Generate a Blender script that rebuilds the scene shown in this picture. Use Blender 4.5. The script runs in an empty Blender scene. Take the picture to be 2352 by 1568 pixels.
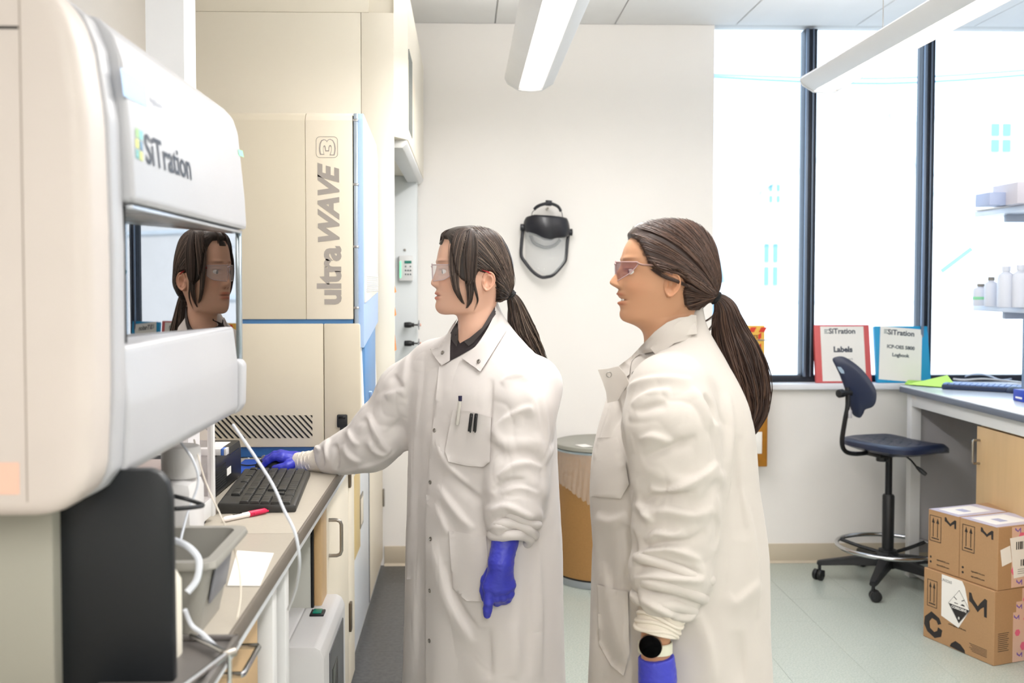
import bpy, bmesh, math, random
import numpy as np
from math import pi, sin, cos, radians
from mathutils import Vector, Matrix, noise as mnoise
from mathutils.bvhtree import BVHTree
random.seed(7); rng = np.random.default_rng(7)
C = bpy.context.scene.collection
scene = bpy.context.scene
# ------------------------------------------------------------------ camera
F, CX, CY, TH, PH, HC = 2300.0, 1130.0, 732.0, radians(1.5), radians(2.0), 1.45
cd = bpy.data.cameras.new('camera'); cam = bpy.data.objects.new('camera', cd); C.objects.link(cam)
cam.location = (0, 0, HC); cam.rotation_euler = (pi/2-PH, 0, -TH)
cd.sensor_width = 36; cd.lens = F/2352*36
cd.shift_x = (1176-CX)/2352; cd.shift_y = (CY-784)/2352
cd.clip_start = .05; cd.clip_end = 200
cd.dof.use_dof = True; cd.dof.focus_distance = 2.7; cd.dof.aperture_fstop = 3.9
scene.camera = cam
# ------------------------------------------------------------------ world, lights, exposure
W = bpy.data.worlds.new('sky'); scene.world = W; W.use_nodes = True
bg = W.node_tree.nodes['Background']; bg.inputs[0].default_value = (.62, .80, 1.0, 1); bg.inputs[1].default_value = 3.5
def area(name, loc, rot, sx, sy, power, col):
    l = bpy.data.lights.new(name, 'AREA'); l.shape = 'RECTANGLE'; l.size = sx; l.size_y = sy
    l.energy = power; l.color = col
    o = bpy.data.objects.new(name, l); C.objects.link(o); o.location = loc; o.rotation_euler = rot
    return o
WARM = (1.0, .982, .96)
sun = bpy.data.lights.new('sun', 'SUN'); sun.energy = 3.6; sun.color = (1, .97, .93); sun.angle = .01; so = bpy.data.objects.new('sun', sun); C.objects.link(so); so.rotation_euler = (radians(48), 0, radians(8))
# light given off by the pendant lamps, downwards and upwards
area('pendant_and_fill_light', (.285, 2.9, 2.285), (0, 0, 0), .10, 2.8, 36, WARM)
area('pendant_and_fill_light', (.285, 2.9, 2.42), (pi, 0, 0), .18, 2.8, 26, WARM)
area('pendant_and_fill_light', (1.57, 2.6, 2.42), (pi, 0, 0), .18, 3.4, 24, (1, .97, .95))
area('pendant_and_fill_light', (1.57, 1.2, 2.285), (0, 0, 0), .10, 2.4, 3, WARM)
# unseen fill lights added behind the camera and to the right, without lamp fittings
area('pendant_and_fill_light', (.285, -1.3, 2.28), (0, 0, 0), .2, 2.6, 66, WARM)
area('pendant_and_fill_light', (.285, -1.3, 2.42), (pi, 0, 0), .2, 2.6, 30, WARM)
area('pendant_and_fill_light', (1.57, -1.3, 2.28), (0, 0, 0), .2, 2.6, 18, WARM)
area('pendant_and_fill_light', (2.85, 1.8, 2.28), (0, 0, 0), .2, 3, 10, WARM)
area('pendant_and_fill_light', (2.85, .8, 2.42), (pi, 0, 0), .2, 5, 60, WARM)
vs = scene.view_settings; vs.view_transform = 'Standard'; vs.look = 'None'; vs.exposure = 0.0; vs.gamma = 1; vs.use_curve_mapping = False
scene.cycles.use_denoising = True
scene.cycles.max_bounces = 8; scene.cycles.diffuse_bounces = 5; scene.cycles.transparent_max_bounces = 12
# ------------------------------------------------------------------ helpers
def ray(px, py):
    x = (px-CX)/F; y = -(py-CY)/F
    f = cos(PH)+y*sin(PH); u = y*cos(PH)-sin(PH)
    return Vector((x*cos(TH)+f*sin(TH), f*cos(TH)-x*sin(TH), u))
def P(px, py, Y):
    r = ray(px, py); k = Y/r.y; return Vector((r.x*k, Y, HC+r.z*k))
def PZ(px, py, Z):
    r = ray(px, py); k = (Z-HC)/r.z; return Vector((r.x*k, r.y*k, Z))
def PX(px, py, X):
    r = ray(px, py); k = X/r.x; return Vector((X, r.y*k, HC+r.z*k))
def proj_np(co):
    X = co[:, 0]; Y = co[:, 1]; Z = co[:, 2]-HC
    x = X*cos(TH)-Y*sin(TH); f = Y*cos(TH)+X*sin(TH)
    z = f*cos(PH)-Z*sin(PH); y = f*sin(PH)+Z*cos(PH)
    return CX+F*x/z, CY-F*y/z
def lin(c):
    return tuple(((v/255)/12.92 if v/255 <= .04045 else (((v/255)+.055)/1.055)**2.4) for v in c)
MATS = {}
def mat(name, rgb, rough=.5, metal=0, bump=0, bscale=200, var=0, vscale=8, trans=0, alpha=1, emit=0, coat=0, spec=.5, ior=1.45, stretch=None, sheen=0, sss=0, var2=None):
    if name in MATS: return MATS[name]
    m = bpy.data.materials.new(name); m.use_nodes = True; nt = m.node_tree; b = nt.nodes['Principled BSDF']
    col = lin(rgb)+(1,)
    b.inputs['Base Color'].default_value = col
    b.inputs['Roughness'].default_value = rough; b.inputs['Metallic'].default_value = metal
    b.inputs['Transmission Weight'].default_value = trans; b.inputs['Alpha'].default_value = alpha
    b.inputs['Coat Weight'].default_value = coat; b.inputs['Specular IOR Level'].default_value = spec; b.inputs['IOR'].default_value = ior
    if sheen: b.inputs['Sheen Weight'].default_value = sheen
    if sss:
        b.inputs['Subsurface Weight'].default_value = sss; b.inputs['Subsurface Radius'].default_value = (.012, .005, .003); b.inputs['Subsurface Scale'].default_value = 1
    if emit:
        b.inputs['Emission Color'].default_value = col; b.inputs['Emission Strength'].default_value = emit
    tc = nt.nodes.new('ShaderNodeTexCoord'); mp = nt.nodes.new('ShaderNodeMapping'); nt.links.new(tc.outputs['Object'], mp.inputs[0])
    if stretch: mp.inputs['Scale'].default_value = stretch
    n = nt.nodes.new('ShaderNodeTexNoise'); n.inputs['Scale'].default_value = vscale; n.inputs['Detail'].default_value = 6
    nt.links.new(mp.outputs[0], n.inputs['Vector'])
    mx = nt.nodes.new('ShaderNodeMix'); mx.data_type = 'RGBA'
    c2 = lin(var2)+(1,) if var2 else tuple(max(0, v*(1-max(var, .02))) for v in col[:3])+(1,)
    mx.inputs['A'].default_value = col; mx.inputs['B'].default_value = c2
    rp = nt.nodes.new('ShaderNodeMapRange'); rp.inputs['From Min'].default_value = .35; rp.inputs['From Max'].default_value = .65
    nt.links.new(n.outputs['Fac'], rp.inputs['Value']); nt.links.new(rp.outputs[0], mx.inputs['Factor'])
    nt.links.new(mx.outputs['Result'], b.inputs['Base Color'])
    if bump:
        nb = nt.nodes.new('ShaderNodeTexNoise'); nb.inputs['Scale'].default_value = bscale; nb.inputs['Detail'].default_value = 3
        nt.links.new(mp.outputs[0], nb.inputs['Vector'])
        bp = nt.nodes.new('ShaderNodeBump'); bp.inputs['Strength'].default_value = bump; bp.inputs['Distance'].default_value = .002
        nt.links.new(nb.outputs['Fac'], bp.inputs['Height']); nt.links.new(bp.outputs[0], b.inputs['Normal'])
    MATS[name] = m; return m
M_ = Matrix
class MB:
    """collects shapes in one bmesh and links them as one object"""
    def __init__(s): s.bm = bmesh.new(); s.mi = 0
    def _take(s, bm2, M=None):
        me = bpy.data.meshes.new('t'); bm2.to_mesh(me); bm2.free()
        if M is not None: me.transform(M)
        for p in me.polygons: p.material_index = s.mi
        s.bm.from_mesh(me); bpy.data.meshes.remove(me)
    def box(s, x0, x1, y0, y1, z0, z1, bev=0, seg=2, M=None):
        b = bmesh.new(); bmesh.ops.create_cube(b, size=1)
        sx, sy, sz = abs(x1-x0), abs(y1-y0), abs(z1-z0)
        for v in b.verts: v.co = Vector(((x0+x1)/2+v.co.x*sx, (y0+y1)/2+v.co.y*sy, (z0+z1)/2+v.co.z*sz))
        if bev: bmesh.ops.bevel(b, geom=list(b.edges), offset=min(bev, .49*min(sx, sy, sz)), segments=seg, affect='EDGES', profile=.5)
        s._take(b, M); return s
    def prism(s, pts, axis, a, b_, bev=0, seg=2, M=None):
        """polygon in the plane across `axis`, from a to b_; for axis 'y' the points are (x, z)"""
        b = bmesh.new()
        def mk(p, t):
            return {'x': (t, p[0], p[1]), 'y': (p[0], t, p[1]), 'z': (p[0], p[1], t)}[axis]
        v0 = [b.verts.new(mk(p, a)) for p in pts]; v1 = [b.verts.new(mk(p, b_)) for p in pts]
        n = len(pts)
        b.faces.new(v0); b.faces.new(v1[::-1])
        for i in range(n): b.faces.new((v0[i], v1[i], v1[(i+1) % n], v0[(i+1) % n]))
        bmesh.ops.recalc_face_normals(b, faces=b.faces)
        if bev: bmesh.ops.bevel(b, geom=list(b.edges), offset=bev, segments=seg, affect='EDGES', profile=.5)
        s._take(b, M); return s
    def cyl(s, p0, p1, r0, r1=None, n=20, cap=True, bev=0):
        p0, p1 = Vector(p0), Vector(p1); r1 = r0 if r1 is None else r1
        d = p1-p0; L = d.length
        b = bmesh.new(); bmesh.ops.create_cone(b, cap_ends=cap, segments=n, radius1=r0, radius2=r1, depth=L)
        if bev: bmesh.ops.bevel(b, geom=[e for e in b.edges if len(e.link_faces) == 2 and any(len(f.verts) > 4 for f in e.link_faces)], offset=bev, segments=2, affect='EDGES', profile=.5)
        s._take(b, M_.Translation((p0+p1)/2) @ d.to_track_quat('Z', 'Y').to_matrix().to_4x4()); return s
    def lathe(s, prof, c=(0, 0, 0), n=28, M=None):
        b = bmesh.new(); rings = []
        for r, z in prof:
            rings.append([b.verts.new((c[0]+r*cos(2*pi*i/n), c[1]+r*sin(2*pi*i/n), c[2]+z)) for i in range(n)] if r > 1e-6 else [b.verts.new((c[0], c[1], c[2]+z))])
        for A, B in zip(rings, rings[1:]):
            for i in range(n):
                j = (i+1) % n
                if len(A) == 1 and len(B) == 1: continue
                if len(A) == 1: b.faces.new((A[0], B[i], B[j]))
                elif len(B) == 1: b.faces.new((A[i], A[j], B[0]))
                else: b.faces.new((A[i], A[j], B[j], B[i]))
        bmesh.ops.recalc_face_normals(b, faces=b.faces)
        s._take(b, M); return s
    def tube(s, pts, r, n=8, smooth=True, closed=False, flat=1, sub=6):
        pts = [Vector(p) for p in pts]
        if smooth and len(pts) > 2: pts = catmull(pts, sub, closed)
        rr = r if isinstance(r, (list, tuple)) else None
        b = bmesh.new(); rings = []; N = len(pts); up = None
        for i, p in enumerate(pts):
            if closed: d = pts[(i+1) % N]-pts[i-1]
            else: d = pts[min(i+1, N-1)]-pts[max(i-1, 0)]
            d.normalize()
            if up is None:
                up = Vector((0, 0, 1)) if abs(d.z) < .9 else Vector((0, 1, 0))
            sd = d.cross(up).normalized(); up = sd.cross(d).normalized()
            ri = r if rr is None else np.interp(i/(N-1), np.linspace(0, 1, len(rr)), rr)
            rings.append([b.verts.new(p+(sd*cos(2*pi*k/n)+up*sin(2*pi*k/n)*flat)*ri) for k in range(n)])
        for i in range(N if closed else N-1):
            A, B = rings[i], rings[(i+1) % N]
            for k in range(n): b.faces.new((A[k], A[(k+1) % n], B[(k+1) % n], B[k]))
        if not closed: b.faces.new(rings[0][::-1]); b.faces.new(rings[-1])
        bmesh.ops.recalc_face_normals(b, faces=b.faces)
        s._take(b); return s
    def sphere(s, c, r, sc=(1, 1, 1), seg=20, M=None):
        b = bmesh.new(); bmesh.ops.create_uvsphere(b, u_segments=seg, v_segments=seg//2+2, radius=r)
        for v in b.verts: v.co = Vector((c[0]+v.co.x*sc[0], c[1]+v.co.y*sc[1], c[2]+v.co.z*sc[2]))
        s._take(b, M); return s
    def raw(s, vs, fs):
        b = bmesh.new(); V = [b.verts.new(v) for v in vs]
        for f in fs:
            try: b.faces.new([V[i] for i in f])
            except ValueError: pass
        s._take(b); return s
    def build(s, name, m, parent=None, smooth=None, loc=None, M=None):
        me = bpy.data.meshes.new(name); s.bm.to_mesh(me); s.bm.free()
        for x in (m if isinstance(m, (list, tuple)) else [m]): me.materials.append(x)
        if M is not None: me.transform(M)
        if smooth is not None:
            me.shade_smooth()
            if smooth: me.set_sharp_from_angle(angle=radians(smooth))
        else:
            me.shade_smooth(); me.set_sharp_from_angle(angle=radians(32))
        o = bpy.data.objects.new(name, me); C.objects.link(o)
        if parent is not None: o.parent = parent
        if loc: o.location = loc
        return o
def catmull(p, k, closed=False):
    out = []; n = len(p)
    for i in range(n if closed else n-1):
        a = p[i-1] if (i > 0 or closed) else p[0]; b = p[i]; c = p[(i+1) % n]; d = p[(i+2) % n] if (i+2 < n or closed) else p[n-1]
        for j in range(k):
            t = j/k
            out.append(.5*((2*b)+(c-a)*t+(2*a-5*b+4*c-d)*t*t+(3*b-a-3*c+d)*t**3))
    if not closed: out.append(p[-1].copy())
    return out
def tag(o, label=None, cat=None, group=None, kind=None):
    if label: o['label'] = label
    if cat: o['category'] = cat
    if group: o['group'] = group
    if kind: o['kind'] = kind
    return o
def thing(name, label, cat, loc=(0, 0, 0), rz=0, group=None):
    o = bpy.data.objects.new(name, None); C.objects.link(o); o.empty_display_size = .05
    o.location = loc; o.rotation_euler = (0, 0, rz); return tag(o, label, cat, group)
def struct(name, mb, m, parent=None, **k):
    o = mb.build(name, m, parent, **k)
    if parent is None: o['kind'] = 'structure'
    return o
def text(s, size, M, m, parent, name='lettering', bold=0, shear=0, ext=.0004, align='CENTER', space=1, local=False, linesp=1):
    cu = bpy.data.curves.new('t', 'FONT'); cu.body = s; cu.size = size; cu.offset = bold; cu.shear = shear; cu.extrude = ext
    cu.align_x = align; cu.align_y = 'CENTER'; cu.space_character = space; cu.space_line = linesp; cu.resolution_u = 3
    t = bpy.data.objects.new('t', cu); C.objects.link(t)
    me = bpy.data.meshes.new_from_object(t); bpy.data.objects.remove(t); bpy.data.curves.remove(cu)
    me.transform(M); me.materials.clear(); me.materials.append(m); me.name = name
    o = bpy.data.objects.new(name, me); C.objects.link(o)
    if parent is not None: o.parent = parent
    return o
def frame(o, x, y):
    """matrix whose local X runs along x, local Y along y, origin o"""
    x = Vector(x).normalized(); y = Vector(y); z = x.cross(y).normalized(); y = z.cross(x)
    return M_.Translation(Vector(o)) @ M_((x, y, z)).transposed().to_4x4()
def dup(root, loc, rz=0, label=None, group=None):
    r = root.copy(); C.objects.link(r); r.location = loc; r.rotation_euler = (0, 0, rz)
    if label: r['label'] = label
    if group: r['group'] = group
    for ch in list(root.children):
        c = ch.copy(); C.objects.link(c); c.parent = r
        for g in ch.children:
            d = g.copy(); C.objects.link(d); d.parent = c
    return r
# materials
m_wall = mat('wall_paint', (236, 232, 228), .75, bump=.05, bscale=300, var=.02, vscale=2)
m_ceil = mat('ceiling_tile', (228, 227, 226), .8, bump=.1, bscale=400)
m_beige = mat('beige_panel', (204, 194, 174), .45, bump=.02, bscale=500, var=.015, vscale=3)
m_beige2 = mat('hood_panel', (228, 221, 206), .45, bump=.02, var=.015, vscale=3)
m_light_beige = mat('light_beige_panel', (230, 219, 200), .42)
m_white = mat('white_plastic', (212, 210, 210), .38, var=.01)
m_cream = mat('instrument_cream', (200, 190, 183), .45, bump=.02, bscale=300)
m_black = mat('black_plastic', (26, 27, 30), .42, bump=.05, bscale=600)
m_blackg = mat('gloss_black', (12, 12, 14), .15)
m_chrome = mat('chrome', (200, 200, 202), .16, 1)
m_steel = mat('brushed_steel', (158, 152, 144), .32, 1)
m_grey = mat('grey_plastic', (133, 129, 122), .5)
m_lblue = mat('light_blue_frame', (168, 194, 232), .4)
m_blue = mat('blue_panel', (84, 130, 178), .42)
m_wood = mat('maple_veneer', (206, 172, 126), .42, var=.10, vscale=3, stretch=(6, 6, .7), bump=.03)
m_edge = mat('dark_edge', (112, 103, 94), .5, var=.06, vscale=60)
m_top = mat('bench_laminate', (174, 166, 153), .4, bump=.03, var=.03, vscale=90)
m_paper = mat('paper', (235, 231, 226), .7)
m_wht = mat('white_enamel', (222, 222, 222), .4)
m_dark = mat('dark_void', (20, 20, 20), .8)
# ================================================================== room shell
WY, CZ, XL, XR = 5.13, 2.77, -1.12, 3.7
m_floor = mat('floor_vinyl', (184, 190, 182), .32, var=.16, vscale=150, bump=.02, coat=.25, var2=(160, 170, 162))
m_floor_d = mat('floor_dark_vinyl', (82, 82, 82), .4, var=.2, vscale=60, coat=.15, var2=(66, 66, 66))
m_grout = mat('floor_joint', (156, 164, 154), .7)
fl = struct('floor', MB().box(XL, XR, -3.2, WY+.15, -.06, -.0025), m_grout)
# vinyl tiles: the square ones the view takes in are pieces, the rest one sheet
ts = .305; tile_mesh = {}
def tile(x0, x1, y0, y1, m, name='tile'):
    key = (round(x1-x0, 3), round(y1-y0, 3), m.name)
    if key not in tile_mesh:
        o = MB().box(0, x1-x0, 0, y1-y0, -.003, 0, bev=.0003, seg=1).build(name, m, fl); tile_mesh[key] = o.data
    else:
        o = bpy.data.objects.new(name, tile_mesh[key]); C.objects.link(o); o.parent = fl
    o.location = (x0, y0, 0)
g = .00045
for i in range(10):
    for j in range(7):
        x = -.03+i*ts; y = 3.0+j*ts
        tile(x+g, min(x+ts, XR)-g, y+g, min(y+ts, WY)-g, m_floor)
for j in range(7):
    y = 3.0+j*ts
    tile(-.56+g, -.03-g, y+g, min(y+ts, WY)-g, m_floor_d)
rest = MB()
rest.box(-.56, XR, -3.2, 3.0, -.003, 0); rest.box(3.02, XR, 3.0, WY, -.003, 0)
o = rest.build('vinyl_sheet', m_floor, fl)
# walls
zb = .935            # window sill height
x0w = 1.272
wb = MB()
wb.box(XL-.1, x0w, WY, WY+.15, 0, CZ)
wb.box(x0w, XR+.1, WY, WY+.15, 0, zb-.02)
struct('wall_back', wb, m_wall)
struct('wall_left', MB().box(XL-.1, XL, -3.2, WY, 0, CZ), m_wall)
struct('wall_right', MB().box(XR, XR+.1, -3.2, WY, 0, CZ), m_wall)
struct('wall_rear', MB().box(XL-.1, XR+.1, -3.3, -3.2, 0, CZ), m_wall)
m_base = mat('baseboard_vinyl', (196, 184, 164), .5)
bb = MB(); bb.box(-.42, XR, WY-.008, WY, 0.012, .10, bev=.002); bb.prism([(WY-.008, .012), (WY-.02, .001), (WY, .001), (WY, .012)], 'x', -.42, XR)
struct('baseboard_back', bb, m_base)
struct('trim_1', MB().box(-.80, -.705, 2.55, 2.66, .93, CZ), mat('white_chase', (238, 240, 244), .4))
# ceiling slab with separate tiles below it where the view takes it in
ce = struct('ceiling', MB().box(XL-.1, XR+.1, -3.3, WY+.15, CZ+.012, CZ+.09), mat('ceiling_grid', (205, 203, 200), .7))
cx = [XL, -.46, .15, .76, 1.38, 2.0, 2.61, 3.22, XR]
me_c = {}
for a, b in zip(cx, cx[1:]):
    for y0, y1 in ((4.0, WY), (2.78, 4.0)):
        MB().box(a+.003, b-.003, y0+.003, y1-.003, CZ, CZ+.013, bev=.002, seg=1).build('ceiling_tile', m_ceil, ce)
MB().box(XL, XR, -3.2, 2.78, CZ, CZ+.012).build('ceiling_sheet', m_ceil, ce)
# window: sill, frame, mullions, panes
m_frame = mat('bronze_frame', (38, 42, 52), .35, .3)
m_frame_l = mat('frame_reflection', (120, 132, 150), .3, .6)  # pale colour for strips that stand for reflections on the dark mullions
struct('trim_2', MB().box(x0w-.0, XR, WY-.035, WY+.15, zb-.03, zb, bev=.004), mat('sill_white', (225, 226, 232), .35))
win = MB()
win.box(x0w, XR, WY+.07, WY+.13, zb, zb+.035, bev=.003); win.box(x0w-.001, x0w+.012, WY+.07, WY+.13, zb, CZ)
win_o = struct('window_1', win, m_frame)
m_glass = mat('window_glass', (255, 255, 255), .0, trans=1, ior=1.02, spec=.1)
for xm in (1.764, 2.385, 3.02):
    f = MB(); f.box(xm-.004, xm+.060, WY+.06, WY+.135, zb+.03, CZ, bev=.002)
    o = f.build('mullion', m_frame, win_o)
    MB().box(xm-.002, xm+.012, WY+.045, WY+.062, zb+.03, CZ, bev=.002).build('reflection_strip', m_frame_l, o)
    MB().box(xm+.034, xm+.041, WY+.05, WY+.062, zb+.03, CZ, bev=.001).build('reflection_strip', m_frame_l, o)
xs = [x0w+.01, 1.76, 2.381, 3.016, XR]
for i in range(4):
    MB().box(xs[i]+(.06 if i else 0), xs[i+1], WY+.095, WY+.099, zb+.03, CZ).build('pane', m_glass, win_o)
tag(MB().box(-.10, .10, -.0006, .0006, -.011, .011).build('tape_strip', mat('blue_tape', (120, 225, 245), .5, alpha=.55)), 'pale blue tape strip stuck aslant on the right window pane', 'tape')
t = bpy.data.objects['tape_strip']; t.location = P(2197, 597, WY+.094); t.rotation_euler = (0, -radians(37), 0)
# ================================================================== outside
m_side = mat('house_siding', (235, 232, 230), .8)
m_roof = mat('house_trim', (222, 232, 240), .8)
m_hwin = mat('house_glass', (112, 150, 176), .4)
m_hblue = mat('house_blue_siding', (128, 160, 188), .8)
def house(name, label, x0, x1, y0, z0, z1, ridge, m, wins, dep=6, lines=()):
    t = thing(name, label, 'building', ((x0+x1)/2, y0, z0))
    cxh, zz = (x0+x1)/2, z0
    b = MB(); b.box(x0-cxh, x1-cxh, 0, dep, 0, z1-z0)
    b.prism([(x0-cxh, z1-z0), (ridge[0], ridge[1]-z0-.14), (x1-cxh, z1-z0)], 'y', 0, dep)
    b.build('wall', m, t)
    r = MB(); r.prism([(x0-cxh-.08, z1-z0), (0+ridge[0], ridge[1]-z0), (x1-cxh+.08, z1-z0), (x1-cxh+.08, z1-z0-.12), (0+ridge[0], ridge[1]-z0-.14), (x0-cxh-.08, z1-z0-.12)], 'y', -.12, dep)
    r.build('roof', m_roof, t)
    for a, b_, c, d in wins:
        f = MB(); f.box(a-cxh-.1, b_-cxh+.1, -.05, .02, c-z0-.1, d-z0+.1, bev=.01)
        fo = f.build('window', m_roof, t)
        mc = (a+b_)/2-cxh; md = (c+d)/2-z0
        for (xa, xb) in ((a-cxh, mc-.03), (mc+.03, b_-cxh)):
            for (za, zb_) in ((c-z0, md-.03), (md+.03, d-z0)):
                MB().box(xa, xb, -.07, -.04, za, zb_).build('pane', m_hwin, fo)
    for z in lines:
        MB().box(x0-cxh-.05, x1-cxh+.05, -.06, .02, z-z0, z-z0+.07).build('trim_board', m_roof, t)
    return t
GZ = -3.2
def q(px, py, Y): v = P(px, py, Y); return v.x, v.z
def rect(px0, px1, py0, py1, Y):
    a = P(px0, py1, Y); b = P(px1, py0, Y); return (a.x, b.x, a.z, b.z)
Y1, Y2 = 13.0, 17.0
a0, _ = q(1700, 500, Y1); a1, _ = q(2040, 500, Y1)
house('house', 'pale sunlit house with tall narrow windows seen through the left pane', a0+.2, a1+.5, Y1, GZ, q(1700, 430, Y1)[1], (.6, q(1900, 235, Y1)[1]), m_side,
      [rect(1752, 1783, 560, 655, Y1), rect(1764, 1788, 425, 465, Y1)], lines=(q(1800, 690, Y1)[1],))
b0, _ = q(2140, 300, Y2); b1, _ = q(2700, 300, Y2)
house('house', 'white house with a multi-pane upper window seen through the right pane', b0, b1, Y2, GZ, q(2200, 255, Y2)[1], (.5, q(2200, 90, Y2)[1]), m_side,
      [rect(2272, 2318, 285, 350, Y2)], lines=(q(2200, 400, Y2)[1], q(2200, 520, Y2)[1]))
c0, _ = q(1650, 600, 9.5); c1, _ = q(1714, 600, 9.5)
house('house', 'small light blue house between the pillar and the pale house', c0, c1-.3, 9.5, GZ, q(1680, 620, 9.5)[1], (0, q(1690, 560, 9.5)[1]), m_hblue, [], dep=2)
tag(MB().box(-12, 30, 5.6, 60, GZ-.2, GZ).build('ground', mat('pavement', (210, 210, 208), .9)), kind='structure')
for i, (ya, yb) in enumerate(((172, 160), (168, 150))):
    A = P(1560, ya, 9+i*2); B = P(2500, yb, 9+i*2)
    tag(MB().tube([A, (A+B)/2+Vector((0, 0, -.1)), B], .012, n=6).build('power_line', mat('cable_grey', (120, 150, 190), .6)), 'power line crossing the sky outside, %s of the two' % ('nearer' if i == 0 else 'farther'), 'cable')
# ================================================================== pendant lamps
m_lamp = mat('lamp_housing', (226, 226, 228), .4)
m_diff = mat('lamp_diffuser', (255, 250, 242), .5, emit=2.6)
m_diffo = mat('lamp_diffuser_off', (225, 228, 235), .5)
def pendant(x, y0, y1, label, lit=True):
    t = thing('pendant_lamp', label, 'lamp', (x, 0, 2.3))
    w = .112
    prof = [(-w, .05), (-w+.012, .03), (-.052, .0), (-.046, .012), (.046, .012), (.052, .0), (w-.012, .03), (w, .05), (w-.01, .06), (.03, .10), (-.03, .10), (-w+.01, .06)]
    MB().prism(prof, 'y', y0, y1-.012, bev=0).build('housing', m_lamp, t)
    MB().prism([(-w, .048), (-w+.012, .024), (-.05, -.006), (0, -.010), (.05, -.006), (w-.012, .024), (w, .048), (w-.01, .064), (.03, .105), (-.03, .105), (-w+.01, .064)], 'y', y1-.012, y1, bev=.002, seg=1).build('end_cap', m_lamp, t)
    k = int((y1-y0)/.62); L = (y1-.02-y0)/k
    for i in range(k):
        MB().box(-.045, .045, y0+i*L+.003, y0+(i+1)*L-.003, .004, .014, bev=.002, seg=1).build('diffuser', m_diff if lit else m_diffo, t)
    for yy in (y1-.62, y1-2.4):
        if yy > y0: MB().cyl((0, yy, .09), (0, yy, CZ-2.3), .0015, n=6).cyl((0, yy, CZ-2.3-.03), (0, yy, CZ-2.3), .007, n=10).build('suspension_cable', m_steel, t)
    return t
pendant(.283, 1.45, 4.42, 'lit white pendant lamp hanging above the two women')
pendant(1.585, .9, 4.42, 'white pendant lamp hanging in front of the windows')
# ================================================================== left run: bench, cabinets, hood, digestion unit
BZ, BX = .91, -.365
bench = thing('workbench', 'cream laminate lab bench running along the left wall', 'bench', (-.74, 2.2, 0))
def loc(o): return Vector(o.location)
def bx(p, name, m, x0, x1, y0, y1, z0, z1, bev=.002, **k):
    L = p.matrix_basis.translation if p is not None else Vector((0, 0, 0))
    return MB().box(x0-L.x, x1-L.x, y0-L.y, y1-L.y, z0-L.z, z1-L.z, bev=bev).build(name, m, p, **k)
for y0, y1 in ((.6, 2.161), (2.164, 3.62)):
    w_ = bx(bench, 'worktop', m_top, XL+.01, BX-.001, y0, y1, BZ-.028, BZ, .001)
    e = MB().box(-.004, .004, y0, y1, -.030, .0, bev=.0025).build('edge_band', m_edge, bench); e.location = Vector((BX, 0, BZ))-loc(bench)
m_rail = mat('rail_white', (216, 219, 224), .35)
bx(bench, 'front_rail', m_rail, -.39, -.368, .6, 3.6, BZ-.052, BZ-.031)
for y in (.62, 2.02, 2.16):
    bx(bench, 'leg', m_wht, -.425, -.392, y, y+.045, .001, BZ-.031)
bx(bench, 'back_panel', mat('under_panel', (196, 196, 190), .6), -.98, -.97, 2.2, 3.0, .001, BZ-.03)
# drawer cabinet under the near bench
cab = thing('base_cabinet', 'maple drawer cabinet under the near end of the bench', 'cabinet', (-.7, 1.6, 0))
bx(cab, 'body', m_wood, -1.0, -.425, 1.12, 1.93, .06, BZ-.06)
bx(cab, 'plinth', m_dark, -.95, -.46, 1.12, 1.93, .001, .06)
for z0, z1 in ((.66, .845), (.39, .655), (.07, .385)):
    d = bx(cab, 'drawer', m_wood, -.425, -.403, 1.125, 1.925, z0, z1)
    L = loc(cab); zc = z1-.035
    MB().tube([Vector(v)-L for v in ((-.403, 1.63, zc), (-.368, 1.63, zc), (-.366, 1.635, zc), (-.366, 1.755, zc), (-.368, 1.76, zc), (-.403, 1.76, zc))], .0052, n=10, smooth=False).build('handle', m_chrome, d)
# white corner cabinet panel and beige cabinet beyond the knee space
cab2 = thing('base_cabinet', 'beige base cabinet with a tall chrome handle beside the white chiller', 'cabinet', (-.7, 3.1, 0))
bx(cab2, 'body', m_wood, -.95, -.425, 2.79, 3.60, .05, BZ-.06)
bx(cab2, 'side_panel', mat('cab_side', (196, 196, 188), .5), -.97, -.432, 2.775, 2.79, .001, BZ-.06)
bx(cab2, 'edge_strip', m_dark, -.432, -.425, 2.772, 2.79, .001, BZ-.06)
d = bx(cab2, 'door', m_light_beige, -.425, -.403, 2.90, 3.42, .05, BZ-.065, .003)
bx(cab2, 'end_stile', m_light_beige, -.425, -.403, 3.43, 3.60, .05, BZ-.065, .003)
bx(cab2, 'edge_stile', m_wood, -.425, -.405, 2.792, 2.895, .05, BZ-.065, .003)
L = loc(cab2)
zt, zb_ = PX(752, 1203, -.40).z, PX(752, 1287, -.40).z
MB().tube([Vector(v)-L for v in ((-.403, 2.93, zt), (-.38, 2.93, zt), (-.370, 2.93, zt-.004), (-.366, 2.93, zt-.014), (-.366, 2.93, zb_+.014), (-.370, 2.93, zb_+.004), (-.38, 2.93, zb_), (-.403, 2.93, zb_))], .0055, n=12, smooth=False).build('handle', m_steel, d)
for z in (.80, .30):
    bx(cab2, 'hinge', mat('hinge_bronze', (110, 98, 84), .35, .8), -.404, -.395, 3.425, 3.455, z-.05, z+.05, .002)
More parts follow.
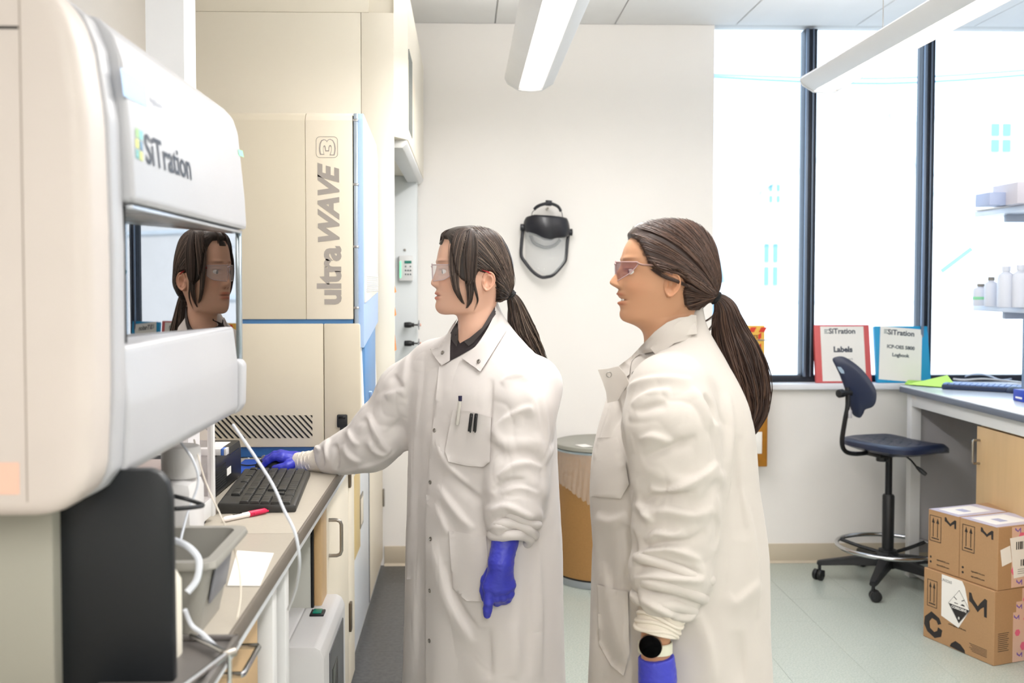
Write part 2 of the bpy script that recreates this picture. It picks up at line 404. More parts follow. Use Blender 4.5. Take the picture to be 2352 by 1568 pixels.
# chiller standing in the knee space
ch = thing('chiller', 'white upright chiller with a green rocker switch under the bench', 'appliance', (-.55, 2.7, 0))
L = loc(ch)
zc_ = .548
MB().prism([(-.80, .03), (-.366, .03), (-.353, .2), (-.353, zc_-.03), (-.362, zc_-.008), (-.376, zc_), (-.446, zc_), (-.449, zc_-.004), (-.452, zc_), (-.80, zc_)], 'y', 2.47, 2.9, bev=.004, M=M_.Translation(-L)).build('housing', m_white, ch)
for x in (-.44, -.78):
    for y in (2.5, 2.85): MB().cyl(Vector((x, y, 0))-L, Vector((x, y, .035))-L, .018).build('foot', m_black, ch)
bx(ch, 'seam', mat('seam_grey', (120, 112, 104), .6), -.79, -.4475, 2.4685, 2.474, zc_-.045, zc_-.042, 0)
bx(ch, 'seam', MATS['seam_grey'], -.449, -.447, 2.4685, 2.474, .05, zc_-.002, 0)
sw = bx(ch, 'switch', m_black, -.425, -.387, 2.70, 2.745, zc_-.002, zc_+.006, .002)
MB().box(-.418, -.394, 2.706, 2.738, zc_+.005, zc_+.010, bev=.002, M=M_.Translation(-L)).build('rocker', mat('green_rocker', (20, 120, 100), .25, emit=.1), sw)
bx(ch, 'control_panel', mat('dark_grille', (84, 84, 88), .4), -.354, -.350, 2.56, 2.84, .06, zc_-.05, .002)
bx(ch, 'display', m_blackg, -.351, -.348, 2.60, 2.70, .30, .44, .002)
# ------------------------------------------------------------------ microwave digestion unit
dg = thing('digestion_unit', 'tall cream microwave digestion unit with a blue framed door on the bench', 'instrument', (-.65, 3.12, .91))
L = loc(dg)
GY, G2 = 3.10, 3.62
def prismL(p, pts, axis, a, b, name, m, bev=.004, seg=2, par=None, smooth=None):
    return MB().prism(pts, axis, a, b, bev=bev, seg=seg, M=M_.Translation(-p.matrix_basis.translation)).build(name, m, par or p, smooth=smooth)
gx = lambda px, Y=GY: P(px, 700, Y).x
gz = lambda py, px=800, Y=GY: P(px, py, Y).z
xr = gx(811); ztop = gz(257); zmid = gz(733); zmid2 = gz(743); xl = -1.06
# upper casing with rounded top edge
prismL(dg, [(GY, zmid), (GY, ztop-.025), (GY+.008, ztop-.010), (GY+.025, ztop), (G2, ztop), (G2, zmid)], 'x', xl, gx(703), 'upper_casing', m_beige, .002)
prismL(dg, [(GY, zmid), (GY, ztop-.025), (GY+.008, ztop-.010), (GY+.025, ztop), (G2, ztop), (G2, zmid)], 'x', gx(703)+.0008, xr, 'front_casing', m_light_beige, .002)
bx(dg, 'joint_band', mat('blue_band', (72, 120, 170), .4), xl, xr-.001, GY+.006, G2, zmid2-.002, zmid+.002, 0)
xs_ = gx(742)
zbt = .945
bx(dg, 'lower_casing', m_beige, xl, xs_, GY, G2, zbt, zmid2, .003)
x828 = gx(826)
prismL(dg, [(xs_+.002, zbt), (xs_+.002, zmid2), (x828-.004, zmid2), (x828, zmid2-.005), (x828+.003, gz(960)), (x828+.002, zbt)], 'y', GY, GY+.03, 'front_cheek', m_beige, .003)
# white front column seen obliquely, with a recess
prismL(dg, [(xs_+.01, zbt), (xs_+.01, zmid2-.01), (x828-.002, zmid2-.01), (x828+.008, gz(960)), (x828+.004, zbt)], 'y', GY+.03, G2-.005, 'front_column', m_wht, .004)
bx(dg, 'recess', m_blue, x828-.006, x828+.0105, GY+.06, G2-.10, gz(1000), zmid2-.02, .004)
MB().box(-.004, .012, -.03, .12, -.003, .003, bev=.002, M=M_.Translation(Vector((x828+.008, GY+.2, gz(930)))-L) @ M_.Rotation(radians(-50), 4, 'X')).build('drip_lip', m_lblue, dg)
bx(dg, 'base', mat('base_blue', (48, 98, 160), .4), xl, x828-.02, GY+.012, G2, .912, zbt, .002)
MB().sphere(Vector((gx(566), GY+.008, gz(1054)))-L, .006, (1, .6, 1)).build('screw', m_chrome, dg)
# door: light blue frame, white louvred pane, hinge post
x1 = xr+.004
bx(dg, 'door_gap', m_blackg, xr, xr+.003, GY+.01, G2, zmid, ztop-.01, 0)
dzt, dzb = ztop+.002, gz(770)
door = prismL(dg, [(GY+.02, dzt-.02), (GY+.035, dzt), (G2-.05, dzt-.035), (G2, dzt-.085), (G2, dzb+.02), (GY+.02, zmid-.09)], 'x', x1, x1+.028, 'door', m_lblue, .004)
prismL(dg, [(GY+.030, dzt-.05), (G2-.085, dzt-.085), (G2-.05, dzt-.14), (G2-.05, zmid+.08), (GY+.030, zmid+.05)], 'x', x1+.026, x1+.032, 'door_pane', mat('door_pane_white', (232, 228, 218), .25), .002, par=door)
for k in range(9):
    z = zmid+.085+k*.006
    MB().box(x1+.031, x1+.034, GY+.06, G2-.06, z, z+.002, M=M_.Translation(-L)).build('louvre', mat('louvre_grey', (206, 212, 220), .4), door)
bx(dg, 'hinge_post', mat('post_grey', (170, 182, 196), .25, .4), xr+.003, x1+.012, GY+.004, GY+.028, zmid-.03, ztop-.003, .003)
for py in (275, 423, 566, 707):
    bx(dg, 'hinge', m_chrome, xr+.002, x1+.014, GY+.002, GY+.03, gz(py)-.004, gz(py)+.004, .001)
# vent slots, port cover
slot = []
vx0, vx1, vz0, vz1 = gx(494), gx(716), gz(1005), gz(953)
mv = bpy.data.meshes.new('slot'); hgt = vz1-vz0; pitch = gx(549)-gx(535.5)
k = 0
x = vx0-hgt
while x < vx1-.004:
    xa, xb = x, x+hgt*.92       # top-left to bottom-right
    pts = [(xa, vz1), (xa+.0065, vz1), (xb+.0065, vz0), (xb, vz0)]
    def clip(pp, lim, keep):
        out = []
        for i in range(len(pp)):
            a, b = pp[i], pp[(i+1) % len(pp)]; ia, ib = keep(a[0], lim), keep(b[0], lim)
            if ia: out.append(a)
            if ia != ib:
                t = (lim-a[0])/(b[0]-a[0]); out.append((lim, a[1]+t*(b[1]-a[1])))
        return out
    pts = clip(pts, vx1, lambda a, l: a <= l); pts = clip(pts, vx0-.05, lambda a, l: a >= l) if pts else pts
    if len(pts) > 2:
        MB().prism(pts, 'y', GY-.0012, GY+.004, M=M_.Translation(-L)).build('vent_slot', m_dark, dg)
    x += pitch
pc_ = MB().box(gx(773), gx(797), GY-.010, GY, gz(981), gz(951), bev=.004, M=M_.Translation(-L)); pc_.box(gx(780), gx(789), GY-.009, GY, gz(988), gz(978), bev=.002, M=M_.Translation(-L))
po = pc_.build('port_cover', m_black, dg)
MB().box(gx(777), gx(793), GY-.0115, GY-.009, gz(961), gz(955), bev=.001, M=M_.Translation(-L)).build('grip', m_blackg, po)
# lettering running upwards
m_txt = mat('letter_grey', (158, 150, 143), .5)
def upt(s, px, py0, py1, size, bold=0, shear=0, space=1, m=m_txt, ext=.0003):
    o = frame(Vector((gx(px), GY-.0006, (gz(py0)+gz(py1))/2))-L, (0, 0, 1), (-1, 0, 0))
    t = text(s, size, o, m, dg, bold=bold, shear=shear, space=space, ext=ext)
    xs = [v.co.z for v in t.data.vertices]; want = abs(gz(py1)-gz(py0)); have = max(xs)-min(xs); c = (max(xs)+min(xs))/2
    for v in t.data.vertices: v.co.z = (v.co.z-c)*want/have+(gz(py0)+gz(py1))/2-L.z
    ys = [v.co.x for v in t.data.vertices]
    return t, min(ys), max(ys)
def fitx(t, a, b):
    xs = [v.co.x for v in t.data.vertices]; lo, hi = min(xs), max(xs)
    for v in t.data.vertices: v.co.x = a+(v.co.x-lo)*(b-a)/(hi-lo)
t, _, _ = upt('ultra', 755, 699, 565, .085, bold=.0032, space=.96); fitx(t, gx(728)-L.x, gx(785)-L.x)
t, _, _ = upt('WAVE', 755, 556, 374, .085, bold=.0036, shear=.28, space=.93); fitx(t, gx(731)-L.x, gx(781)-L.x)
# boxed outlined 3
def rrect(cx_, cz_, w, h, r, n=6):
    out = []
    for (sx, sz, a0) in ((1, 1, 0), (-1, 1, 90), (-1, -1, 180), (1, -1, 270)):
        for i in range(n+1):
            a = radians(a0+90*i/n); out.append(Vector((cx_+sx*(w/2-r)+r*cos(a), GY-.0006, cz_+sz*(h/2-r)+r*sin(a)))-L)
    return out
c3x, c3z = gx(753), gz(338)
MB().tube(rrect(c3x, c3z, gx(778)-gx(729), gz(314)-gz(362), .012), .0007, n=6, closed=True, smooth=False).build('emblem_frame', m_txt, dg)
t, _, _ = upt('3', 753, 357, 319, .075, bold=.0042); fitx(t, gx(735)-L.x, gx(773)-L.x)
t, _, _ = upt('3', 753, 355, 321, .075, bold=.0016, m=m_light_beige, ext=.0006); fitx(t, gx(738)-L.x, gx(770)-L.x)
# ------------------------------------------------------------------ fume hood
hd = thing('fume_hood', 'tall cream fume hood reaching to the ceiling behind the digestion unit', 'hood', (-.65, 4.4, 0))
L = loc(hd)
HY, HX, HE = 3.65, -.262, 5.10
HX = P(905, 400, HY).x; HXf = P(937, 300, HY+.08).x
hz_ = CZ-.37
hz_ = P(820, 29, HY).z; zu = P(937, 321, HY+.08).z
bx(hd, 'side_panel', m_beige2, XL+.03, P(830, 300, HY).x-.0008, HY, HY+.02, 1.0, hz_, .001)
bx(hd, 'side_panel', m_beige2, P(830, 300, HY).x+.0008, HX, HY, HY+.02, .86, hz_, .001)
bx(hd, 'top_filler', m_beige2, XL+.03, P(846, 10, HY).x, HY+.004, HE, hz_+.002, CZ-.004, .001)
# upper enclosure: chamfered front
prismL(hd, [(HX, HY), (HXf, HY+.08), (HXf, HE), (XL+.04, HE), (XL+.04, HY+.021), (HX, HY+.021)], 'z', zu, hz_+.12, 'upper_enclosure', m_beige2, .002)
prismL(hd, [(HX-.03, zu), (HXf-.004, zu), (HXf-.001, zu-.012), (HXf-.02, zu-.03), (HX-.03, zu-.03)], 'y', HY+.08, HE, 'header_rail', m_wht, .003)
bx(hd, 'header_rail', m_light_beige, HX-.02, HXf+.001, HY+.085, HY+.6, zu-.001, zu+.3, .001)
# louvre on the enclosure front
for k in range(8):
    bx(hd, 'louvre', mat('louvre_dark', (120, 124, 122), .5), HXf-.001, HXf+.004, HY+.11+k*.03, HY+.115+k*.03, zu+.04, zu+.34, .001)
# interior: far jamb, rear liner, work surface
m_liner = mat('hood_liner', (222, 226, 228), .45)
bx(hd, 'side_jamb', m_liner, XL+.10, P(958, 600, HE-.1).x, HE-.12, HE, BZ, zu, .003)
bx(hd, 'liner', m_liner, XL+.08, XL+.10, HY+.03, HE, BZ, zu, .002)
bx(hd, 'work_surface', mat('epoxy_grey', (120, 124, 126), .35), XL+.08, -.36, HY+.03, HE-.12, BZ-.03, BZ, .004)
JY = HE-.122
jx = lambda px: P(px, 600, JY).x
jz = lambda py: P(930, py, JY).z
mon = bx(hd, 'monitor', m_wht, jx(917), jx(949), JY-.03, JY, jz(645), jz(587), .004)
MB().box(jx(919), jx(922), JY-.033, JY-.028, jz(638), jz(600), M=M_.Translation(-L)).build('status_light', mat('led_green', (120, 235, 170), .5, emit=1.0), mon)
MB().box(jx(930), jx(946), JY-.033, JY-.029, jz(605), jz(599), M=M_.Translation(-L)).build('screen', mat('lcd_green', (30, 110, 95), .3, emit=.3), mon)
for r_ in range(3):
    for c_ in range(3):
        if r_ == 0 and c_ == 1: continue
        MB().cyl(Vector((jx(932.5+c_*5.5), JY-.033, jz(612+r_*9)))-L, Vector((jx(932.5+c_*5.5), JY-.028, jz(612+r_*9)))-L, .004, n=10).build('button', mat('key_grey', (90, 100, 104), .5), mon)
MB().sphere(Vector((jx(930), JY-.003, jz(574)))-L, .006, (1, .5, 1)).build('screw', m_steel, hd)
for py in (745, 787):
    v = MB(); z = jz(py); v.tube([Vector((jx(929), JY-.05, z))-L, Vector((jx(931), JY-.05, z))-L, Vector((jx(940), JY-.05, z))-L, Vector((jx(946), JY-.05, z))-L], [.008, .0135, .0145, .013], n=16)
    v.cyl(Vector((jx(945), JY-.05, z))-L, Vector((jx(952), JY-.05, z))-L, .010, n=14)
    vo = v.build('valve', m_black, hd)
    MB().cyl(Vector((jx(951), JY-.05, z))-L, Vector((jx(961), JY-.05, z))-L, .004, n=10).build('stem', m_black, vo)
    k = MB()
    for a in range(5):
        aa = a*2*pi/5
        k.sphere(Vector((jx(963), JY-.05+.014*cos(aa), z+.016*sin(aa)))-L, .009, (.5, 1, 1), seg=10)
    k.cyl(Vector((jx(960), JY-.05, z))-L, Vector((jx(966), JY-.05, z))-L, .009, n=12)
    k.build('knob', mat('clear_knob', (235, 235, 238), .1, trans=.6), vo)
    MB().cyl(Vector((jx(965.5), JY-.05, z))-L, Vector((jx(967.5), JY-.05, z))-L, .007, n=10).build('knob_cap', mat('orange_cap', (220, 130, 80), .4), vo)
    MB().cyl(Vector((jx(935), JY-.05, z))-L, Vector((jx(935), JY, z))-L, .006, n=10).build('stem', m_black, vo)
bx(hd, 'outlet', mat('outlet_grey', (160, 160, 166), .4), jx(917), jx(944), JY-.008, JY, jz(850), jz(826), .003)
for py0, py1 in ((655, 673), (704, 726), (768, 806)):
    prismL(hd, [(HX, P(905, py1, HY).z), (HX+.007, P(905, py1-3, HY).z), (HX+.001, P(905, py0, HY).z)], 'y', HY+.002, HY+.004, 'sticker', mat('orange_sticker', (230, 150, 90), .5), 0)
# hood base: vented solvent cabinet and acid cabinet
bcx = -.425
bs = bx(hd, 'base_body', m_wht, XL+.1, bcx-.02, HY+.005, HE, .04, BZ-.032, .002)
bx(hd, 'kick', m_wht, XL+.2, bcx-.012, HY+.01, HE, .001, .04, .001)
d1 = bx(hd, 'door', m_rail, bcx-.02, bcx, HY+.012, 4.36, .05, BZ-.06, .003)
bx(hd, 'vent_strip', mat('vent_grey', (80, 88, 100), .5), bcx-.001, bcx+.003, HY+.075, HY+.10, .07, .68, .001)
sg = bx(hd, 'warning_sign', mat('tan_sign', (212, 186, 130), .5), bcx-.001, bcx+.002, HY+.135, HY+.34, .40, .72, .0005)
bx(hd, 'edge_gasket', mat('gasket', (104, 106, 110), .5), bcx-.018, bcx+.002, 4.36, 4.385, .05, BZ-.06, .002)
d2 = bx(hd, 'door', m_light_beige, bcx-.02, bcx, 4.39, HE-.01, .05, BZ-.06, .003)
lt = bx(hd, 'latch', m_steel, bcx-.001, bcx+.004, 3.98, 4.10, .47, .60, .002)
MB().box(bcx+.003, bcx+.0055, 4.00, 4.08, .485, .585, bev=.001, M=M_.Translation(-L)).build('paddle', m_light_beige, lt)
MB().tube([Vector(v)-L for v in ((bcx, 4.46, .86-.12), (bcx+.035, 4.46, .74), (bcx+.038, 4.46, .745), (bcx+.038, 4.46, .83), (bcx+.035, 4.46, .84), (bcx, 4.46, .84))], .0055, smooth=False, n=10).build('handle', m_steel, hd)
for z in (.82, .36):
    bx(hd, 'hinge', m_steel, bcx, bcx+.010, HE-.02, HE+.0, z-.045, z+.045, .003)
# ================================================================== emission spectrometer in the foreground
sp = thing('spectrometer', 'large white and cream benchtop spectrometer with a dark mirrored window in the left foreground', 'instrument', (-.75, 1.6, BZ))
L = loc(sp)
SY0, SY1 = 1.20, 2.0
m_sw = mat('spectro_white', (180, 180, 184), .35, bump=.01)
prof = [(XL+.03, 1.17), (-.50, 1.17), (-.47, 1.185), (-.452, 1.21), (-.447, 1.30), (-.446, 1.5), (-.450, 1.66), (-.463, 1.75), (-.480, 1.79), (-.51, 1.815), (XL+.03, 1.815)]
def solid_prof(pr, y0, y1, name, m, bev, seg=3, par=None): return prismL(sp, pr, 'y', y0, y1, name, m, bev, seg, par)
# body = near block plus rear core behind the doors
solid_prof(prof, SY0, SY0+.085, 'casing', m_cream, .020, 4)
solid_prof(prof, SY0+.0855, SY0+.1265, 'bezel', m_sw, .004, 2)
core = [(XL+.03, 1.18), (-.575, 1.18), (-.575, 1.80), (XL+.03, 1.80)]
solid_prof(core, SY0+.116, SY1-.002, 'core', m_cream, .002)
bx(sp, 'side_groove', m_dark, XL+.05, P(42, 60, SY0).x, SY0-.0012, SY0+.01, P(20, 66, SY0).z, P(20, 60, SY0).z, 0)
bx(sp, 'side_groove', mat('groove', (150, 138, 128), .6), P(45, 60, SY0).x-.0008, P(45, 60, SY0).x+.0008, SY0-.0004, SY0+.01, 1.19, 1.80, 0)
bx(sp, 'sticker', mat('pink_sticker', (226, 184, 164), .6), P(-60, 1060, SY0).x, P(44, 1060, SY0).x, SY0-.0008, SY0+.001, P(10, 1135, SY0).z, P(10, 1062, SY0).z, 0)
# upper door with rounded top
up = [(-.55, 1.555), (-.436, 1.557), (-.433, 1.563), (-.436, 1.62), (-.448, 1.745), (-.458, 1.775), (-.478, 1.797), (-.52, 1.808), (-.55, 1.808)]
ud = solid_prof(up, SY0+.128, SY1, 'upper_door', m_sw, .006)
bx(sp, 'trim_strip', mat('silver_trim', (196, 200, 206), .25, .6), -.548, -.440, SY0+.14, SY1-.01, 1.549, 1.5545, .001)
# lower door
lo = [(-.55, 1.195), (-.455, 1.195), (-.445, 1.21), (-.444, 1.29), (-.452, 1.362), (-.457, 1.368), (-.55, 1.368)]
ld = solid_prof(lo, SY0+.128, SY1-.035, 'lower_door', m_sw, .006)
solid_prof([(-.55, 1.195), (-.45, 1.195), (-.438, 1.212), (-.436, 1.292), (-.444, 1.302), (-.55, 1.302)], SY1-.034, SY1+.006, 'lower_end_cap', m_sw, .006)
# window: glass set at an angle in the opening
m_mir = mat('tinted_mirror_glass', (146, 141, 137), .015, 1, spec=.5)
g0 = Vector((-.566, SY0+.135, 0)); g1 = Vector((-.450, SY1-.005, 0))
gm = MB(); n_ = 24; zs = (1.295, 1.558); vs_ = []; fs_ = []
dr = (g1-g0); nn = Vector((dr.y, -dr.x, 0)).normalized()
for i in range(n_+1):
    t = i/n_; p = g0+dr*t+nn*(.005*(1-(2*t-1)**2))
    for z in zs: vs_.append((p.x-L.x, p.y-L.y, z-L.z))
    for z in zs: vs_.append((p.x-nn.x*.004-L.x, p.y-nn.y*.004-L.y, z-L.z))
for i in range(n_):
    a = i*4
    for (u, v) in ((0, 1), (1, 3), (3, 2), (2, 0)): fs_.append((a+u, a+v, a+4+v, a+4+u))
fs_ += [(0, 1, 3, 2), (n_*4, n_*4+2, n_*4+3, n_*4+1)]
gm.raw(vs_, fs_); bmesh.ops.recalc_face_normals(gm.bm, faces=gm.bm.faces)
gm.build('window_pane', m_mir, sp, smooth=80)
bx(sp, 'window_edge', mat('edge_silver', (176, 188, 196), .2, .8), -.452, -.444, SY1-.006, SY1+.004, 1.30, 1.555, .002)
bx(sp, 'window_reveal', m_dark, -.55, -.446, SY0+.1266, SY0+.130, 1.372, 1.553, 0)
# foot box, dark side shield
bx(sp, 'foot_box', mat('foot_grey', (158, 156, 144), .5), XL+.04, -.535, 1.30, 1.38, BZ+.001, 1.18, .004)
bx(sp, 'foot_box', MATS['foot_grey'], XL+.04, -.86, 1.40, 1.95, BZ+.001, 1.18, .004)
sx0, sx1 = P(115, 1400, 1.335).x, P(402, 1400, 1.335).x
sh = [(sx0, BZ+.001), (sx1, BZ+.001), (sx1-.001, 1.165), (sx1-.006, 1.188), (sx1-.016, 1.200), (sx1-.03, 1.205), (sx0, 1.205)]
prismL(sp, sh, 'y', 1.325, 1.345, 'side_shield', mat('charcoal_shield', (16, 20, 24), .45, bump=.03, bscale=400), .003)
# marks on the upper door: blue badge, company name, green light
def on_door(px, py):     # where a view ray meets the door front (thin slab around x=-.44)
    r = ray(px, py); best = None
    for i in range(400):
        Y = 1.25+i*.002; p = Vector((r.x/r.y*Y, Y, HC+r.z/r.y*Y))
        fx = np.interp(p.z, [1.555, 1.563, 1.62, 1.745, 1.775, 1.797], [-.436, -.433, -.436, -.448, -.458, -.478])
        if p.x < fx: return Vector((fx, Y, p.z))
    return p
def decal(px0, py0, px1, py1, px2, py2, px3, py3, name, m, n=6):
    a, b, c, d = (on_door(*v) for v in ((px0, py0), (px1, py1), (px2, py2), (px3, py3)))
    V = []; Fc = []
    for i in range(n+1):
        for j in range(n+1):
            u, v = i/n, j/n; p = (a*(1-u)+b*u)*(1-v)+(d*(1-u)+c*u)*v
            fx = np.interp(p.z, [1.555, 1.563, 1.62, 1.745, 1.775, 1.797], [-.436, -.433, -.436, -.448, -.458, -.478])
            V.append((fx+.0008-L.x, p.y-L.y, p.z-L.z))
    for i in range(n):
        for j in range(n): k = i*(n+1)+j; Fc.append((k, k+1, k+n+2, k+n+1))
    return MB().raw(V, Fc).build(name, m, ud)
decal(275, 155, 333, 192, 338, 247, 281, 220, 'badge', mat('badge_blue', (140, 185, 235), .4))
decal(546, 343, 556, 346, 559, 361, 548, 357, 'indicator', mat('indicator_green', (120, 225, 160), .4, emit=.4), 2)
m_navy = mat('ink_navy', (104, 112, 126), .5)
def door_text(s, px0, px1, py_c0, size, m, shift=0, bold=.0008):
    a, b = on_door(px0, py_c0[0]), on_door(px1, py_c0[1])
    t = text(s, size, frame((0, 0, 0), (0, 1, 0), (0, 0, 1)), m, ud, bold=bold, align='LEFT')
    ys = [v.co.y for v in t.data.vertices]; lo, hi = min(ys), max(ys)
    zc = (a.z+b.z)/2
    for v in t.data.vertices:
        y = a.y+(v.co.y-lo)/(hi-lo)*(b.y-a.y); z = zc+v.co.z
        fx = np.interp(z, [1.555, 1.563, 1.62, 1.745, 1.775, 1.797], [-.436, -.433, -.436, -.448, -.458, -.478])
        v.co = Vector((fx+.001-L.x, y-L.y, z-L.z))
    return t
door_text('SiTration', 333, 436, (350, 382), .058, m_navy)
door_text('Agilent', 342, 372, (232, 240), .016, mat('ink_pale', (190, 194, 205), .5), bold=0)
for i, (a, b, c) in enumerate(((0, 0, (150, 190, 130)), (1, 0, (120, 190, 190)), (0, 1, (210, 215, 120)), (1, 1, (90, 130, 160)), (0, 2, (110, 170, 170)), (1, 2, (190, 200, 120)))):
    x_, y_ = 309+a*9, 293+b*24+a*5
    decal(x_, y_, x_+8, y_+4, x_+9, y_+25, x_+1, y_+21, 'emblem_tile', mat('emblem_%d' % i, c, .5), 1)
# ================================================================== things on the bench
# autosampler with clear enclosure
au = thing('autosampler', 'white autosampler with a clear sided enclosure behind the spectrometer', 'instrument', (-.68, 2.1, BZ))
ax = P(490, 1100, 2.28).x
bx(au, 'base', m_wht, -.80, ax-.004, 1.72, 2.29, BZ+.012, BZ+.055, .004)
for y in (1.76, 2.25): bx(au, 'foot', m_black, ax-.03, ax-.012, y-.01, y+.01, BZ+.001, BZ+.014, .002)
bx(au, 'post', m_wht, ax-.012, ax+.002, 2.275, 2.292, BZ+.012, 1.22, .002)
bx(au, 'post', m_wht, ax-.012, ax+.002, 1.93, 1.945, BZ+.012, 1.22, .002)
bx(au, 'side_window', mat('smoky_acrylic', (216, 206, 206), .05, alpha=.25), ax-.008, ax-.004, 1.945, 2.275, BZ+.055, 1.22, 0)
bx(au, 'rear_panel', m_white, -.80, -.79, 1.93, 2.29, BZ+.055, 1.22, .002)
bx(au, 'inner_rack', mat('rack_taupe', (176, 162, 158), .5), -.74, -.66, 1.99, 2.24, BZ+.055, 1.06, .004)
bx(au, 'head', m_white, -.72, -.498, 1.82, 1.925, BZ+.012, 1.09, .02)
MB().cyl(Vector((-.53, 1.87, 1.09))-loc(au), Vector((-.53, 1.87, 1.15))-loc(au), .035, n=28, bev=.006).build('pump_head', m_white, au)
# tower computer lying on its side
pc = thing('computer', 'black desktop computer lying on the bench behind the keyboard', 'computer', (-.75, 2.6, BZ))
px_ = P(545, 1080, 2.75).x
pcb = MB().prism([(-.92, BZ+.006), (px_, BZ+.006), (px_, BZ+.085), (px_-.004, BZ+.105), (-.92, BZ+.105)], 'y', 2.40, 2.80, bev=.004, M=M_.Translation(-loc(pc))).build('case', m_black, pc)
for i in range(10):
    bx(pc, 'vent_row', m_dark, px_-.0005, px_+.0008, 2.43, 2.62, BZ+.014+i*.0065, BZ+.017+i*.0065, 0)
bx(pc, 'drive_slot', m_blackg, px_-.0005, px_+.0012, 2.66, 2.77, BZ+.086, BZ+.0875, 0)
bx(pc, 'label_sticker', m_paper, px_-.0005, px_+.001, 2.63, 2.675, BZ+.036, BZ+.055, 0)
bx(pc, 'label_sticker', m_paper, px_-.06, px_-.02, 2.66, 2.76, BZ+.1045, BZ+.106, 0)
for y in (2.44, 2.76): bx(pc, 'foot', m_dark, px_-.04, px_-.02, y-.01, y+.01, BZ+.001, BZ+.007, 0)
p_ = P(508, 1021, 2.55)
sb = thing('carton', 'small white carton with a blue end lying on the black computer', 'box', (p_.x-.02, 2.55, BZ+.106))
MB().box(-.045, .022, -.015, .015, .0005, .017, bev=.001).build('body', m_white, sb)
MB().box(.0225, .030, -.0152, .0152, .0004, .0172, bev=.0008).build('end_band', mat('blue_print', (70, 110, 190), .5), sb)
MB().box(.0302, .036, -.0151, .0151, .0004, .0171, bev=.0008).build('body', m_white, sb)
# keyboard
kb = thing('keyboard', 'black full-size keyboard on the lab bench beside the marker', 'keyboard', (0, 0, 0))
A = PZ(509, 1168, BZ+.008); B = PZ(673, 1170, BZ+.008); Cc = PZ(708, 1086, BZ+.02); D = PZ(566, 1076, BZ+.02)
cen = (A+B+Cc+D)/4; wv = ((B-A)+(Cc-D))/2; lv = ((D-A)+(Cc-B))/2
kw, kl = wv.length, .44; ang = math.atan2(-lv.x, lv.y)
kb.location = (cen.x, cen.y-.0, BZ+.001); kb.rotation_euler = (0, 0, ang)
MB().prism([(-kw/2, .0), (kw/2, .0), (kw/2, .014), (kw/2-.006, .018), (-kw/2+.004, .026), (-kw/2, .022)], 'y', -kl/2, kl/2, bev=.003).build('case', mat('keyboard_case', (50, 49, 47), .42), kb)
m_key = mat('keycap', (38, 38, 37), .4)
keyme = {}
def key(x, y, w, h, slope):
    k = (round(w, 4), round(h, 4))
    if k not in keyme:
        o = MB().prism([(-w/2, 0), (w/2, 0), (w/2-.002, .007), (-w/2+.002, .007)], 'y', -h/2, h/2, bev=.0012, seg=1).build('key', m_key, kb); keyme[k] = o.data
    else:
        o = bpy.data.objects.new('key', keyme[k]); C.objects.link(o); o.parent = kb
    o.location = (x, y, .0165+(kw/2-x)/kw*.009); return o
kp = (kw-.03)/6.3; yp = .0190
rowsx = [kw/2-.012-kp*(i+.5)-(kp*.3 if i == 5 else 0) for i in range(6)]   # row 0 nearest the user edge (right)
def yy(u): return kl/2-.012-u*yp       # u counted from the far end (user's left)
for r in range(6):
    x = rowsx[r]
    if r == 0:
        u = 0
        for wd in (1.25, 1.25, 1.25, 6.0, 1.25, 1.25, 1.25, 1.5): key(x, yy(u+wd/2), kp-.0015, wd*yp-.0015, 0); u += wd
    elif r == 5:
        for gq in (0, 2, 3, 4, 5, 6.5, 7.5, 8.5, 9.5, 11, 12, 13, 14): key(x, yy(gq+.5), kp-.003, yp-.002, 0)
    else:
        lead = {1: 2.25, 2: 1.75, 3: 1.5, 4: 1.0}[r]; n = {1: 10, 2: 11, 3: 12, 4: 12}[r]
        key(x, yy(lead/2), kp-.0015, lead*yp-.0015, 0)
        for i in range(n): key(x, yy(lead+i+.5), kp-.0015, yp-.0015, 0)
        rest_ = 15-lead-n
        if rest_ > .3: key(x, yy(lead+n+rest_/2), kp-.0015, rest_*yp-.0015, 0)
    for c_ in range(3):
        if (r == 2) or (r == 1 and c_ != 1): continue
        key(x, yy(15.3+c_+.5), kp-.0015, yp-.0015, 0)
    if r < 5:
        for c_ in range(4): key(x, yy(18.6+c_+.5), kp-.0015, yp-.0015, 0)
# mouse pad and mouse
mp_ = tag(MB().box(-.13, .09, -.12, .10, 0, .004, bev=.0015).build('mouse_mat', mat('mat_blue', (28, 76, 176), .55)), 'blue mouse mat on the bench behind the keyboard', 'mouse mat')
mp_.location = (-.545, 2.96, BZ+.0008)
mo = thing('mouse', 'black computer mouse held under the blue glove', 'mouse', (-.56, 2.93, BZ+.006), radians(95))
mm = MB(); mm.sphere((0, 0, 0), .03, (1, 1.85, 1.05), seg=24)
for v in mm.bm.verts: v.co.z = max(v.co.z, 0)
mm.build('shell', m_black, mo); MB().cyl((-.003, .03, .026), (.003, .03, .026), .008, n=14).build('scroll_wheel', m_grey, mo)
MB().tube([(0, .054, .006), (.01, .08, .003), (.03, .12, .003), (.0, .2, .003)], .0022, n=6).build('cable', m_black, mo)
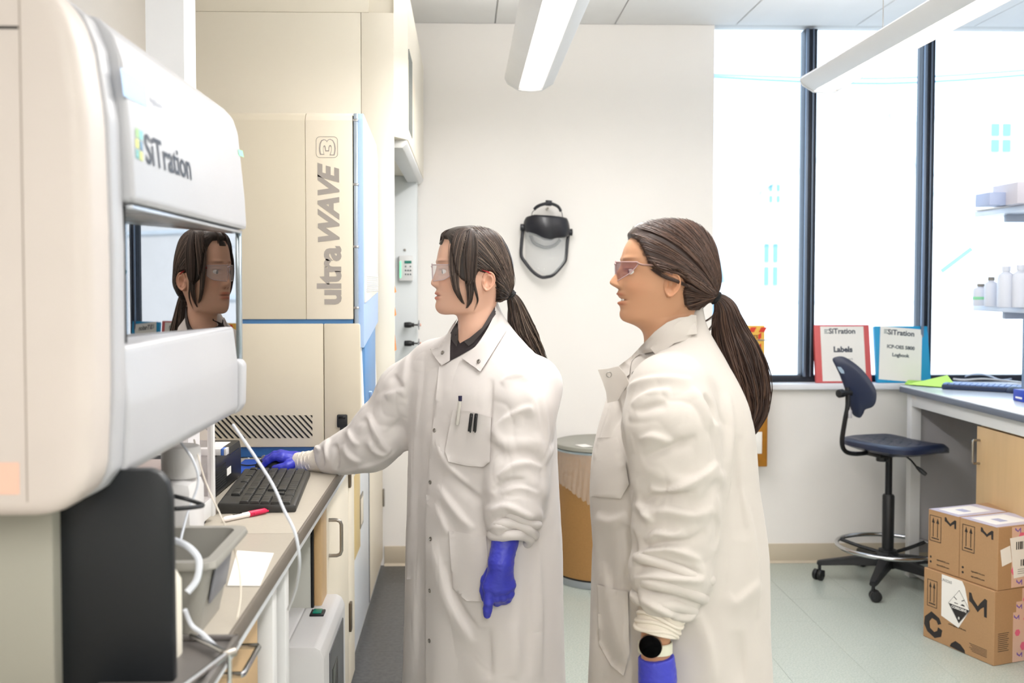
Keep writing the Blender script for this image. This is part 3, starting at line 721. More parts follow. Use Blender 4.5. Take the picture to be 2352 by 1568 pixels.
# marker pen
a, b = PZ(512, 1193, BZ+.007), PZ(612, 1172, BZ+.007)
mk = thing('marker_pen', 'white marker pen with a red cap lying beside the keyboard', 'pen', tuple(a)); d = (b-a); Ln = d.length; mk.rotation_euler = (0, 0, math.atan2(d.y, d.x))
MB().lathe([(0, 0), (.0035, .001), (.006, .006), (.0062, Ln*.60), (0, Ln*.60)], M=M_.Rotation(pi/2, 4, 'Y'), n=20).build('barrel', mat('marker_white', (235, 225, 220), .4), mk)
cp = MB().lathe([(.0055, Ln*.58), (.0072, Ln*.59), (.0068, Ln*.96), (.004, Ln), (0, Ln)], M=M_.Rotation(pi/2, 4, 'Y'), n=20).build('pen_cap', mat('marker_red', (205, 40, 80), .35), mk)
MB().box(Ln*.66, Ln*1.0, -.010, -.0075, -.0015, .003, bev=.0008).build('clip', MATS['marker_red'], cp)
text('Sharpie', .008, M_.Translation((Ln*.32, 0, .0063)), m_blackg, mk, ext=.0002, bold=.0002)
# sheet of paper
c4 = [PZ(*v, BZ+.0012) for v in ((545, 1264), (629, 1270), (597, 1345), (522, 1345))]
pp = MB(); pp.prism([(v.x, v.y) for v in c4], 'z', BZ+.0008, BZ+.0016)
tag(pp.build('paper_sheet', m_paper), 'white sheet of paper lying on the bench beside the grey bin', 'paper')
# grey bin: tapered open tub with a rolled rim
bn = thing('plastic_bin', 'grey plastic bin with a flared rim on the near bench', 'bin', (-.460, 1.60, BZ+.001))
m_bin = mat('bin_grey', (150, 147, 140), .45)
def loop(hx, hy, z, r=.02, n=5):
    out = []
    for (sx, sy, a0) in ((1, 1, 0), (-1, 1, 90), (-1, -1, 180), (1, -1, 270)):
        for i in range(n+1):
            aa = radians(a0+90*i/n); out.append((sx*(hx-r)+r*cos(aa), sy*(hy-r)+r*sin(aa), z))
    return out
rings = [loop(.050, .078, .0), loop(.072, .102, .120), loop(.084, .114, .120), loop(.087, .117, .113), loop(.089, .119, .116), loop(.086, .116, .125), loop(.070, .100, .125), loop(.048, .076, .004)]
V = [v for r in rings for v in r]; n1 = len(rings[0]); Fc = []
for i in range(len(rings)-1):
    for k in range(n1): Fc.append((i*n1+k, i*n1+(k+1) % n1, (i+1)*n1+(k+1) % n1, (i+1)*n1+k))
Fc.append(tuple(range(n1))[::-1]); Fc.append(tuple((len(rings)-1)*n1+k for k in range(n1)))
MB().raw(V, Fc).build('tub', m_bin, bn, smooth=60)
MB().box(.0515, .055, -.055, .05, .055, .110, bev=.001, M=M_.Rotation(radians(10.4), 4, 'Y')).build('side_tab', mat('bin_tab', (122, 122, 128), .45), bn)
# white bottle behind the shield
bt = thing('bottle', 'white plastic bottle between the dark shield and the grey bin', 'bottle', (-.452, 1.425, BZ+.001))
MB().lathe([(0, 0), (.042, 0), (.045, .004), (.045, .115), (.038, .128), (.024, .134), (0, .134)], n=32).build('body', mat('bottle_cream', (226, 220, 206), .35), bt)
MB().lathe([(.022, .130), (.022, .148), (.019, .152), (0, .152)], n=24).build('cap', m_white, bt)
# grey tray overhanging the bench, chrome rods of a clamp
tr = thing('sample_tray', 'flat grey tray jutting over the front edge of the bench', 'tray', (-.39, 1.42, BZ+.001))
MB().box(-.10, .052, -.19, .065, 0, .010, bev=.004).build('base', mat('tray_grey', (104, 99, 96), .4), tr)
rm = MB(); rm.box(.044, .052, -.19, .065, .010, .018, bev=.002); rm.box(-.10, .052, .057, .065, .010, .018, bev=.002)
rm.build('rim', MATS['tray_grey'], tr)
cl = thing('clamp', 'chrome rod clamp gripping the edge of the grey tray', 'clamp', (-.345, 1.40, BZ+.022))
MB().tube([(-.06, .07, .0), (-.02, .03, .0), (.012, -.005, .0)], .004, n=10, smooth=False).build('rod', m_chrome, cl)
MB().tube([(.010, -.005, .0), (-.02, -.12, -.001), (-.03, -.2, -.001)], .005, n=10, smooth=False).build('rod', m_chrome, cl)
MB().cyl((.004, -.012, 0), (.020, .004, 0), .0065, n=14, bev=.002).build('boss', m_steel, cl)
MB().cyl((.014, -.008, -.0), (.014, -.008, -.055), .0032, n=10).build('drop_rod', m_chrome, cl)
dk = tag(MB().lathe([(0, 0), (.022, 0), (.022, .012), (.019, .014), (0, .014)], n=28).build('lid', m_white), 'round white lid lying on the grey tray', 'lid'); dk.location = (-.44, 1.36, BZ+.012)
# loose tubing
m_tub = mat('clear_tubing', (228, 232, 240), .2, alpha=.85)
def hose(pts, r, label, name='tubing', m=m_tub):
    return tag(MB().tube([P(*p) if len(p) == 3 else p for p in pts], r, n=8).build(name, m), label, 'tube')
hose([(535, 975, 1.95), (580, 1040, 1.90), (625, 1110, 1.85), (652, 1170, 1.80), (678, 1225, 1.78), (688, 1290, 1.80), (680, 1350, 1.9), (662, 1400, 1.95)], .0028, 'pale tube curving from the spectrometer over the keyboard and down past the bench edge')
hose([(446, 1010, 1.9), (470, 1100, 1.8), (505, 1180, 1.75), (530, 1235, 1.70), (548, 1300, 1.66), (553, 1360, 1.62), (545, 1420, 1.58)], .0016, 'thin clear tube hanging over the rim of the grey bin', m=mat('thin_tube', (236, 226, 210), .2, alpha=.6))
hose([(400, 1240, 1.50), (432, 1255, 1.48), (456, 1285, 1.47), (452, 1330, 1.46), (430, 1360, 1.45)], .005, 'thick clear tube looped beside the dark shield')
hose([(425, 1400, 1.46), (440, 1435, 1.47), (465, 1455, 1.46), (500, 1490, 1.43)], .0035, 'clear tube running down from the bottle to the tray')
hose([(415, 1015, 1.75), (445, 1060, 1.72), (455, 1110, 1.72), (430, 1180, 1.7), (415, 1240, 1.66)], .0022, 'thin white tube arching in front of the autosampler')
hose([(400, 1139, 1.62), (436, 1148, 1.62), (466, 1160, 1.64), (440, 1165, 1.6), (402, 1168, 1.58)], .0036, 'black bent tube clip sticking out beside the dark shield', name='bent_rod', m=m_black)
# ================================================================== back wall things
# face shield hanging on the wall
FY = WY
fs = thing('face_shield', 'black and clear face shield hanging on the cream wall', 'face shield', tuple(P(1252, 552, FY)))
L = loc(fs)
def w(px, py, d): v = P(px, py, FY); return Vector((v.x, FY-d, v.z))-L
m_fs = mat('shield_black', (38, 38, 44), .3)
MB().cyl(w(1256, 480, .0), w(1256, 480, .05), .006).build('wall_hook', m_steel, fs)
MB().tube([w(1224, 484, .10), w(1232, 477, .11), w(1248, 472, .12), (w(1262, 472, .12)), w(1277, 478, .11), w(1284, 488, .10)], .006, n=8, flat=1.4).build('crown_strap', m_fs, fs)
MB().cyl(w(1256, 476, .10), w(1257, 464, .10), .016, .017, n=18, bev=.002).build('ratchet_knob', m_fs, fs)
MB().tube([w(1219, 497, .07), w(1224, 486, .09), w(1256, 471, .11), w(1283, 486, .09), w(1289, 500, .07)], .0018, n=6).build('head_band', m_fs, fs)
MB().tube([w(1218, 541, .02), w(1227, 558, .015), w(1250, 568, .012), w(1272, 564, .015), w(1286, 550, .02)], .009, n=8, flat=1).build('head_band', m_fs, fs)
# brow guard: curved band bulging to the front
V = []; Fc = []; NU, NV = 28, 10
for i in range(NU+1):
    u = i/NU; a = radians(-82+164*u)
    top = np.interp(u, [0, .12, .3, .6, .85, 1], [512, 500, 496, 499, 503, 520])
    bot = np.interp(u, [0, .08, .3, .45, .55, .62, .8, 1], [530, 532, 543, 554, 555, 549, 547, 540])
    x = 1202+ (1306-1202)*u+ 0*sin(a)
    xx = 1254+ 52.5*sin(a)/sin(radians(82)); yb = top; 
    for j in range(NV+1):
        t = j/NV
        V.append(w(xx, top+(bot-top)*t, .03+.085*cos(a)*(1-.1*t)+.012*sin(pi*t)))
for i in range(NU):
    for j in range(NV): k = i*(NV+1)+j; Fc.append((k, k+1, k+NV+2, k+NV+1))
o = MB().raw(V, Fc).build('brow_guard', m_fs, fs, smooth=60); md = o.modifiers.new('s', 'SOLIDIFY'); md.thickness = .004
for px, py in ((1199, 523), (1308, 534)):
    MB().cyl(w(px-5, py, .04), w(px+5, py, .04), .018, n=16, bev=.003).build('pivot_knob', m_fs, fs)
MB().tube([w(1200, 530, .035), w(1197, 560, .04), w(1196, 586, .045), w(1203, 600, .05), w(1222, 624, .06), w(1240, 636, .065), w(1254, 636, .065), w(1270, 630, .06), w(1293, 604, .05), w(1298, 590, .045), w(1301, 560, .04), w(1304, 540, .035)], .0085, n=10, flat=.8, sub=4).build('frame', m_fs, fs)
V = []; Fc = []
for i in range(17):
    u = i/16; a = radians(-75+150*u); xx = 1251+46*sin(a)/sin(radians(75))
    bot = np.interp(xx, [1205, 1225, 1250, 1272, 1297], [598, 620, 634, 628, 600])
    for j in range(7):
        t = j/6; V.append(w(xx*(1-t*.02)+1251*t*.02, 535+(bot-535)*t, .04+.07*cos(a)))
for i in range(16):
    for j in range(6): k = i*7+j; Fc.append((k, k+1, k+8, k+7))
o = MB().raw(V, Fc).build('visor', mat('visor_clear', (215, 218, 220), .05, alpha=.22), fs, smooth=60); md = o.modifiers.new('s', 'SOLIDIFY'); md.thickness = .0015
# fibre drum
dr_ = thing('fibre_drum', 'brown fibre drum with a grey lid and a clear bag hanging over its side', 'drum', (.668, 4.905, 0))
DR = .232
MB().lathe([(0, .002), (DR, .002), (DR, .64), (DR-.008, .64), (DR-.008, .01), (0, .01)], n=64).build('body', mat('fibre_brown', (160, 118, 68), .6, var=.08, vscale=120), dr_)
MB().lathe([(DR, .001), (DR+.004, .002), (DR+.004, .028), (DR+.001, .033), (DR, .033)], n=64).build('bottom_band', mat('band_grey', (150, 156, 160), .35, .4), dr_)
MB().lathe([(DR+.0008, .034), (DR+.002, .034), (DR+.002, .042), (DR+.0008, .042)], n=64).build('bottom_seam', m_dark, dr_)
ld_ = MB().lathe([(0, .672), (DR-.02, .672), (DR-.012, .676), (DR+.003, .672), (DR+.006, .664), (DR+.006, .655), (DR+.001, .652), (0, .65)], n=64).build('lid', mat('lid_grey', (150, 148, 138), .45), dr_)
MB().lathe([(DR+.001, .640), (DR+.007, .641), (DR+.007, .650), (DR+.001, .651)], n=64).build('locking_ring', mat('ring_blue_grey', (160, 174, 180), .3, .5), dr_)
m_bag = mat('clear_film', (232, 222, 214), .08, alpha=.27, bump=.8, bscale=25)
V = []; Fc = []; NU, NV = 120, 26
for i in range(NU+1):
    a = radians(180+ 100*i/NU)  # left to front
    px = i/NU
    low = np.interp(px, [0, .2, .45, .7, .85, 1], [.50, .49, .47, .41, .40, .46])+.006*sin(i*.9)
    for j in range(NV+1):
        t = j/NV; z = .642-(.642-low)*t
        r = DR+.007+.005*t+.0045*t*sin(i*.8+5*t)+.006*abs(mnoise.noise(Vector((i*.22+j*.25, j*.3, 2))))+.004*abs(mnoise.noise(Vector((i*.5-j*.4, j*.2, 7))))
        V.append((r*cos(a), r*sin(a), z))
for i in range(NU):
    for j in range(NV): k = i*(NV+1)+j; Fc.append((k, k+NV+1, k+NV+2, k+1))
MB().raw(V, Fc).build('liner_bag', m_bag, dr_, smooth=70)
for (x, y, r, s_) in ((-.10, -.13, .35, .055), (.035, -.06, -.3, .07)):
    MB().box(-s_/2, s_/2, -.04, .04, 0, .0008, M=M_.Translation((x, y, .673)) @ M_.Rotation(r, 4, 'Z')).build('label_sheet', m_paper, dr_)
# yellow safety sheet rack on the wall
rk = thing('binder_rack', 'yellow safety sheets rack with red hazard stripes on the wall behind the ponytail', 'rack', tuple(P(1720, 900, WY)))
L = loc(rk)
m_yel = mat('rack_yellow', (226, 178, 72), .45); m_red = mat('hazard_red', (206, 52, 36), .45); m_brn = mat('binder_orange', (176, 118, 38), .45, var=.25, vscale=20)
a, b = P(1655, 830, WY), P(1754, 747, WY)
back = bx(rk, 'backboard', m_yel, a.x, b.x, WY-.02, WY-.012, P(1720, 870, WY).z, b.z, .002)
for i in range(4):
    px = 1668+i*24
    prismL(rk, [(P(px, 765, WY).x, P(px, 762, WY).z), (P(px+13, 765, WY).x, P(px, 762, WY).z), (P(px+19, 752, WY).x, P(px, 751, WY).z), (P(px+6, 752, WY).x, P(px, 751, WY).z)], 'y', WY-.022, WY-.019, 'hazard_stripe', m_red, 0)
for i in range(4):
    py = 768+i*25
    prismL(rk, [(P(1746, 0, WY).x, P(1720, py+12, WY).z), (P(1753, 0, WY).x, P(1720, py+7, WY).z), (P(1753, 0, WY).x, P(1720, py-5, WY).z), (P(1746, 0, WY).x, P(1720, py, WY).z)], 'y', WY-.022, WY-.019, 'hazard_stripe', m_red, 0)
text('DATA SHEETS', .024, frame(P(1741, 771, WY-.021)-L-Vector((0, 0, .006)), (1, 0, 0), (0, 0, 1)), mat('ink_brown', (110, 70, 40), .5), rk, align='RIGHT', bold=.0008)
bx(rk, 'binder', m_brn, P(1662, 900, WY).x, P(1751, 900, WY).x, WY-.10, WY-.022, P(1720, 1064, WY).z, P(1720, 840, WY).z, .006)
bx(rk, 'spine_label', m_paper, P(1722, 900, WY).x, P(1738, 900, WY).x, WY-.102, WY-.099, P(1720, 1034, WY).z, P(1720, 985, WY).z, .001)
m_wire = mat('wire_grey', (120, 124, 132), .3, .8)
for py in (779, 832):
    z = P(1740, py, WY).z
    MB().tube([(P(1745, 0, WY).x-L.x, WY-.02-L.y, z-L.z), (P(1772, 0, WY).x-L.x, WY-.06-L.y, z-L.z), (P(1745, 0, WY).x-L.x, WY-.11-L.y, z-L.z), (P(1660, 0, WY).x-L.x, WY-.11-L.y, z-L.z)], .0016, n=6, smooth=False).build('wire', m_wire, rk)
# binders leaning in the window
def binder(name, label, px0, px1, py0, py1, col, papercol, lines, tilt, pshift=0, lean=.05):
    t = thing(name, label, 'binder', (0, 0, 0))
    yb = WY+.035
    a, b = P(px0, py1, yb), P(px1, py0, yb)
    wd, h = b.x-a.x, b.z-(zb+.001); wd *= 1.0
    t.location = ((a.x+b.x)/2, yb-.03, zb+.001); t.rotation_euler = (-math.asin(lean/h), 0, 0)
    m = mat('binder_'+name+label[:6], col, .4)
    MB().box(-wd/2, wd/2, 0, .028, 0, h, bev=.004).build('cover', m, t)
    pw = wd*.78; px = pshift
    Mx = M_.Translation((px, -.0012, h*.5)) @ M_.Rotation(tilt, 4, 'Y')
    s = MB().box(-pw/2, pw/2, -.0006, .0006, -h*.47, h*.47, M=Mx).build('title_sheet', m_paper, t)
    for (str_, z, size, bold) in lines:
        Mt = Mx @ frame((0, -.0009, z*h), (1, 0, 0), (0, 0, 1))
        text(str_, size, Mt, mat('ink_dark', (70, 74, 84), .5), s, bold=bold, ext=.0002)
    lg = MB()
    e0 = -pw*.41
    Ml = Mx
    for i in range(3):
        for j in range(3):
            if (i, j) in ((2, 1),): continue
            x = e0+i*.0075; z = .345*h+j*.0085
            lg.prism([(x, z), (x+.0055, z+.001), (x+.006, z+.0065), (x+.001, z+.0055)], 'y', -.0015, -.0009, M=Ml)
    lg.build('emblem', mat('emblem_teal', (88, 110, 112), .5), s)
    return t
binder('binder', 'red ring binder titled Labels leaning in the window', 1871, 2000, 744, 873, (206, 92, 92), 0, [('SiTration', .385, .038, .0012), ('Labels', .07, .040, .0018), ('(Waste and Hazard)', -.09, .012, 0)], 0, .0)
binder('binder', 'blue logbook binder leaning in the window beside the red one', 2010, 2135, 747, 874, (30, 150, 200), 0, [('SiTration', .375, .038, .0012), ('ICP-OES 5800', .12, .025, .0009), ('Logbook', -.02, .025, .0009)], radians(5), -.012)
# ================================================================== desk by the window, and what stands on it
DZ = .945
dk0 = PZ(2067, 885, DZ)
dx, dy1 = dk0.x, dk0.y
desk = thing('desk', 'grey topped white steel lab desk by the window', 'desk', (2.55, 4.0, 0))
bx(desk, 'desktop', mat('desk_top', (218, 222, 230), .22, var=.03), dx, 3.05, 2.9, dy1, DZ-.006, DZ, .002)
bx(desk, 'edge_band', mat('desk_edge', (96, 102, 116), .45), dx-.003, 3.05, 2.9, dy1+.003, DZ-.032, DZ-.0065, .003)
bx(desk, 'apron', m_wht, dx+.03, dx+.05, 2.9, dy1-.02, DZ-.095, DZ-.033, .002)
bx(desk, 'apron', m_wht, dx+.03, 3.05, dy1-.04, dy1-.02, DZ-.095, DZ-.033, .002)
bx(desk, 'leg', m_wht, dx+.028, dx+.078, dy1-.07, dy1-.02, .001, DZ-.033, .003)
bx(desk, 'leg', m_wht, 2.95, 3.0, dy1-.07, dy1-.02, .001, DZ-.033, .003)
bx(desk, 'foot_rail', m_wht, dx+.03, dx+.075, 3.3, dy1-.07, .03, .07, .003)
bx(desk, 'wall_shade_panel', mat('wall_shade_grey', (168, 166, 168), .5), dx+.08, 3.0, dy1-.05, dy1-.04, .12, DZ-.1, .002)  # grey sheet whose colour stands for the wall in shade under the desk
bx(desk, 'tag_sticker', m_paper, dx+.0295, dx+.0305, dy1-.12, dy1-.07, DZ-.058, DZ-.045, 0)
# maple cabinet under the desk
wc = thing('base_cabinet', 'maple cabinet with a steel handle under the window desk', 'cabinet', (2.5, 3.8, 0))
cy1 = PX(2243, 1000, dx+.04).y
bx(wc, 'body', m_wood, dx+.06, 2.95, 3.1, cy1, .08, DZ-.1, .002)
bx(wc, 'plinth', m_dark, dx+.10, 2.93, 3.12, cy1-.02, .001, .08, .001)
dd = bx(wc, 'door', m_wood, dx+.04, dx+.059, 3.15, cy1-.002, .09, DZ-.105, .003)
hy = cy1-.03; h0, h1 = PX(2240, 1066, dx+.01).z, PX(2240, 1012, dx+.01).z
L = loc(wc)
MB().tube([Vector(v)-L for v in ((dx+.04, hy, h1), (dx+.012, hy, h1), (dx+.008, hy, h1-.005), (dx+.008, hy, h0+.005), (dx+.012, hy, h0), (dx+.04, hy, h0))], .005, n=10, smooth=False).build('handle', m_steel, dd)
# shelving above the desk
shf = thing('reagent_shelf', 'pale two-tier shelving unit standing at the window end of the desk', 'shelf', (2.75, 4.5, DZ))
m_sh = mat('shelf_white', (214, 220, 232), .35)
s1 = P(2235, 705, 4.62); s2 = P(2238, 490, 4.62)
for s_ in (s1, s2):
    bx(shf, 'shelf_board', m_sh, s_.x, 3.05, 3.2, 4.62, s_.z-.016, s_.z+.008, .002)
    bx(shf, 'bracket', mat('bracket_grey', (176, 184, 198), .4), s_.x+.06, 3.05, 4.45, 4.475, s_.z-.05, s_.z-.017, .002)
ux = P(2345, 800, 4.5).x
bx(shf, 'upright', mat('upright_grey', (150, 164, 186), .35, .2), ux+.01, ux+.04, 4.47, 4.51, DZ+.001, CZ-.002, .003)
ob = tag(MB().box(-.05, .05, -.06, .06, 0, .055, bev=.003).build('carton', mat('carton_lilac', (176, 188, 220), .5)), 'flat blue-grey carton on the upper shelf', 'box'); ob.location = (P(2268, 470, 4.35).x, 4.3, s2.z+.009)
ob = tag(MB().box(-.075, .075, -.1, .1, 0, .09, bev=.003).build('carton', mat('carton_white', (206, 202, 212), .5)), 'larger white carton at the right end of the upper shelf', 'box'); ob.location = (P(2332, 470, 4.3).x, 4.25, s2.z+.009)
ob = tag(MB().box(-.11, .11, -.14, .14, 0, .006, bev=.001).build('papers', m_paper), 'loose papers lying flat on the front of the upper shelf', 'paper'); ob.location = (s2.x+.10, 4.46, s2.z+.0085)
# bottles and bins on the lower shelf
def reagent(px, py0, r, h, Y, label, col, cap, band, sq=False):
    x = P(px, 690, Y).x
    t = thing('reagent_bottle', label, 'bottle', (x, Y, s1.z+.009), 0, 'reagent bottles on the lower shelf')
    MB().lathe([(0, 0), (r*.95, 0), (r, .004), (r, h*.70), (r*.85, h*.80), (r*.42, h*.86), (r*.42, h*.90), (0, h*.90)], n=20).build('body', col, t)
    MB().lathe([(r*.5, h*.88), (r*.5, h), (0, h)], n=18).build('cap', cap, t)
    if band: MB().lathe([(r+.0005, h*.28), (r+.001, h*.29), (r+.001, h*.40), (r+.0005, h*.41)], n=20).build('label_band', band, t)
m_hdpe = mat('hdpe', (216, 220, 232), .4); m_gb = mat('green_band', (140, 215, 165), .5); m_yb = mat('yellow_band', (232, 212, 140), .5); m_rb = mat('red_band', (200, 60, 80), .5)
reagent(2252, 0, .032, .10, 4.50, 'squat white bottle with a green band at the front of the lower shelf', m_hdpe, m_grey, m_gb)
reagent(2276, 0, .028, .13, 4.40, 'white bottle with a grey cap behind the green banded one', m_hdpe, m_grey, None)
reagent(2300, 0, .032, .11, 4.50, 'white bottle with a red band on the lower shelf', m_hdpe, m_hdpe, m_rb)
reagent(2310, 0, .035, .175, 4.25, 'tall white bottle standing behind the red banded one', m_hdpe, m_hdpe, None)
reagent(2326, 0, .030, .11, 4.48, 'white bottle with a yellow band, left of two', m_hdpe, m_hdpe, m_yb)
reagent(2350, 0, .030, .11, 4.44, 'white bottle with a yellow band, right of two', m_hdpe, m_hdpe, m_yb)
reagent(2344, 0, .034, .18, 4.20, 'tall white bottle at the right edge of the lower shelf', m_hdpe, m_hdpe, None)
o = tag(MB().box(-.02, .02, -.001, .001, -.055, .0, M=M_.Rotation(radians(12), 4, 'Y')).build('sticky_note', mat('note_yellow', (222, 226, 190), .6)), 'pale yellow sticky note hanging from the lower shelf edge', 'note')
o.location = (P(2325, 702, 4.621).x, 4.622, s1.z+.008)
o.location = (P(2325, 705, 3.19).x, 3.196, s1.z+.0)
o.location = (s1.x+.17, 4.6205, s1.z+.002)
# green folder, keyboard, mouse, cables
gf = MB()
pts = [PZ(2080, 880, DZ+.002), PZ(2188, 892, DZ+.002), PZ(2200, 888, DZ+.002), PZ(2168, 866, DZ+.002), PZ(2088, 872, DZ+.002)]
gfo = thing('folder', 'lime green folder with a raised corner at the desk end', 'folder', tuple(pts[0]))
L = loc(gfo)
MB().prism([(PZ(2078, 883, DZ).x, PZ(2078, 883, DZ).y), (PZ(2200, 892, DZ).x, PZ(2200, 892, DZ).y), (PZ(2176, 878, DZ).x, PZ(2176, 878, DZ).y), (PZ(2085, 875, DZ).x, PZ(2085, 875, DZ).y)], 'z', DZ+.0008, DZ+.006, bev=.001, M=M_.Translation(-L)).build('back_cover', mat('lime', (168, 222, 66), .5), gfo)
a, b, c, e = PZ(2085, 882, DZ+.007), PZ(2200, 891, DZ+.007), PZ(2176, 876, DZ+.007), PZ(2120, 874, DZ+.007)
tip = P(2176, 861, 4.83)
MB().raw([a-L, b-L, tip-L, e-L, b-L-Vector((0, 0, .001)), a-L-Vector((0, 0, .001))], [(0, 1, 2), (0, 2, 3), (0, 5, 4, 1)]).build('front_cover', mat('lime_light', (196, 240, 110), .5), gfo)
k2 = thing('keyboard', 'dark keyboard on the window desk beside the green folder', 'keyboard', tuple(PZ(2268, 888, DZ+.001)), radians(-6))
k2.location = (2.50, 4.42, DZ+.001)
A, B = PZ(2195, 880, DZ+.01), PZ(2335, 900, DZ+.01)
k2.location = ((A.x+B.x)/2+.02, (A.y+B.y)/2-.05, DZ+.001); k2.rotation_euler = (0, 0, math.atan2(B.y-A.y, B.x-A.x)*.45)
MB().box(-.22, .22, -.07, .07, 0, .022, bev=.004).build('case', mat('keyboard_navy', (40, 52, 78), .4), k2)
for r in range(5):
    for c_ in range(18):
        o = bpy.data.objects.new('key', None) if False else None
        if (r, c_) == (0, 0):
            ok = MB().box(-.0105, .0105, -.0105, .0105, 0, .007, bev=.001, seg=1).build('key', mat('key_blue', (120, 146, 196), .4), k2); km = ok.data
        else:
            ok = bpy.data.objects.new('key', km); C.objects.link(ok); ok.parent = k2
        ok.location = (-.205+c_*.024, -.052+r*.026, .021)
ms = thing('mouse', 'dark mouse on the window desk at the right edge', 'mouse', tuple(PZ(2330, 902, DZ+.001)), radians(20))
mm = MB(); mm.sphere((0, 0, 0), .03, (1, 1.8, 1.0), seg=20)
for v in mm.bm.verts: v.co.z = max(v.co.z, 0)
mm.build('shell', mat('mouse_navy', (34, 46, 72), .35), ms)
bbx = thing('carton', 'blue carton with white lettering at the right edge of the desk', 'box', tuple(PZ(2352, 922, DZ+.001)))
MB().box(-.02, .10, -.03, .05, 0, .05, bev=.002).build('body', mat('carton_blue', (40, 66, 170), .4), bbx)
MB().box(-.0212, -.0195, -.02, .03, .012, .02).build('print', m_paper, bbx)
def dcable(pts, r, label, col, name='cable'):
    return tag(MB().tube([PZ(p[0], p[1], DZ+r+.001+(p[2] if len(p) > 2 else 0)) for p in pts], r, n=8).build(name, col), label, 'cable')
m_cb = mat('cable_pale', (196, 206, 224), .4)
dcable([(2215, 868), (2222, 862, .02), (2245, 858, .03), (2270, 862, .02), (2300, 872), (2330, 868)], .004, 'pale coiled cable lying behind the keyboard on the window desk', m_cb)
dcable([(2190, 870), (2215, 872), (2260, 870, .01), (2310, 874), (2345, 878)], .005, 'white power cord along the back of the window desk', m_white)
st_ = P(2344, 830, 4.40)
lb = thing('monitor_stand', 'dark monitor stand post at the right edge of the desk', 'stand', (P(2343, 860, 4.45).x, 4.38, DZ+.001))
MB().box(-.008, .012, -.012, .012, .004, .40, bev=.003).build('post', mat('stand_blue', (70, 92, 128), .35, .3), lb)
MB().lathe([(0, 0), (.06, 0), (.06, .006), (.015, .012), (0, .012)], n=24).build('base', MATS['stand_blue'], lb)
# ================================================================== lab stool
stl = thing('lab_stool', 'black lab stool with a chrome foot ring by the window', 'stool', (2.035, 4.74, 0))
sc_ = Vector((2.035, 4.74, 0))
m_pu = mat('polyurethane_black', (34, 42, 66), .36, bump=.15, bscale=150)  # black polyurethane with the sky's blue sheen put into its base colour
m_nyl = mat('nylon_black', (26, 27, 30), .4)
cast0 = PZ(1880, 1330, .0); ang0 = math.atan2(cast0.y-sc_.y, cast0.x-sc_.x)
for k in range(5):
    a = ang0+k*2*pi/5; d = Vector((cos(a), sin(a), 0)); R_ = .315
    leg = MB(); s_ = Vector((-d.y, d.x, 0))
    V = []; Fc = []
    for i, (r, wd, z0, z1) in enumerate(((.02, .036, .095, .145), (.12, .030, .09, .132), (.22, .024, .082, .113), (.30, .020, .074, .098), (.325, .016, .072, .092))):
        for (sx, z) in ((-1, z0), (1, z0), (.8, z1), (-.8, z1)): V.append(d*r+s_*wd*sx+Vector((0, 0, z)))
    for i in range(4):
        for j in range(4): Fc.append((i*4+j, i*4+(j+1) % 4, i*4+4+(j+1) % 4, i*4+4+j))
    Fc += [(3, 2, 1, 0), (16, 17, 18, 19)]
    leg.raw(V, Fc); bmesh.ops.recalc_face_normals(leg.bm, faces=leg.bm.faces)
    bmesh.ops.bevel(leg.bm, geom=list(leg.bm.edges), offset=.004, segments=2, affect='EDGES')
    lo_ = leg.build('leg', m_nyl, stl)
    c = d*.312
    cs = MB(); cs.cyl(c+Vector((0, 0, .045)), c+Vector((0, 0, .078)), .008, n=12)
    ca = a+1.0+k; cdv = Vector((cos(ca), sin(ca), 0)); cv = Vector((-cdv.y, cdv.x, 0))
    for sg_ in (-1, 1):
        cc = c+cdv*.010+cv*sg_*.013+Vector((0, 0, .0265)); cs.cyl(cc-cv*.009, cc+cv*.009, .026, n=24, bev=.003)
    cs.box(-.004, .004, -.028, .028, .02, .05, bev=.002, M=M_.Translation(c) @ M_.Rotation(ca, 4, 'Z'))
    cs.build('caster', m_nyl, lo_)
MB().lathe([(0, .085), (.05, .088), (.052, .15), (.036, .165), (0, .165)], n=32).build('hub', m_nyl, stl)
MB().lathe([(0, .15), (.027, .15), (.028, .43), (.024, .437), (0, .437)], n=28).build('column_sleeve', m_nyl, stl)
MB().lathe([(0, .42), (.0165, .42), (.0165, .655), (0, .655)], n=24).build('gas_column', mat('column_black', (40, 42, 46), .25, .5), stl)
ring_z = P(2049, 1254, 4.74).z
rg = MB(); rg.tube([(.235*cos(i*2*pi/40), .235*sin(i*2*pi/40), ring_z) for i in range(40)], .0105, n=12, closed=True, smooth=False)
ro = rg.build('foot_ring', m_chrome, stl, smooth=60)
for k in range(3):
    a = radians(20+120*k); MB().tube([(.03*cos(a), .03*sin(a), ring_z-.035), (.14*cos(a), .14*sin(a), ring_z-.02), (.235*cos(a), .235*sin(a), ring_z)], .009, n=8).build('ring_spoke', m_nyl, stl)
MB().lathe([(.027, ring_z-.06), (.042, ring_z-.055), (.042, ring_z-.015), (.027, ring_z-.01)], n=24).build('ring_collar', m_nyl, stl)
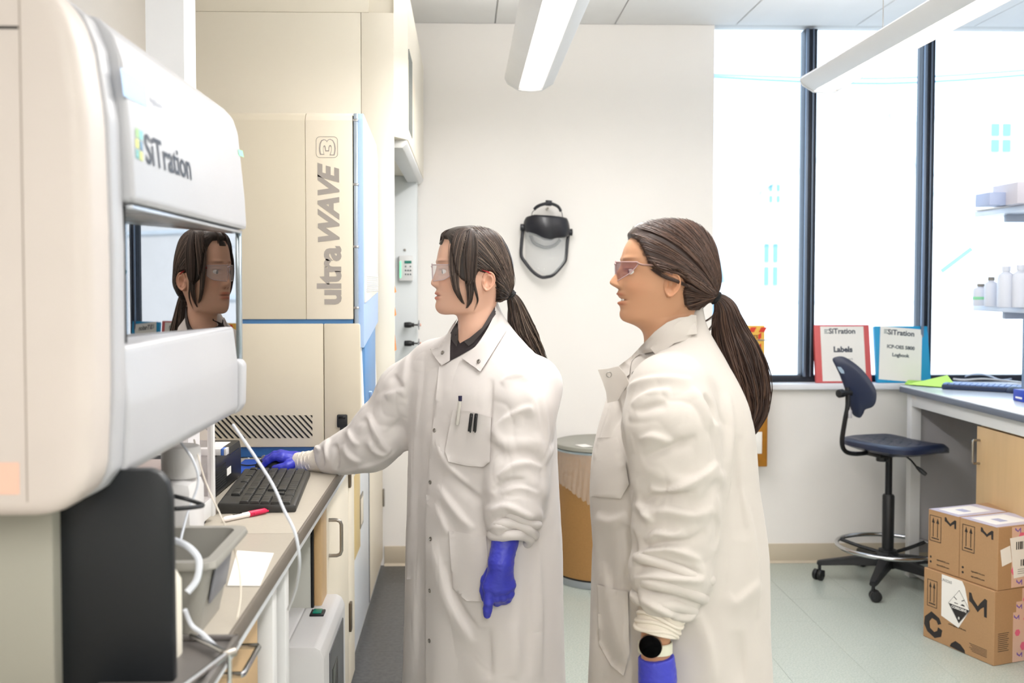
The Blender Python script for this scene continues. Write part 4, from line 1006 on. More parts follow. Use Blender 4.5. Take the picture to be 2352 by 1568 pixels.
# seat: local frame u = facing direction
fa = radians(20); fu = Vector((cos(fa), sin(fa), 0)); fv = Vector((-sin(fa), cos(fa), 0))
NX, NYs = 44, 40
def seat_outline(t):   # superellipse, wider to the rear
    return 0
def seat_surf(u, v):   # u,v in [-1,1] disc mapping
    r = (abs(u)**3.2+abs(v)**3.2)**(1/3.2)
    return r
V = []; Fc = []
HU, HV = .215, .215
rows = []
NR, NA = 16, 64
def seatpt(r, a, top):
    ca, sa = cos(a), sin(a)
    k = (abs(ca)**3.0+abs(sa)**3.0)**(-1/3.0)
    u = ca*k*r; v = sa*k*r
    x = u*HU*(1.0); y = v*HV*(1-.10*u)
    dish = .012*(1-r*r)
    zt = .715 - dish*1.2 + .012*max(0, -u-.5)**1*0
    zt += -.085*max(0, u-.45)**1.6*1.0 + .012*max(0, -u-.6)
    if top:
        gr = 0
        if r < .78:
            g1 = abs(((x*.8+y)/.055) % 1-.5); g2 = abs(((x*.8-y)/.055) % 1-.5)
            gr = -.003*(max(0, 1-g1/.10)+max(0, 1-g2/.10))
        z = zt+gr-.018*max(0, (r-.86)/.14)**2
    else: z = zt-.060+.022*(r**3)*1.0
    return fu*(x+.045)+fv*y+Vector((0, 0, z-.012))
ringsT = [[seatpt(r, 2*pi*i/NA, True) for i in range(NA)] for r in np.linspace(0.02, 1, 30)]
ringsB = [[seatpt(r, 2*pi*i/NA, False) for i in range(NA)] for r in np.linspace(1.0, .02, 8)]
allr = ringsT+ringsB; V = [v for r in allr for v in r]
for i in range(len(allr)-1):
    for k in range(NA): Fc.append((i*NA+k, i*NA+(k+1) % NA, (i+1)*NA+(k+1) % NA, (i+1)*NA+k))
Fc.append(tuple(range(NA))[::-1]); Fc.append(tuple((len(allr)-1)*NA+k for k in range(NA)))
mbm = MB().raw(V, Fc); bmesh.ops.recalc_face_normals(mbm.bm, faces=mbm.bm.faces)
mbm.build('seat', m_pu, stl, smooth=50)
MB().box(-.10, .08, -.05, .05, .625, .652, bev=.006, M=M_.Rotation(fa, 4, 'Z')).build('seat_plate', m_nyl, stl)
back_pts = [P(1990, 1040, 4.70), P(1965, 1042, 4.66), P(1942, 1036, 4.64), P(1934, 1015, 4.63), P(1940, 970, 4.63), P(1947, 930, 4.64), P(1946, 890, 4.66)]
MB().tube([v-sc_ for v in back_pts], .011, n=8, flat=1.0).build('back_bar', mat('bar_black', (34, 34, 36), .25, .4), stl)
MB().tube([v-sc_ for v in (P(1952, 960, 4.63), P(1951, 942, 4.635))], .0118, n=8, smooth=False).build('bar_sticker', mat('sticker_grey', (170, 168, 172), .5), stl)
# backrest: shell between traced outline corners
bc = P(1968, 893, 4.69)-sc_
bu = Vector((.42, -.62, .0)).normalized(); bu = Vector((cos(radians(-38)), sin(radians(-38)), 0))
tiltv = Vector((-.16, .10, 1)).normalized()
bn_ = bu.cross(tiltv).normalized()
outl = [(1918, 820), (1935, 818), (1955, 828), (1980, 848), (2000, 872), (2012, 892), (2015, 908), (2012, 925), (2003, 935), (1988, 940), (1983, 950), (1976, 959), (1966, 957), (1958, 950), (1953, 935), (1948, 915), (1938, 885), (1928, 858), (1919, 838), (1914, 826)]
pl = []
for (px, py) in outl:
    r = ray(px, py); o0 = Vector((0, 0, HC)); c0 = bc+sc_
    k = (c0-o0).dot(bn_)/r.dot(bn_); pl.append(o0+r*k-sc_)
pl = catmull(pl, 3, True)
cen = sum(pl, Vector())/len(pl)
nr = 8; V = []; Fc = []; n_ = len(pl)
for side in (1, -1):
    for i in range(nr+1):
        r = i/nr
        for p in pl:
            q_ = cen+(p-cen)*(r*(1 if side == 1 else 1)); s_ = (q_-cen).dot(bu)
            V.append(q_+bn_*(.9*s_*s_*1.2)+bn_*side*(.016*(1-r**3)**.5 if r < 1 else 0))
    base = 0 if side == 1 else (nr+1)*n_
    for i in range(nr):
        for k in range(n_): Fc.append((base+i*n_+k, base+i*n_+(k+1) % n_, base+(i+1)*n_+(k+1) % n_, base+(i+1)*n_+k))
bm_ = MB().raw(V, Fc); bmesh.ops.remove_doubles(bm_.bm, verts=bm_.bm.verts, dist=.0004); bmesh.ops.recalc_face_normals(bm_.bm, faces=bm_.bm.faces)
bro = bm_.build('backrest', m_pu, stl, smooth=60)
hp = [P(1928, 842, 4.6), P(1938, 846, 4.6), P(1942, 856, 4.6), P(1934, 853, 4.6)]
vv = []
for (px, py) in ((1926, 841), (1934, 842), (1941, 851), (1942, 857), (1935, 856), (1930, 850)):
    r = ray(px, py); o0 = Vector((0, 0, HC)); k = (bc+sc_-o0).dot(bn_)/r.dot(bn_); vv.append(o0+r*k-sc_)
nf = bn_ if bn_.y < 0 else -bn_
V = [v+nf*.0195 for v in vv]+[v+nf*.012 for v in vv]; n_ = len(vv)
MB().raw(V, [tuple(range(n_)), tuple(range(n_, 2*n_))[::-1]]+[(i, (i+1) % n_, n_+(i+1) % n_, n_+i) for i in range(n_)]).build('handle_slot', mat('slot_pale', (150, 170, 190), .5), bro)
kc = P(1934, 903, 4.64)-sc_
MB().cyl(kc+Vector((-.022, -.012, 0)), kc+Vector((.006, .002, 0)), .020, n=10, bev=.004).build('back_knob', m_nyl, stl)
MB().cyl(kc+Vector((.0, .0, 0)), kc+Vector((.05, .02, .0)), .013, n=12).build('back_bolt', m_nyl, stl)
kc = P(2025, 1054, 4.70)-sc_
MB().cyl(kc+Vector((0, 0, -.010)), kc+Vector((0, 0, .012)), .026, n=9, bev=.003).cyl(kc, kc+Vector((0, 0, .035)), .006).build('depth_knob', m_nyl, stl)
a, b, c = P(2072, 1042, 4.68)-sc_, P(2105, 1072, 4.60)-sc_, P(2127, 1090, 4.57)-sc_
lv_ = MB().tube([a, (a+b)/2+Vector((.004, 0, .004)), b], .0042, n=8).build('lever', m_nyl, stl)
MB().tube([b, (b+c)/2, c], [.006, .011, .009], n=12).build('lever_grip', m_nyl, lv_)
# ================================================================== cartons on the floor
m_card = mat('cardboard', (172, 134, 96), .7, var=.05, vscale=150)
m_card_t = mat('cardboard_tape', (196, 190, 206), .35)
m_ink = mat('ink_black', (42, 38, 38), .6)
O0 = PZ(2282, 1530, 0); Lc = PZ(2120, 1460, 0)
eu = (Lc-O0); LU = eu.length; eu.normalize(); ev = Vector((-eu.y, eu.x, 0)); ev = ev if ev.x > 0 else -ev
# eu runs to the far-left corner along the face we see, ev to the right
def carton(label, o, lu, lv, h, group=None):
    t = thing('carton', label, 'box', tuple(o), group=group)
    Mx = frame((0, 0, 0), eu, ev)   # local x = eu, local y = ev (maybe flipped z)
    t['lu'] = 0; del t['lu']
    b = MB()
    pts = [Vector((0, 0, 0)), eu*lu, eu*lu+ev*lv, ev*lv]
    b.prism([(p.x, p.y) for p in pts], 'z', .0005, h, bev=.002, seg=1); b.build('body', m_card, t)
    return t
def face_pt(t, a, z, off=.0006): return eu*a+Vector((0, 0, z))-ev*off
def side_pt(t, a, z, off=.0006): return ev*a+Vector((0, 0, z))-eu*off
def face_poly(t, pts, name, m, th=.0006, par=None, side=False, base=0):
    fn = side_pt if side else face_pt
    V = [fn(t, a, z, base+th) for a, z in pts]+[fn(t, a, z, base-.0005) for a, z in pts]; n = len(pts)
    b = MB().raw(V, [tuple(range(n)), tuple(range(n, 2*n))[::-1]]+[(i, (i+1) % n, n+(i+1) % n, n+i) for i in range(n)])
    bmesh.ops.recalc_face_normals(b.bm, faces=b.bm.faces)
    return b.build(name, m, par or t)
def rectp(a0, a1, z0, z1): return [(a0, z0), (a1, z0), (a1, z1), (a0, z1)]
def arrows(t, ac, z0, wd, h):
    b = MB(); lw = .0022
    def seg(pts):
        V = [face_pt(t, a, z, .0008) for a, z in pts]+[face_pt(t, a, z, -.0004) for a, z in pts]; n = len(pts)
        b.raw(V, [tuple(range(n)), tuple(range(n, 2*n))[::-1]]+[(i, (i+1) % n, n+(i+1) % n, n+i) for i in range(n)])
    a0, a1, z1 = ac-wd/2, ac+wd/2, z0+h
    for r in (rectp(a0, a1, z0, z0+lw), rectp(a0, a1, z1-lw, z1), rectp(a0, a0+lw, z0, z1), rectp(a1-lw, a1, z0, z1)): seg(r)
    seg(rectp(ac-wd*.32, ac+wd*.32, z0+h*.10, z0+h*.14))
    for s_ in (-1, 1):
        x = ac+s_*wd*.19; seg(rectp(x-.0016, x+.0016, z0+h*.18, z0+h*.78)); seg([(x-wd*.12, z0+h*.72), (x+wd*.12, z0+h*.72), (x, z0+h*.92)])
    bmesh.ops.recalc_face_normals(b.bm, faces=b.bm.faces); b.build('arrow_mark', m_ink, t)
def mshape(t, ac, z0, wd, h, m, par=None, side=False, name='logo_mark'):
    # stylised M: angular left stem top, pointed valley, curved right leg
    p = [(0, .55), (0, 1), (.12, 1), (.22, .72), (.50, .42), (.62, .62), (.88, .95), (1, .9), (1, .0), (.86, .0), (.84, .50), (.66, .35), (.50, .12), (.34, .30), (.14, .48)]
    pts = [((ac+wd/2-x*wd) if not side else (ac-wd/2+x*wd), z0+y*h) for x, y in p]
    face_poly(t, pts, name, m, .0009, par, side)
def ptext(t, s, a, z, size, m=None, bold=0, side=False, base=.0008, align='CENTER'):
    o = side_pt(t, a, z, base) if side else face_pt(t, a, z, base)
    xdir = ev if side else -eu
    return text(s, size, frame(o, xdir, (0, 0, 1)), m or m_ink, t, bold=bold, ext=.0002, align=align)
big = carton('large cardboard carton with a corrosive warning diamond under the two small ones', O0, LU, .52, .286)
arrows(big, LU*.87, .135, .052, .11)
wl = face_poly(big, [(LU*.73, .115), (LU*.73, .283), (LU*.44, .283), (LU*.40, .262), (LU*.335, .175), (LU*.48, .093)], 'warning_label', m_paper, .0010)
ptext(big, 'UN3265', LU*.66, .262, .016, mat('ink_grey', (120, 118, 118), .6), base=.0014)
dc = (LU*.475, .178); r_ = .062
face_poly(big, [(dc[0]+r_*.82, dc[1]), (dc[0], dc[1]-r_*1.02), (dc[0]-r_*.82, dc[1])], 'diamond_lower', m_ink, .0016)
dpts = [(dc[0]+r_*.86, dc[1]), (dc[0], dc[1]+r_*1.05), (dc[0]-r_*.86, dc[1]), (dc[0], dc[1]-r_*1.05)]
MB().tube([face_pt(big, a, z, .0014) for a, z in dpts], .0007, n=6, closed=True, smooth=False).build('diamond_outline', m_ink, big)
ptext(big, 'CORROSIVE', dc[0], dc[1]-.009, .014, m_paper, .0004, base=.0020)
ptext(big, '8', dc[0], dc[1]-.046, .014, m_paper, .0004, base=.0020)
face_poly(big, rectp(dc[0]+.006, dc[0]+.024, .186, .189), 'pictogram', m_ink, .0016)
face_poly(big, [(dc[0]+.012, .204), (dc[0]+.026, .212), (dc[0]+.027, .209), (dc[0]+.013, .201)], 'pictogram', m_ink, .0016)
face_poly(big, [(dc[0]-.012, .206), (dc[0]-.026, .213), (dc[0]-.027, .210), (dc[0]-.013, .203)], 'pictogram', m_ink, .0016)
face_poly(big, [(dc[0]-.006, .186), (dc[0]-.028, .186), (dc[0]-.026, .191), (dc[0]-.016, .193)], 'pictogram', m_ink, .0016)
mshape(big, LU*.22, .175, .085, .075, m_ink)
hx = LU*.86; hz = .058
face_poly(big, [(hx+.040, hz+.028), (hx+.006, hz+.058), (hx-.036, hz+.042), (hx-.046, hz+.022), (hx-.030, hz+.014), (hx-.022, hz+.028), (hx+.002, hz+.032), (hx+.016, hz+.014), (hx+.012, hz-.012), (hx-.010, hz-.022), (hx-.026, hz-.012), (hx-.030, hz+.004), (hx-.052, hz-.002), (hx-.046, hz-.030), (hx-.014, hz-.046), (hx+.026, hz-.030), (hx+.044, hz-.004)], 'printed_motif', m_ink, .0008)
face_poly(big, [(LU*.60, .006), (LU*.58, .020), (LU*.52, .036), (LU*.45, .030), (LU*.39, .014), (LU*.385, .002)], 'printed_motif', m_ink, .0008)
ptext(big, 'www.sigmaaldrich.com', LU*.50, .094, .0095)
for i in range(6): face_poly(big, rectp(LU*.09, LU*(.33-.02*(i % 3)), .050-i*.0055, .0515-i*.0055), 'small_print', m_ink, .0006)
for i in range(10): face_poly(big, rectp(.02, .075-(i % 3)*.004, .120-i*.0075, .122-i*.0075), 'small_print', m_ink, .0006, side=True)
m_tape = mat('printed_tape', (214, 178, 158), .4); m_pink = mat('tape_pink', (220, 100, 130), .4); m_pur = mat('tape_purple', (120, 90, 170), .4)
tp = face_poly(big, [(.095, .002), (.24, .002), (.24, .284), (.14, .284), (.14, .235), (.11, .235), (.11, .195), (.095, .195)], 'printed_tape', m_tape, .0008, side=True)
def hexa(t, a, z, r, m, side=True):
    face_poly(t, [(a+r*cos(k*pi/3), z+r*sin(k*pi/3)) for k in range(6)], 'tape_print', m, .0012, side=side)
for (a, z, r) in ((.118, .115, .014), (.15, .06, .018), (.165, .165, .018), (.20, .10, .016), (.155, .24, .012), (.21, .22, .016)): hexa(big, a, z, r, m_pink)
for (a, z) in ((.13, .018), (.112, .165), (.125, .205), (.19, .03), (.20, .18)): mshape(big, a, z, .028, .020, m_pur, side=True, name='tape_print')
def small(label, off, lu):
    t = carton(label, O0+eu*off+ev*.012+Vector((0, 0, .287)), lu, .40, .242, 'small cartons stacked on the large one')
    return t
s1_ = small('small cardboard carton on the large one, nearer the viewer, with a white shipping label', .0, LU*.52)
s2_ = small('small cardboard carton on the large one, farther back beside the stool', LU*.525, LU*.455)
for t, lu in ((s1_, LU*.52), (s2_, LU*.455)):
    arrows(t, lu*.76, .115, .060, .105)
    mshape(t, lu*.28, .190, .058, .036, m_ink)
    for i in range(2):
        face_poly(t, [(lu*.90+.005*cos(k), .048-i*.020+.005*sin(k)) for k in np.linspace(0, 2*pi, 9)[:-1]], 'print_symbol', m_ink, .0006)
        ptext(t, 'sigmaaldrich.com', lu*.50, .044-i*.020, .0095)
    tb = MB(); pts = [eu*(lu*.03)-ev*.001, eu*(lu*.97)-ev*.001, eu*(lu*.97)+ev*.25, eu*(lu*.03)+ev*.25]
    tb.prism([(p.x, p.y) for p in pts], 'z', .2415, .2428); tb.build('top_tape', m_card_t, t)
    pts = [eu*(lu*.2)+ev*.03, eu*(lu*.85)+ev*.03, eu*(lu*.85)+ev*.2, eu*(lu*.2)+ev*.2]
    lb_ = MB().prism([(p.x, p.y) for p in pts], 'z', .2425, .2436).build('top_label', m_paper, t)
    for i in range(8):
        pa = eu*(lu*.35+i*.006)+ev*.08; pb = eu*(lu*.35+i*.006+.003)+ev*.08
        MB().prism([(p.x, p.y) for p in (pa, pb, pb+ev*.04, pa+ev*.04)], 'z', .2434, .2440).build('bar_code', mat('ink_blue_grey', (140, 145, 190), .6), lb_)
face_poly(s1_, rectp(.07, .30, .005, .238), 'printed_tape', m_tape, .0007, side=True)
hexa(s1_, .12, .20, .016, m_pink); hexa(s1_, .085, .07, .018, m_pink); mshape(s1_, .11, .012, .03, .022, m_pur, side=True, name='tape_print'); mshape(s1_, .10, .214, .03, .020, m_pur, side=True, name='tape_print')
sl = face_poly(s1_, [(.060, .196), (.30, .215), (.30, .055), (.082, .040)], 'shipping_label', m_paper, .0018, side=True)
face_poly(s1_, [(.012, .155), (.060, .168), (.070, .105), (.022, .092)], 'side_label', m_paper, .0014, side=True)
for i in range(14): face_poly(s1_, rectp(.09+i*.010, .0945+i*.010+(i % 3)*.0015, .150, .180), 'bar_code', m_ink, .0024, side=True)
for i in range(9): face_poly(s1_, rectp(.115+i*.010, .1195+i*.010+(i % 2)*.002, .085, .110), 'bar_code', m_ink, .0024, side=True)
for i in range(3): face_poly(s1_, rectp(.10, .19, .072-i*.008, .0735-i*.008), 'small_print', m_ink, .0022, side=True)
# ================================================================== people: implicit-surface tools
def gsm(a, s):
    n = int(3*s)+1; k = np.exp(-.5*(np.arange(-n, n+1)/s)**2); k /= k.sum()
    return np.convolve(np.pad(a, n, mode='edge'), k, 'valid')
def rcone(G, a, b, ra, rb, sq=None):
    a = np.array(a, np.float32); b = np.array(b, np.float32); ab = b-a
    d = [G[i]-a[i] for i in range(3)]
    t = np.clip((d[0]*ab[0]+d[1]*ab[1]+d[2]*ab[2])/float(ab@ab), 0, 1)
    x = [d[i]-ab[i]*t for i in range(3)]
    return np.sqrt(x[0]**2+x[1]**2+x[2]**2)-(ra+(rb-ra)*t)
def ellips(G, c, r, R=None):
    x = [G[i]-c[i] for i in range(3)]
    if R is not None: x = [sum(x[j]*R[j][i] for j in range(3)) for i in range(3)]
    q_ = np.sqrt(sum((x[i]/r[i])**2 for i in range(3)))
    return (q_-1)*min(r)
def smin(a, b, k):
    h = np.clip(.5+.5*(b-a)/k, 0, 1); return b*(1-h)+a*h-k*h*(1-h)
def surfnets(f, org, h):
    s = f < 0
    nx, ny, nz = f.shape
    c = [(i, j, k) for i in (0, 1) for j in (0, 1) for k in (0, 1)]
    cnt = np.zeros((nx-1, ny-1, nz-1), np.int8)
    for (i, j, k) in c: cnt += s[i:nx-1+i, j:ny-1+j, k:nz-1+k]
    act = np.argwhere((cnt > 0) & (cnt < 8))
    idx = -np.ones(cnt.shape, np.int64); idx[tuple(act.T)] = np.arange(len(act))
    val = np.stack([f[act[:, 0]+i, act[:, 1]+j, act[:, 2]+k] for (i, j, k) in c], 1)
    cc = np.array(c, np.float64); pos = np.zeros((len(act), 3)); n = np.zeros(len(act))
    for a in range(8):
        for b in range(a+1, 8):
            if np.abs(cc[a]-cc[b]).sum() != 1: continue
            m = (val[:, a] < 0) != (val[:, b] < 0)
            t = np.where(m, val[:, a]/(val[:, a]-val[:, b]+1e-12), 0)
            pos += m[:, None]*(cc[a]+(cc[b]-cc[a])*t[:, None]); n += m
    pos = (pos/n[:, None]+act)*h+np.array(org)
    fs = []
    for ax in range(3):
        sl0 = [slice(None)]*3; sl1 = [slice(None)]*3; sl0[ax] = slice(0, -1); sl1[ax] = slice(1, None)
        e = np.argwhere(s[tuple(sl0)] != s[tuple(sl1)])
        o1, o2 = [(1, 2), (2, 0), (0, 1)][ax]
        ok = (e[:, o1] > 0) & (e[:, o2] > 0) & (e[:, o1] < f.shape[o1]-1) & (e[:, o2] < f.shape[o2]-1); e = e[ok]
        flip = s[tuple(sl0)][tuple(e.T)]
        q_ = []
        for (d1, d2) in ((1, 1), (0, 1), (0, 0), (1, 0)):
            ee = e.copy(); ee[:, o1] -= d1; ee[:, o2] -= d2; q_.append(idx[tuple(ee.T)])
        q_ = np.stack(q_, 1); q_[~flip] = q_[~flip][:, ::-1]; fs.append(q_)
    return pos, np.concatenate(fs)
def grid(lo, hi, h):
    ax = [np.arange(lo[i], hi[i]+h, h, dtype=np.float32) for i in range(3)]
    return (ax[0][:, None, None], ax[1][None, :, None], ax[2][None, None, :]), lo
def np_mesh(name, V, Fq, m, parent, smooth=True):
    me = bpy.data.meshes.new(name); V = np.asarray(V, np.float64); Fq = np.asarray(Fq)
    me.vertices.add(len(V)); me.vertices.foreach_set('co', V.ravel())
    k = Fq.shape[1]; me.loops.add(Fq.size); me.loops.foreach_set('vertex_index', Fq.ravel().astype(np.int32))
    me.polygons.add(len(Fq)); me.polygons.foreach_set('loop_start', np.arange(0, Fq.size, k, dtype=np.int32))
    me.update(calc_edges=True); me.validate()
    for x in (m if isinstance(m, (list, tuple)) else [m]): me.materials.append(x)
    if smooth: me.shade_smooth()
    o = bpy.data.objects.new(name, me); C.objects.link(o); o.parent = parent
    return o
def normals(V, Fq):
    n = np.zeros_like(V); a = V[Fq[:, 2]]-V[Fq[:, 0]]; b = V[Fq[:, 3]]-V[Fq[:, 1]]; fn = np.cross(a, b)
    for i in range(4): np.add.at(n, Fq[:, i], fn)
    return n/(np.linalg.norm(n, axis=1)[:, None]+1e-12)
def lap(V, Fq, it=1, lam=.5):
    for _ in range(it):
        s = np.zeros_like(V); c = np.zeros(len(V))
        for i in range(4):
            for j in (1, 3):
                np.add.at(s, Fq[:, i], V[Fq[:, (i+j) % 4]]); np.add.at(c, Fq[:, i], 1)
        V = V+lam*(s/c[:, None]-V)
    return V
def stroke_disp(V, N, strokes):
    """fabric folds: each stroke is (px points, width px, height mm)"""
    px, py = proj_np(V); view = V-np.array([0, 0, HC]); view /= np.linalg.norm(view, axis=1)[:, None]
    face = np.clip(-(N*view).sum(1)*2.2, 0, 1)
    out = np.zeros(len(V))
    for pts, w_, amp in strokes:
        pts = np.array([tuple(p) for p in catmull([Vector((p[0], p[1], 0)) for p in pts], 4)])[:, :2] if len(pts) > 2 else np.array(pts, float)
        L = np.concatenate([[0], np.cumsum(np.linalg.norm(np.diff(pts, axis=0), axis=1))]); T = L[-1]
        x0, y0 = pts.min(0)-3*w_; x1, y1 = pts.max(0)+3*w_
        sel = np.where((px > x0) & (px < x1) & (py > y0) & (py < y1) & (face > 0))[0]
        if not len(sel): continue
        P2 = np.stack([px[sel], py[sel]], 1); best = np.full(len(sel), 1e9); tt = np.zeros(len(sel)); sg = np.zeros(len(sel))
        for i in range(len(pts)-1):
            a, b = pts[i], pts[i+1]; ab = b-a; l2 = ab@ab+1e-9
            t = np.clip(((P2-a)@ab)/l2, 0, 1); q_ = P2-(a+t[:, None]*ab); d = np.linalg.norm(q_, axis=1)
            m = d < best; best[m] = d[m]; tt[m] = (L[i]+t*(L[i+1]-L[i]))[m]/T; sg[m] = (ab[0]*q_[:, 1]-ab[1]*q_[:, 0])[m] > 0
        tap = np.sin(np.pi*np.clip(tt, 0, 1))**.6
        ws = np.where(sg > 0, w_*1.6, w_*.55)      # one flank soft, the other crisp
        out[sel] += amp*.0019*np.exp(-(best/ws)**2)*tap*face[sel]
    return V+N*out[:, None]
def fnoise(V, sc, seed):
    """smooth value noise, vectorised"""
    r = np.random.default_rng(seed); T = r.random((17, 17, 17)).astype(np.float32)*2-1
    p = V*np.array(sc)+100; i = np.floor(p).astype(int); f = p-i; f = f*f*(3-2*f); o = 0
    for a in (0, 1):
        for b in (0, 1):
            for c in (0, 1):
                w_ = (f[:, 0] if a else 1-f[:, 0])*(f[:, 1] if b else 1-f[:, 1])*(f[:, 2] if c else 1-f[:, 2])
                o = o+w_*T[(i[:, 0]+a) % 17, (i[:, 1]+b) % 17, (i[:, 2]+c) % 17]
    return o
def to_poly(o):
    me = o.data; return BVHTree.FromPolygons([v.co.copy() for v in me.vertices], [tuple(p.vertices) for p in me.polygons])
from mathutils.geometry import delaunay_2d_cdt
def patch(bvhs, poly, off, th, m, name, parent, step=5, smooth=4, lift=None, origin=None):
    """a piece of cloth cut to an outline, laid on what lies behind it"""
    org = origin or Vector((0, 0, HC))
    B = []
    for i in range(len(poly)):
        a, b = Vector(poly[i]), Vector(poly[(i+1) % len(poly)]); n = max(1, int((b-a).length/step))
        B += [a.lerp(b, k/n) for k in range(n)]
    nb = len(B); xs = [p.x for p in B]; ys = [p.y for p in B]
    def inside(x, y):
        c = False
        for i in range(len(poly)):
            (x1, y1), (x2, y2) = poly[i], poly[(i+1) % len(poly)]
            if (y1 > y) != (y2 > y) and x < (x2-x1)*(y-y1)/(y2-y1)+x1: c = not c
        return c
    pts = [Vector((p.x, p.y)) for p in B]
    x = min(xs)+step*.5
    while x < max(xs):
        y = min(ys)+step*.5
        while y < max(ys):
            if inside(x, y) and min((p-Vector((x, y))).length for p in B) > step*.45: pts.append(Vector((x, y)))
            y += step
        x += step
    vo, ed, fa, *_ = delaunay_2d_cdt(pts, [(i, (i+1) % nb) for i in range(nb)], [], 1, 1e-4)
    fa = [f for f in fa if inside(*(sum((vo[i] for i in f), Vector((0, 0)))/len(f)))]
    D = []; R = []
    for v in vo:
        r = ray(v.x, v.y).normalized(); R.append(r); best = None
        for bv in bvhs:
            h = bv.ray_cast(org, r)
            if h[0] is not None and (best is None or h[3] < best): best = h[3]
        D.append(best)
    nbr = [set() for _ in vo]
    for f in fa:
        for i in range(len(f)): nbr[f[i]].add(f[(i+1) % len(f)]); nbr[f[(i+1) % len(f)]].add(f[i])
    for _ in range(30):
        if all(d is not None for d in D): break
        D = [d if d is not None else (lambda q_: sum(q_)/len(q_) if q_ else None)([D[j] for j in nbr[i] if D[j] is not None]) for i, d in enumerate(D)]
    ok = [d for d in D if d is not None]; md = sum(ok)/len(ok) if ok else 2.4
    D = [md if d is None else d for d in D]; D0 = list(D)
    for _ in range(smooth): D = [min(D0[i]+.002, (D[i]+sum(D[j] for j in nbr[i])/max(1, len(nbr[i])))/2) if nbr[i] else D[i] for i in range(len(D))]
    offs = [off + (lift(v.x, v.y) if lift else 0) for v in vo]
    V = [org+R[i]*(D[i]-offs[i]) for i in range(len(vo))]+[org+R[i]*(D[i]-offs[i]+th) for i in range(len(vo))]; n = len(vo)
    Fc = [tuple(f) for f in fa]+[tuple(n+i for i in f)[::-1] for f in fa]
    ec = {}
    for f in fa:
        for i in range(len(f)):
            e = (f[i], f[(i+1) % len(f)]); ec[e] = 1
    for (a, b) in ec:
        if (b, a) not in ec: Fc.append((b, a, n+a, n+b))
    mb = MB().raw(V, Fc); bmesh.ops.recalc_face_normals(mb.bm, faces=mb.bm.faces)
    return mb.build(name, m, parent, smooth=50)
# ------------------------------------------------------------------ skin, cloth, hair materials
def skin_mat(name, rgb):
    m = mat(name, rgb, .48, sss=.12, bump=.08, bscale=700, spec=.4)
    nt = m.node_tree; b = nt.nodes['Principled BSDF']; src = b.inputs['Base Color'].links[0].from_socket
    at = nt.nodes.new('ShaderNodeVertexColor'); at.layer_name = 'tint'
    mx = nt.nodes.new('ShaderNodeMix'); mx.data_type = 'RGBA'; mx.blend_type = 'MULTIPLY'; mx.inputs['Factor'].default_value = 1
    nt.links.new(src, mx.inputs['A']); nt.links.new(at.outputs['Color'], mx.inputs['B']); nt.links.new(mx.outputs['Result'], b.inputs['Base Color'])
    return m
m_skin1 = skin_mat('skin_fair', (214, 170, 147)); m_skin2 = skin_mat('skin_tan', (192, 144, 112))
m_coat2 = mat('coat_cotton_ivory', (197, 190, 183), .85, bump=.12, bscale=900, var=.01, sheen=.1, spec=.2)
m_coat = mat('coat_cotton', (212, 206, 203), .85, bump=.12, bscale=900, var=.01, sheen=.1, spec=.2)
m_knit = mat('cuff_knit', (222, 213, 200), .9, bump=.4, bscale=500, spec=.1, stretch=(1, 1, 1))
m_glove = mat('nitrile_blue', (58, 62, 178), .42, bump=.15, bscale=120, spec=.5)
m_shirt = mat('shirt_charcoal', (58, 52, 54), .85, bump=.1, bscale=800, spec=.2)
m_trou = mat('trouser_dark', (40, 42, 50), .85)
m_snap = mat('snap_steel', (150, 146, 140), .3, .9)
m_h = [mat('hair_dark', (44, 35, 31), .42, spec=.6), mat('hair_mid', (70, 55, 47), .4, spec=.6), mat('hair_light', (120, 102, 88), .36, spec=.7)]
m_k = [mat('brown_hair_dark', (54, 38, 32), .42, spec=.5), mat('brown_hair_mid', (78, 56, 46), .40, spec=.5), mat('brown_hair_light', (110, 82, 66), .38, spec=.6)]
m_tie = mat('hair_tie', (24, 24, 26), .8, bump=.5, bscale=300)
m_eye = mat('eye_white', (236, 232, 228), .15); m_iris = mat('iris_brown', (48, 32, 26), .1, coat=1)
m_lens = mat('lens_clear', (235, 232, 236), .04, alpha=.16)
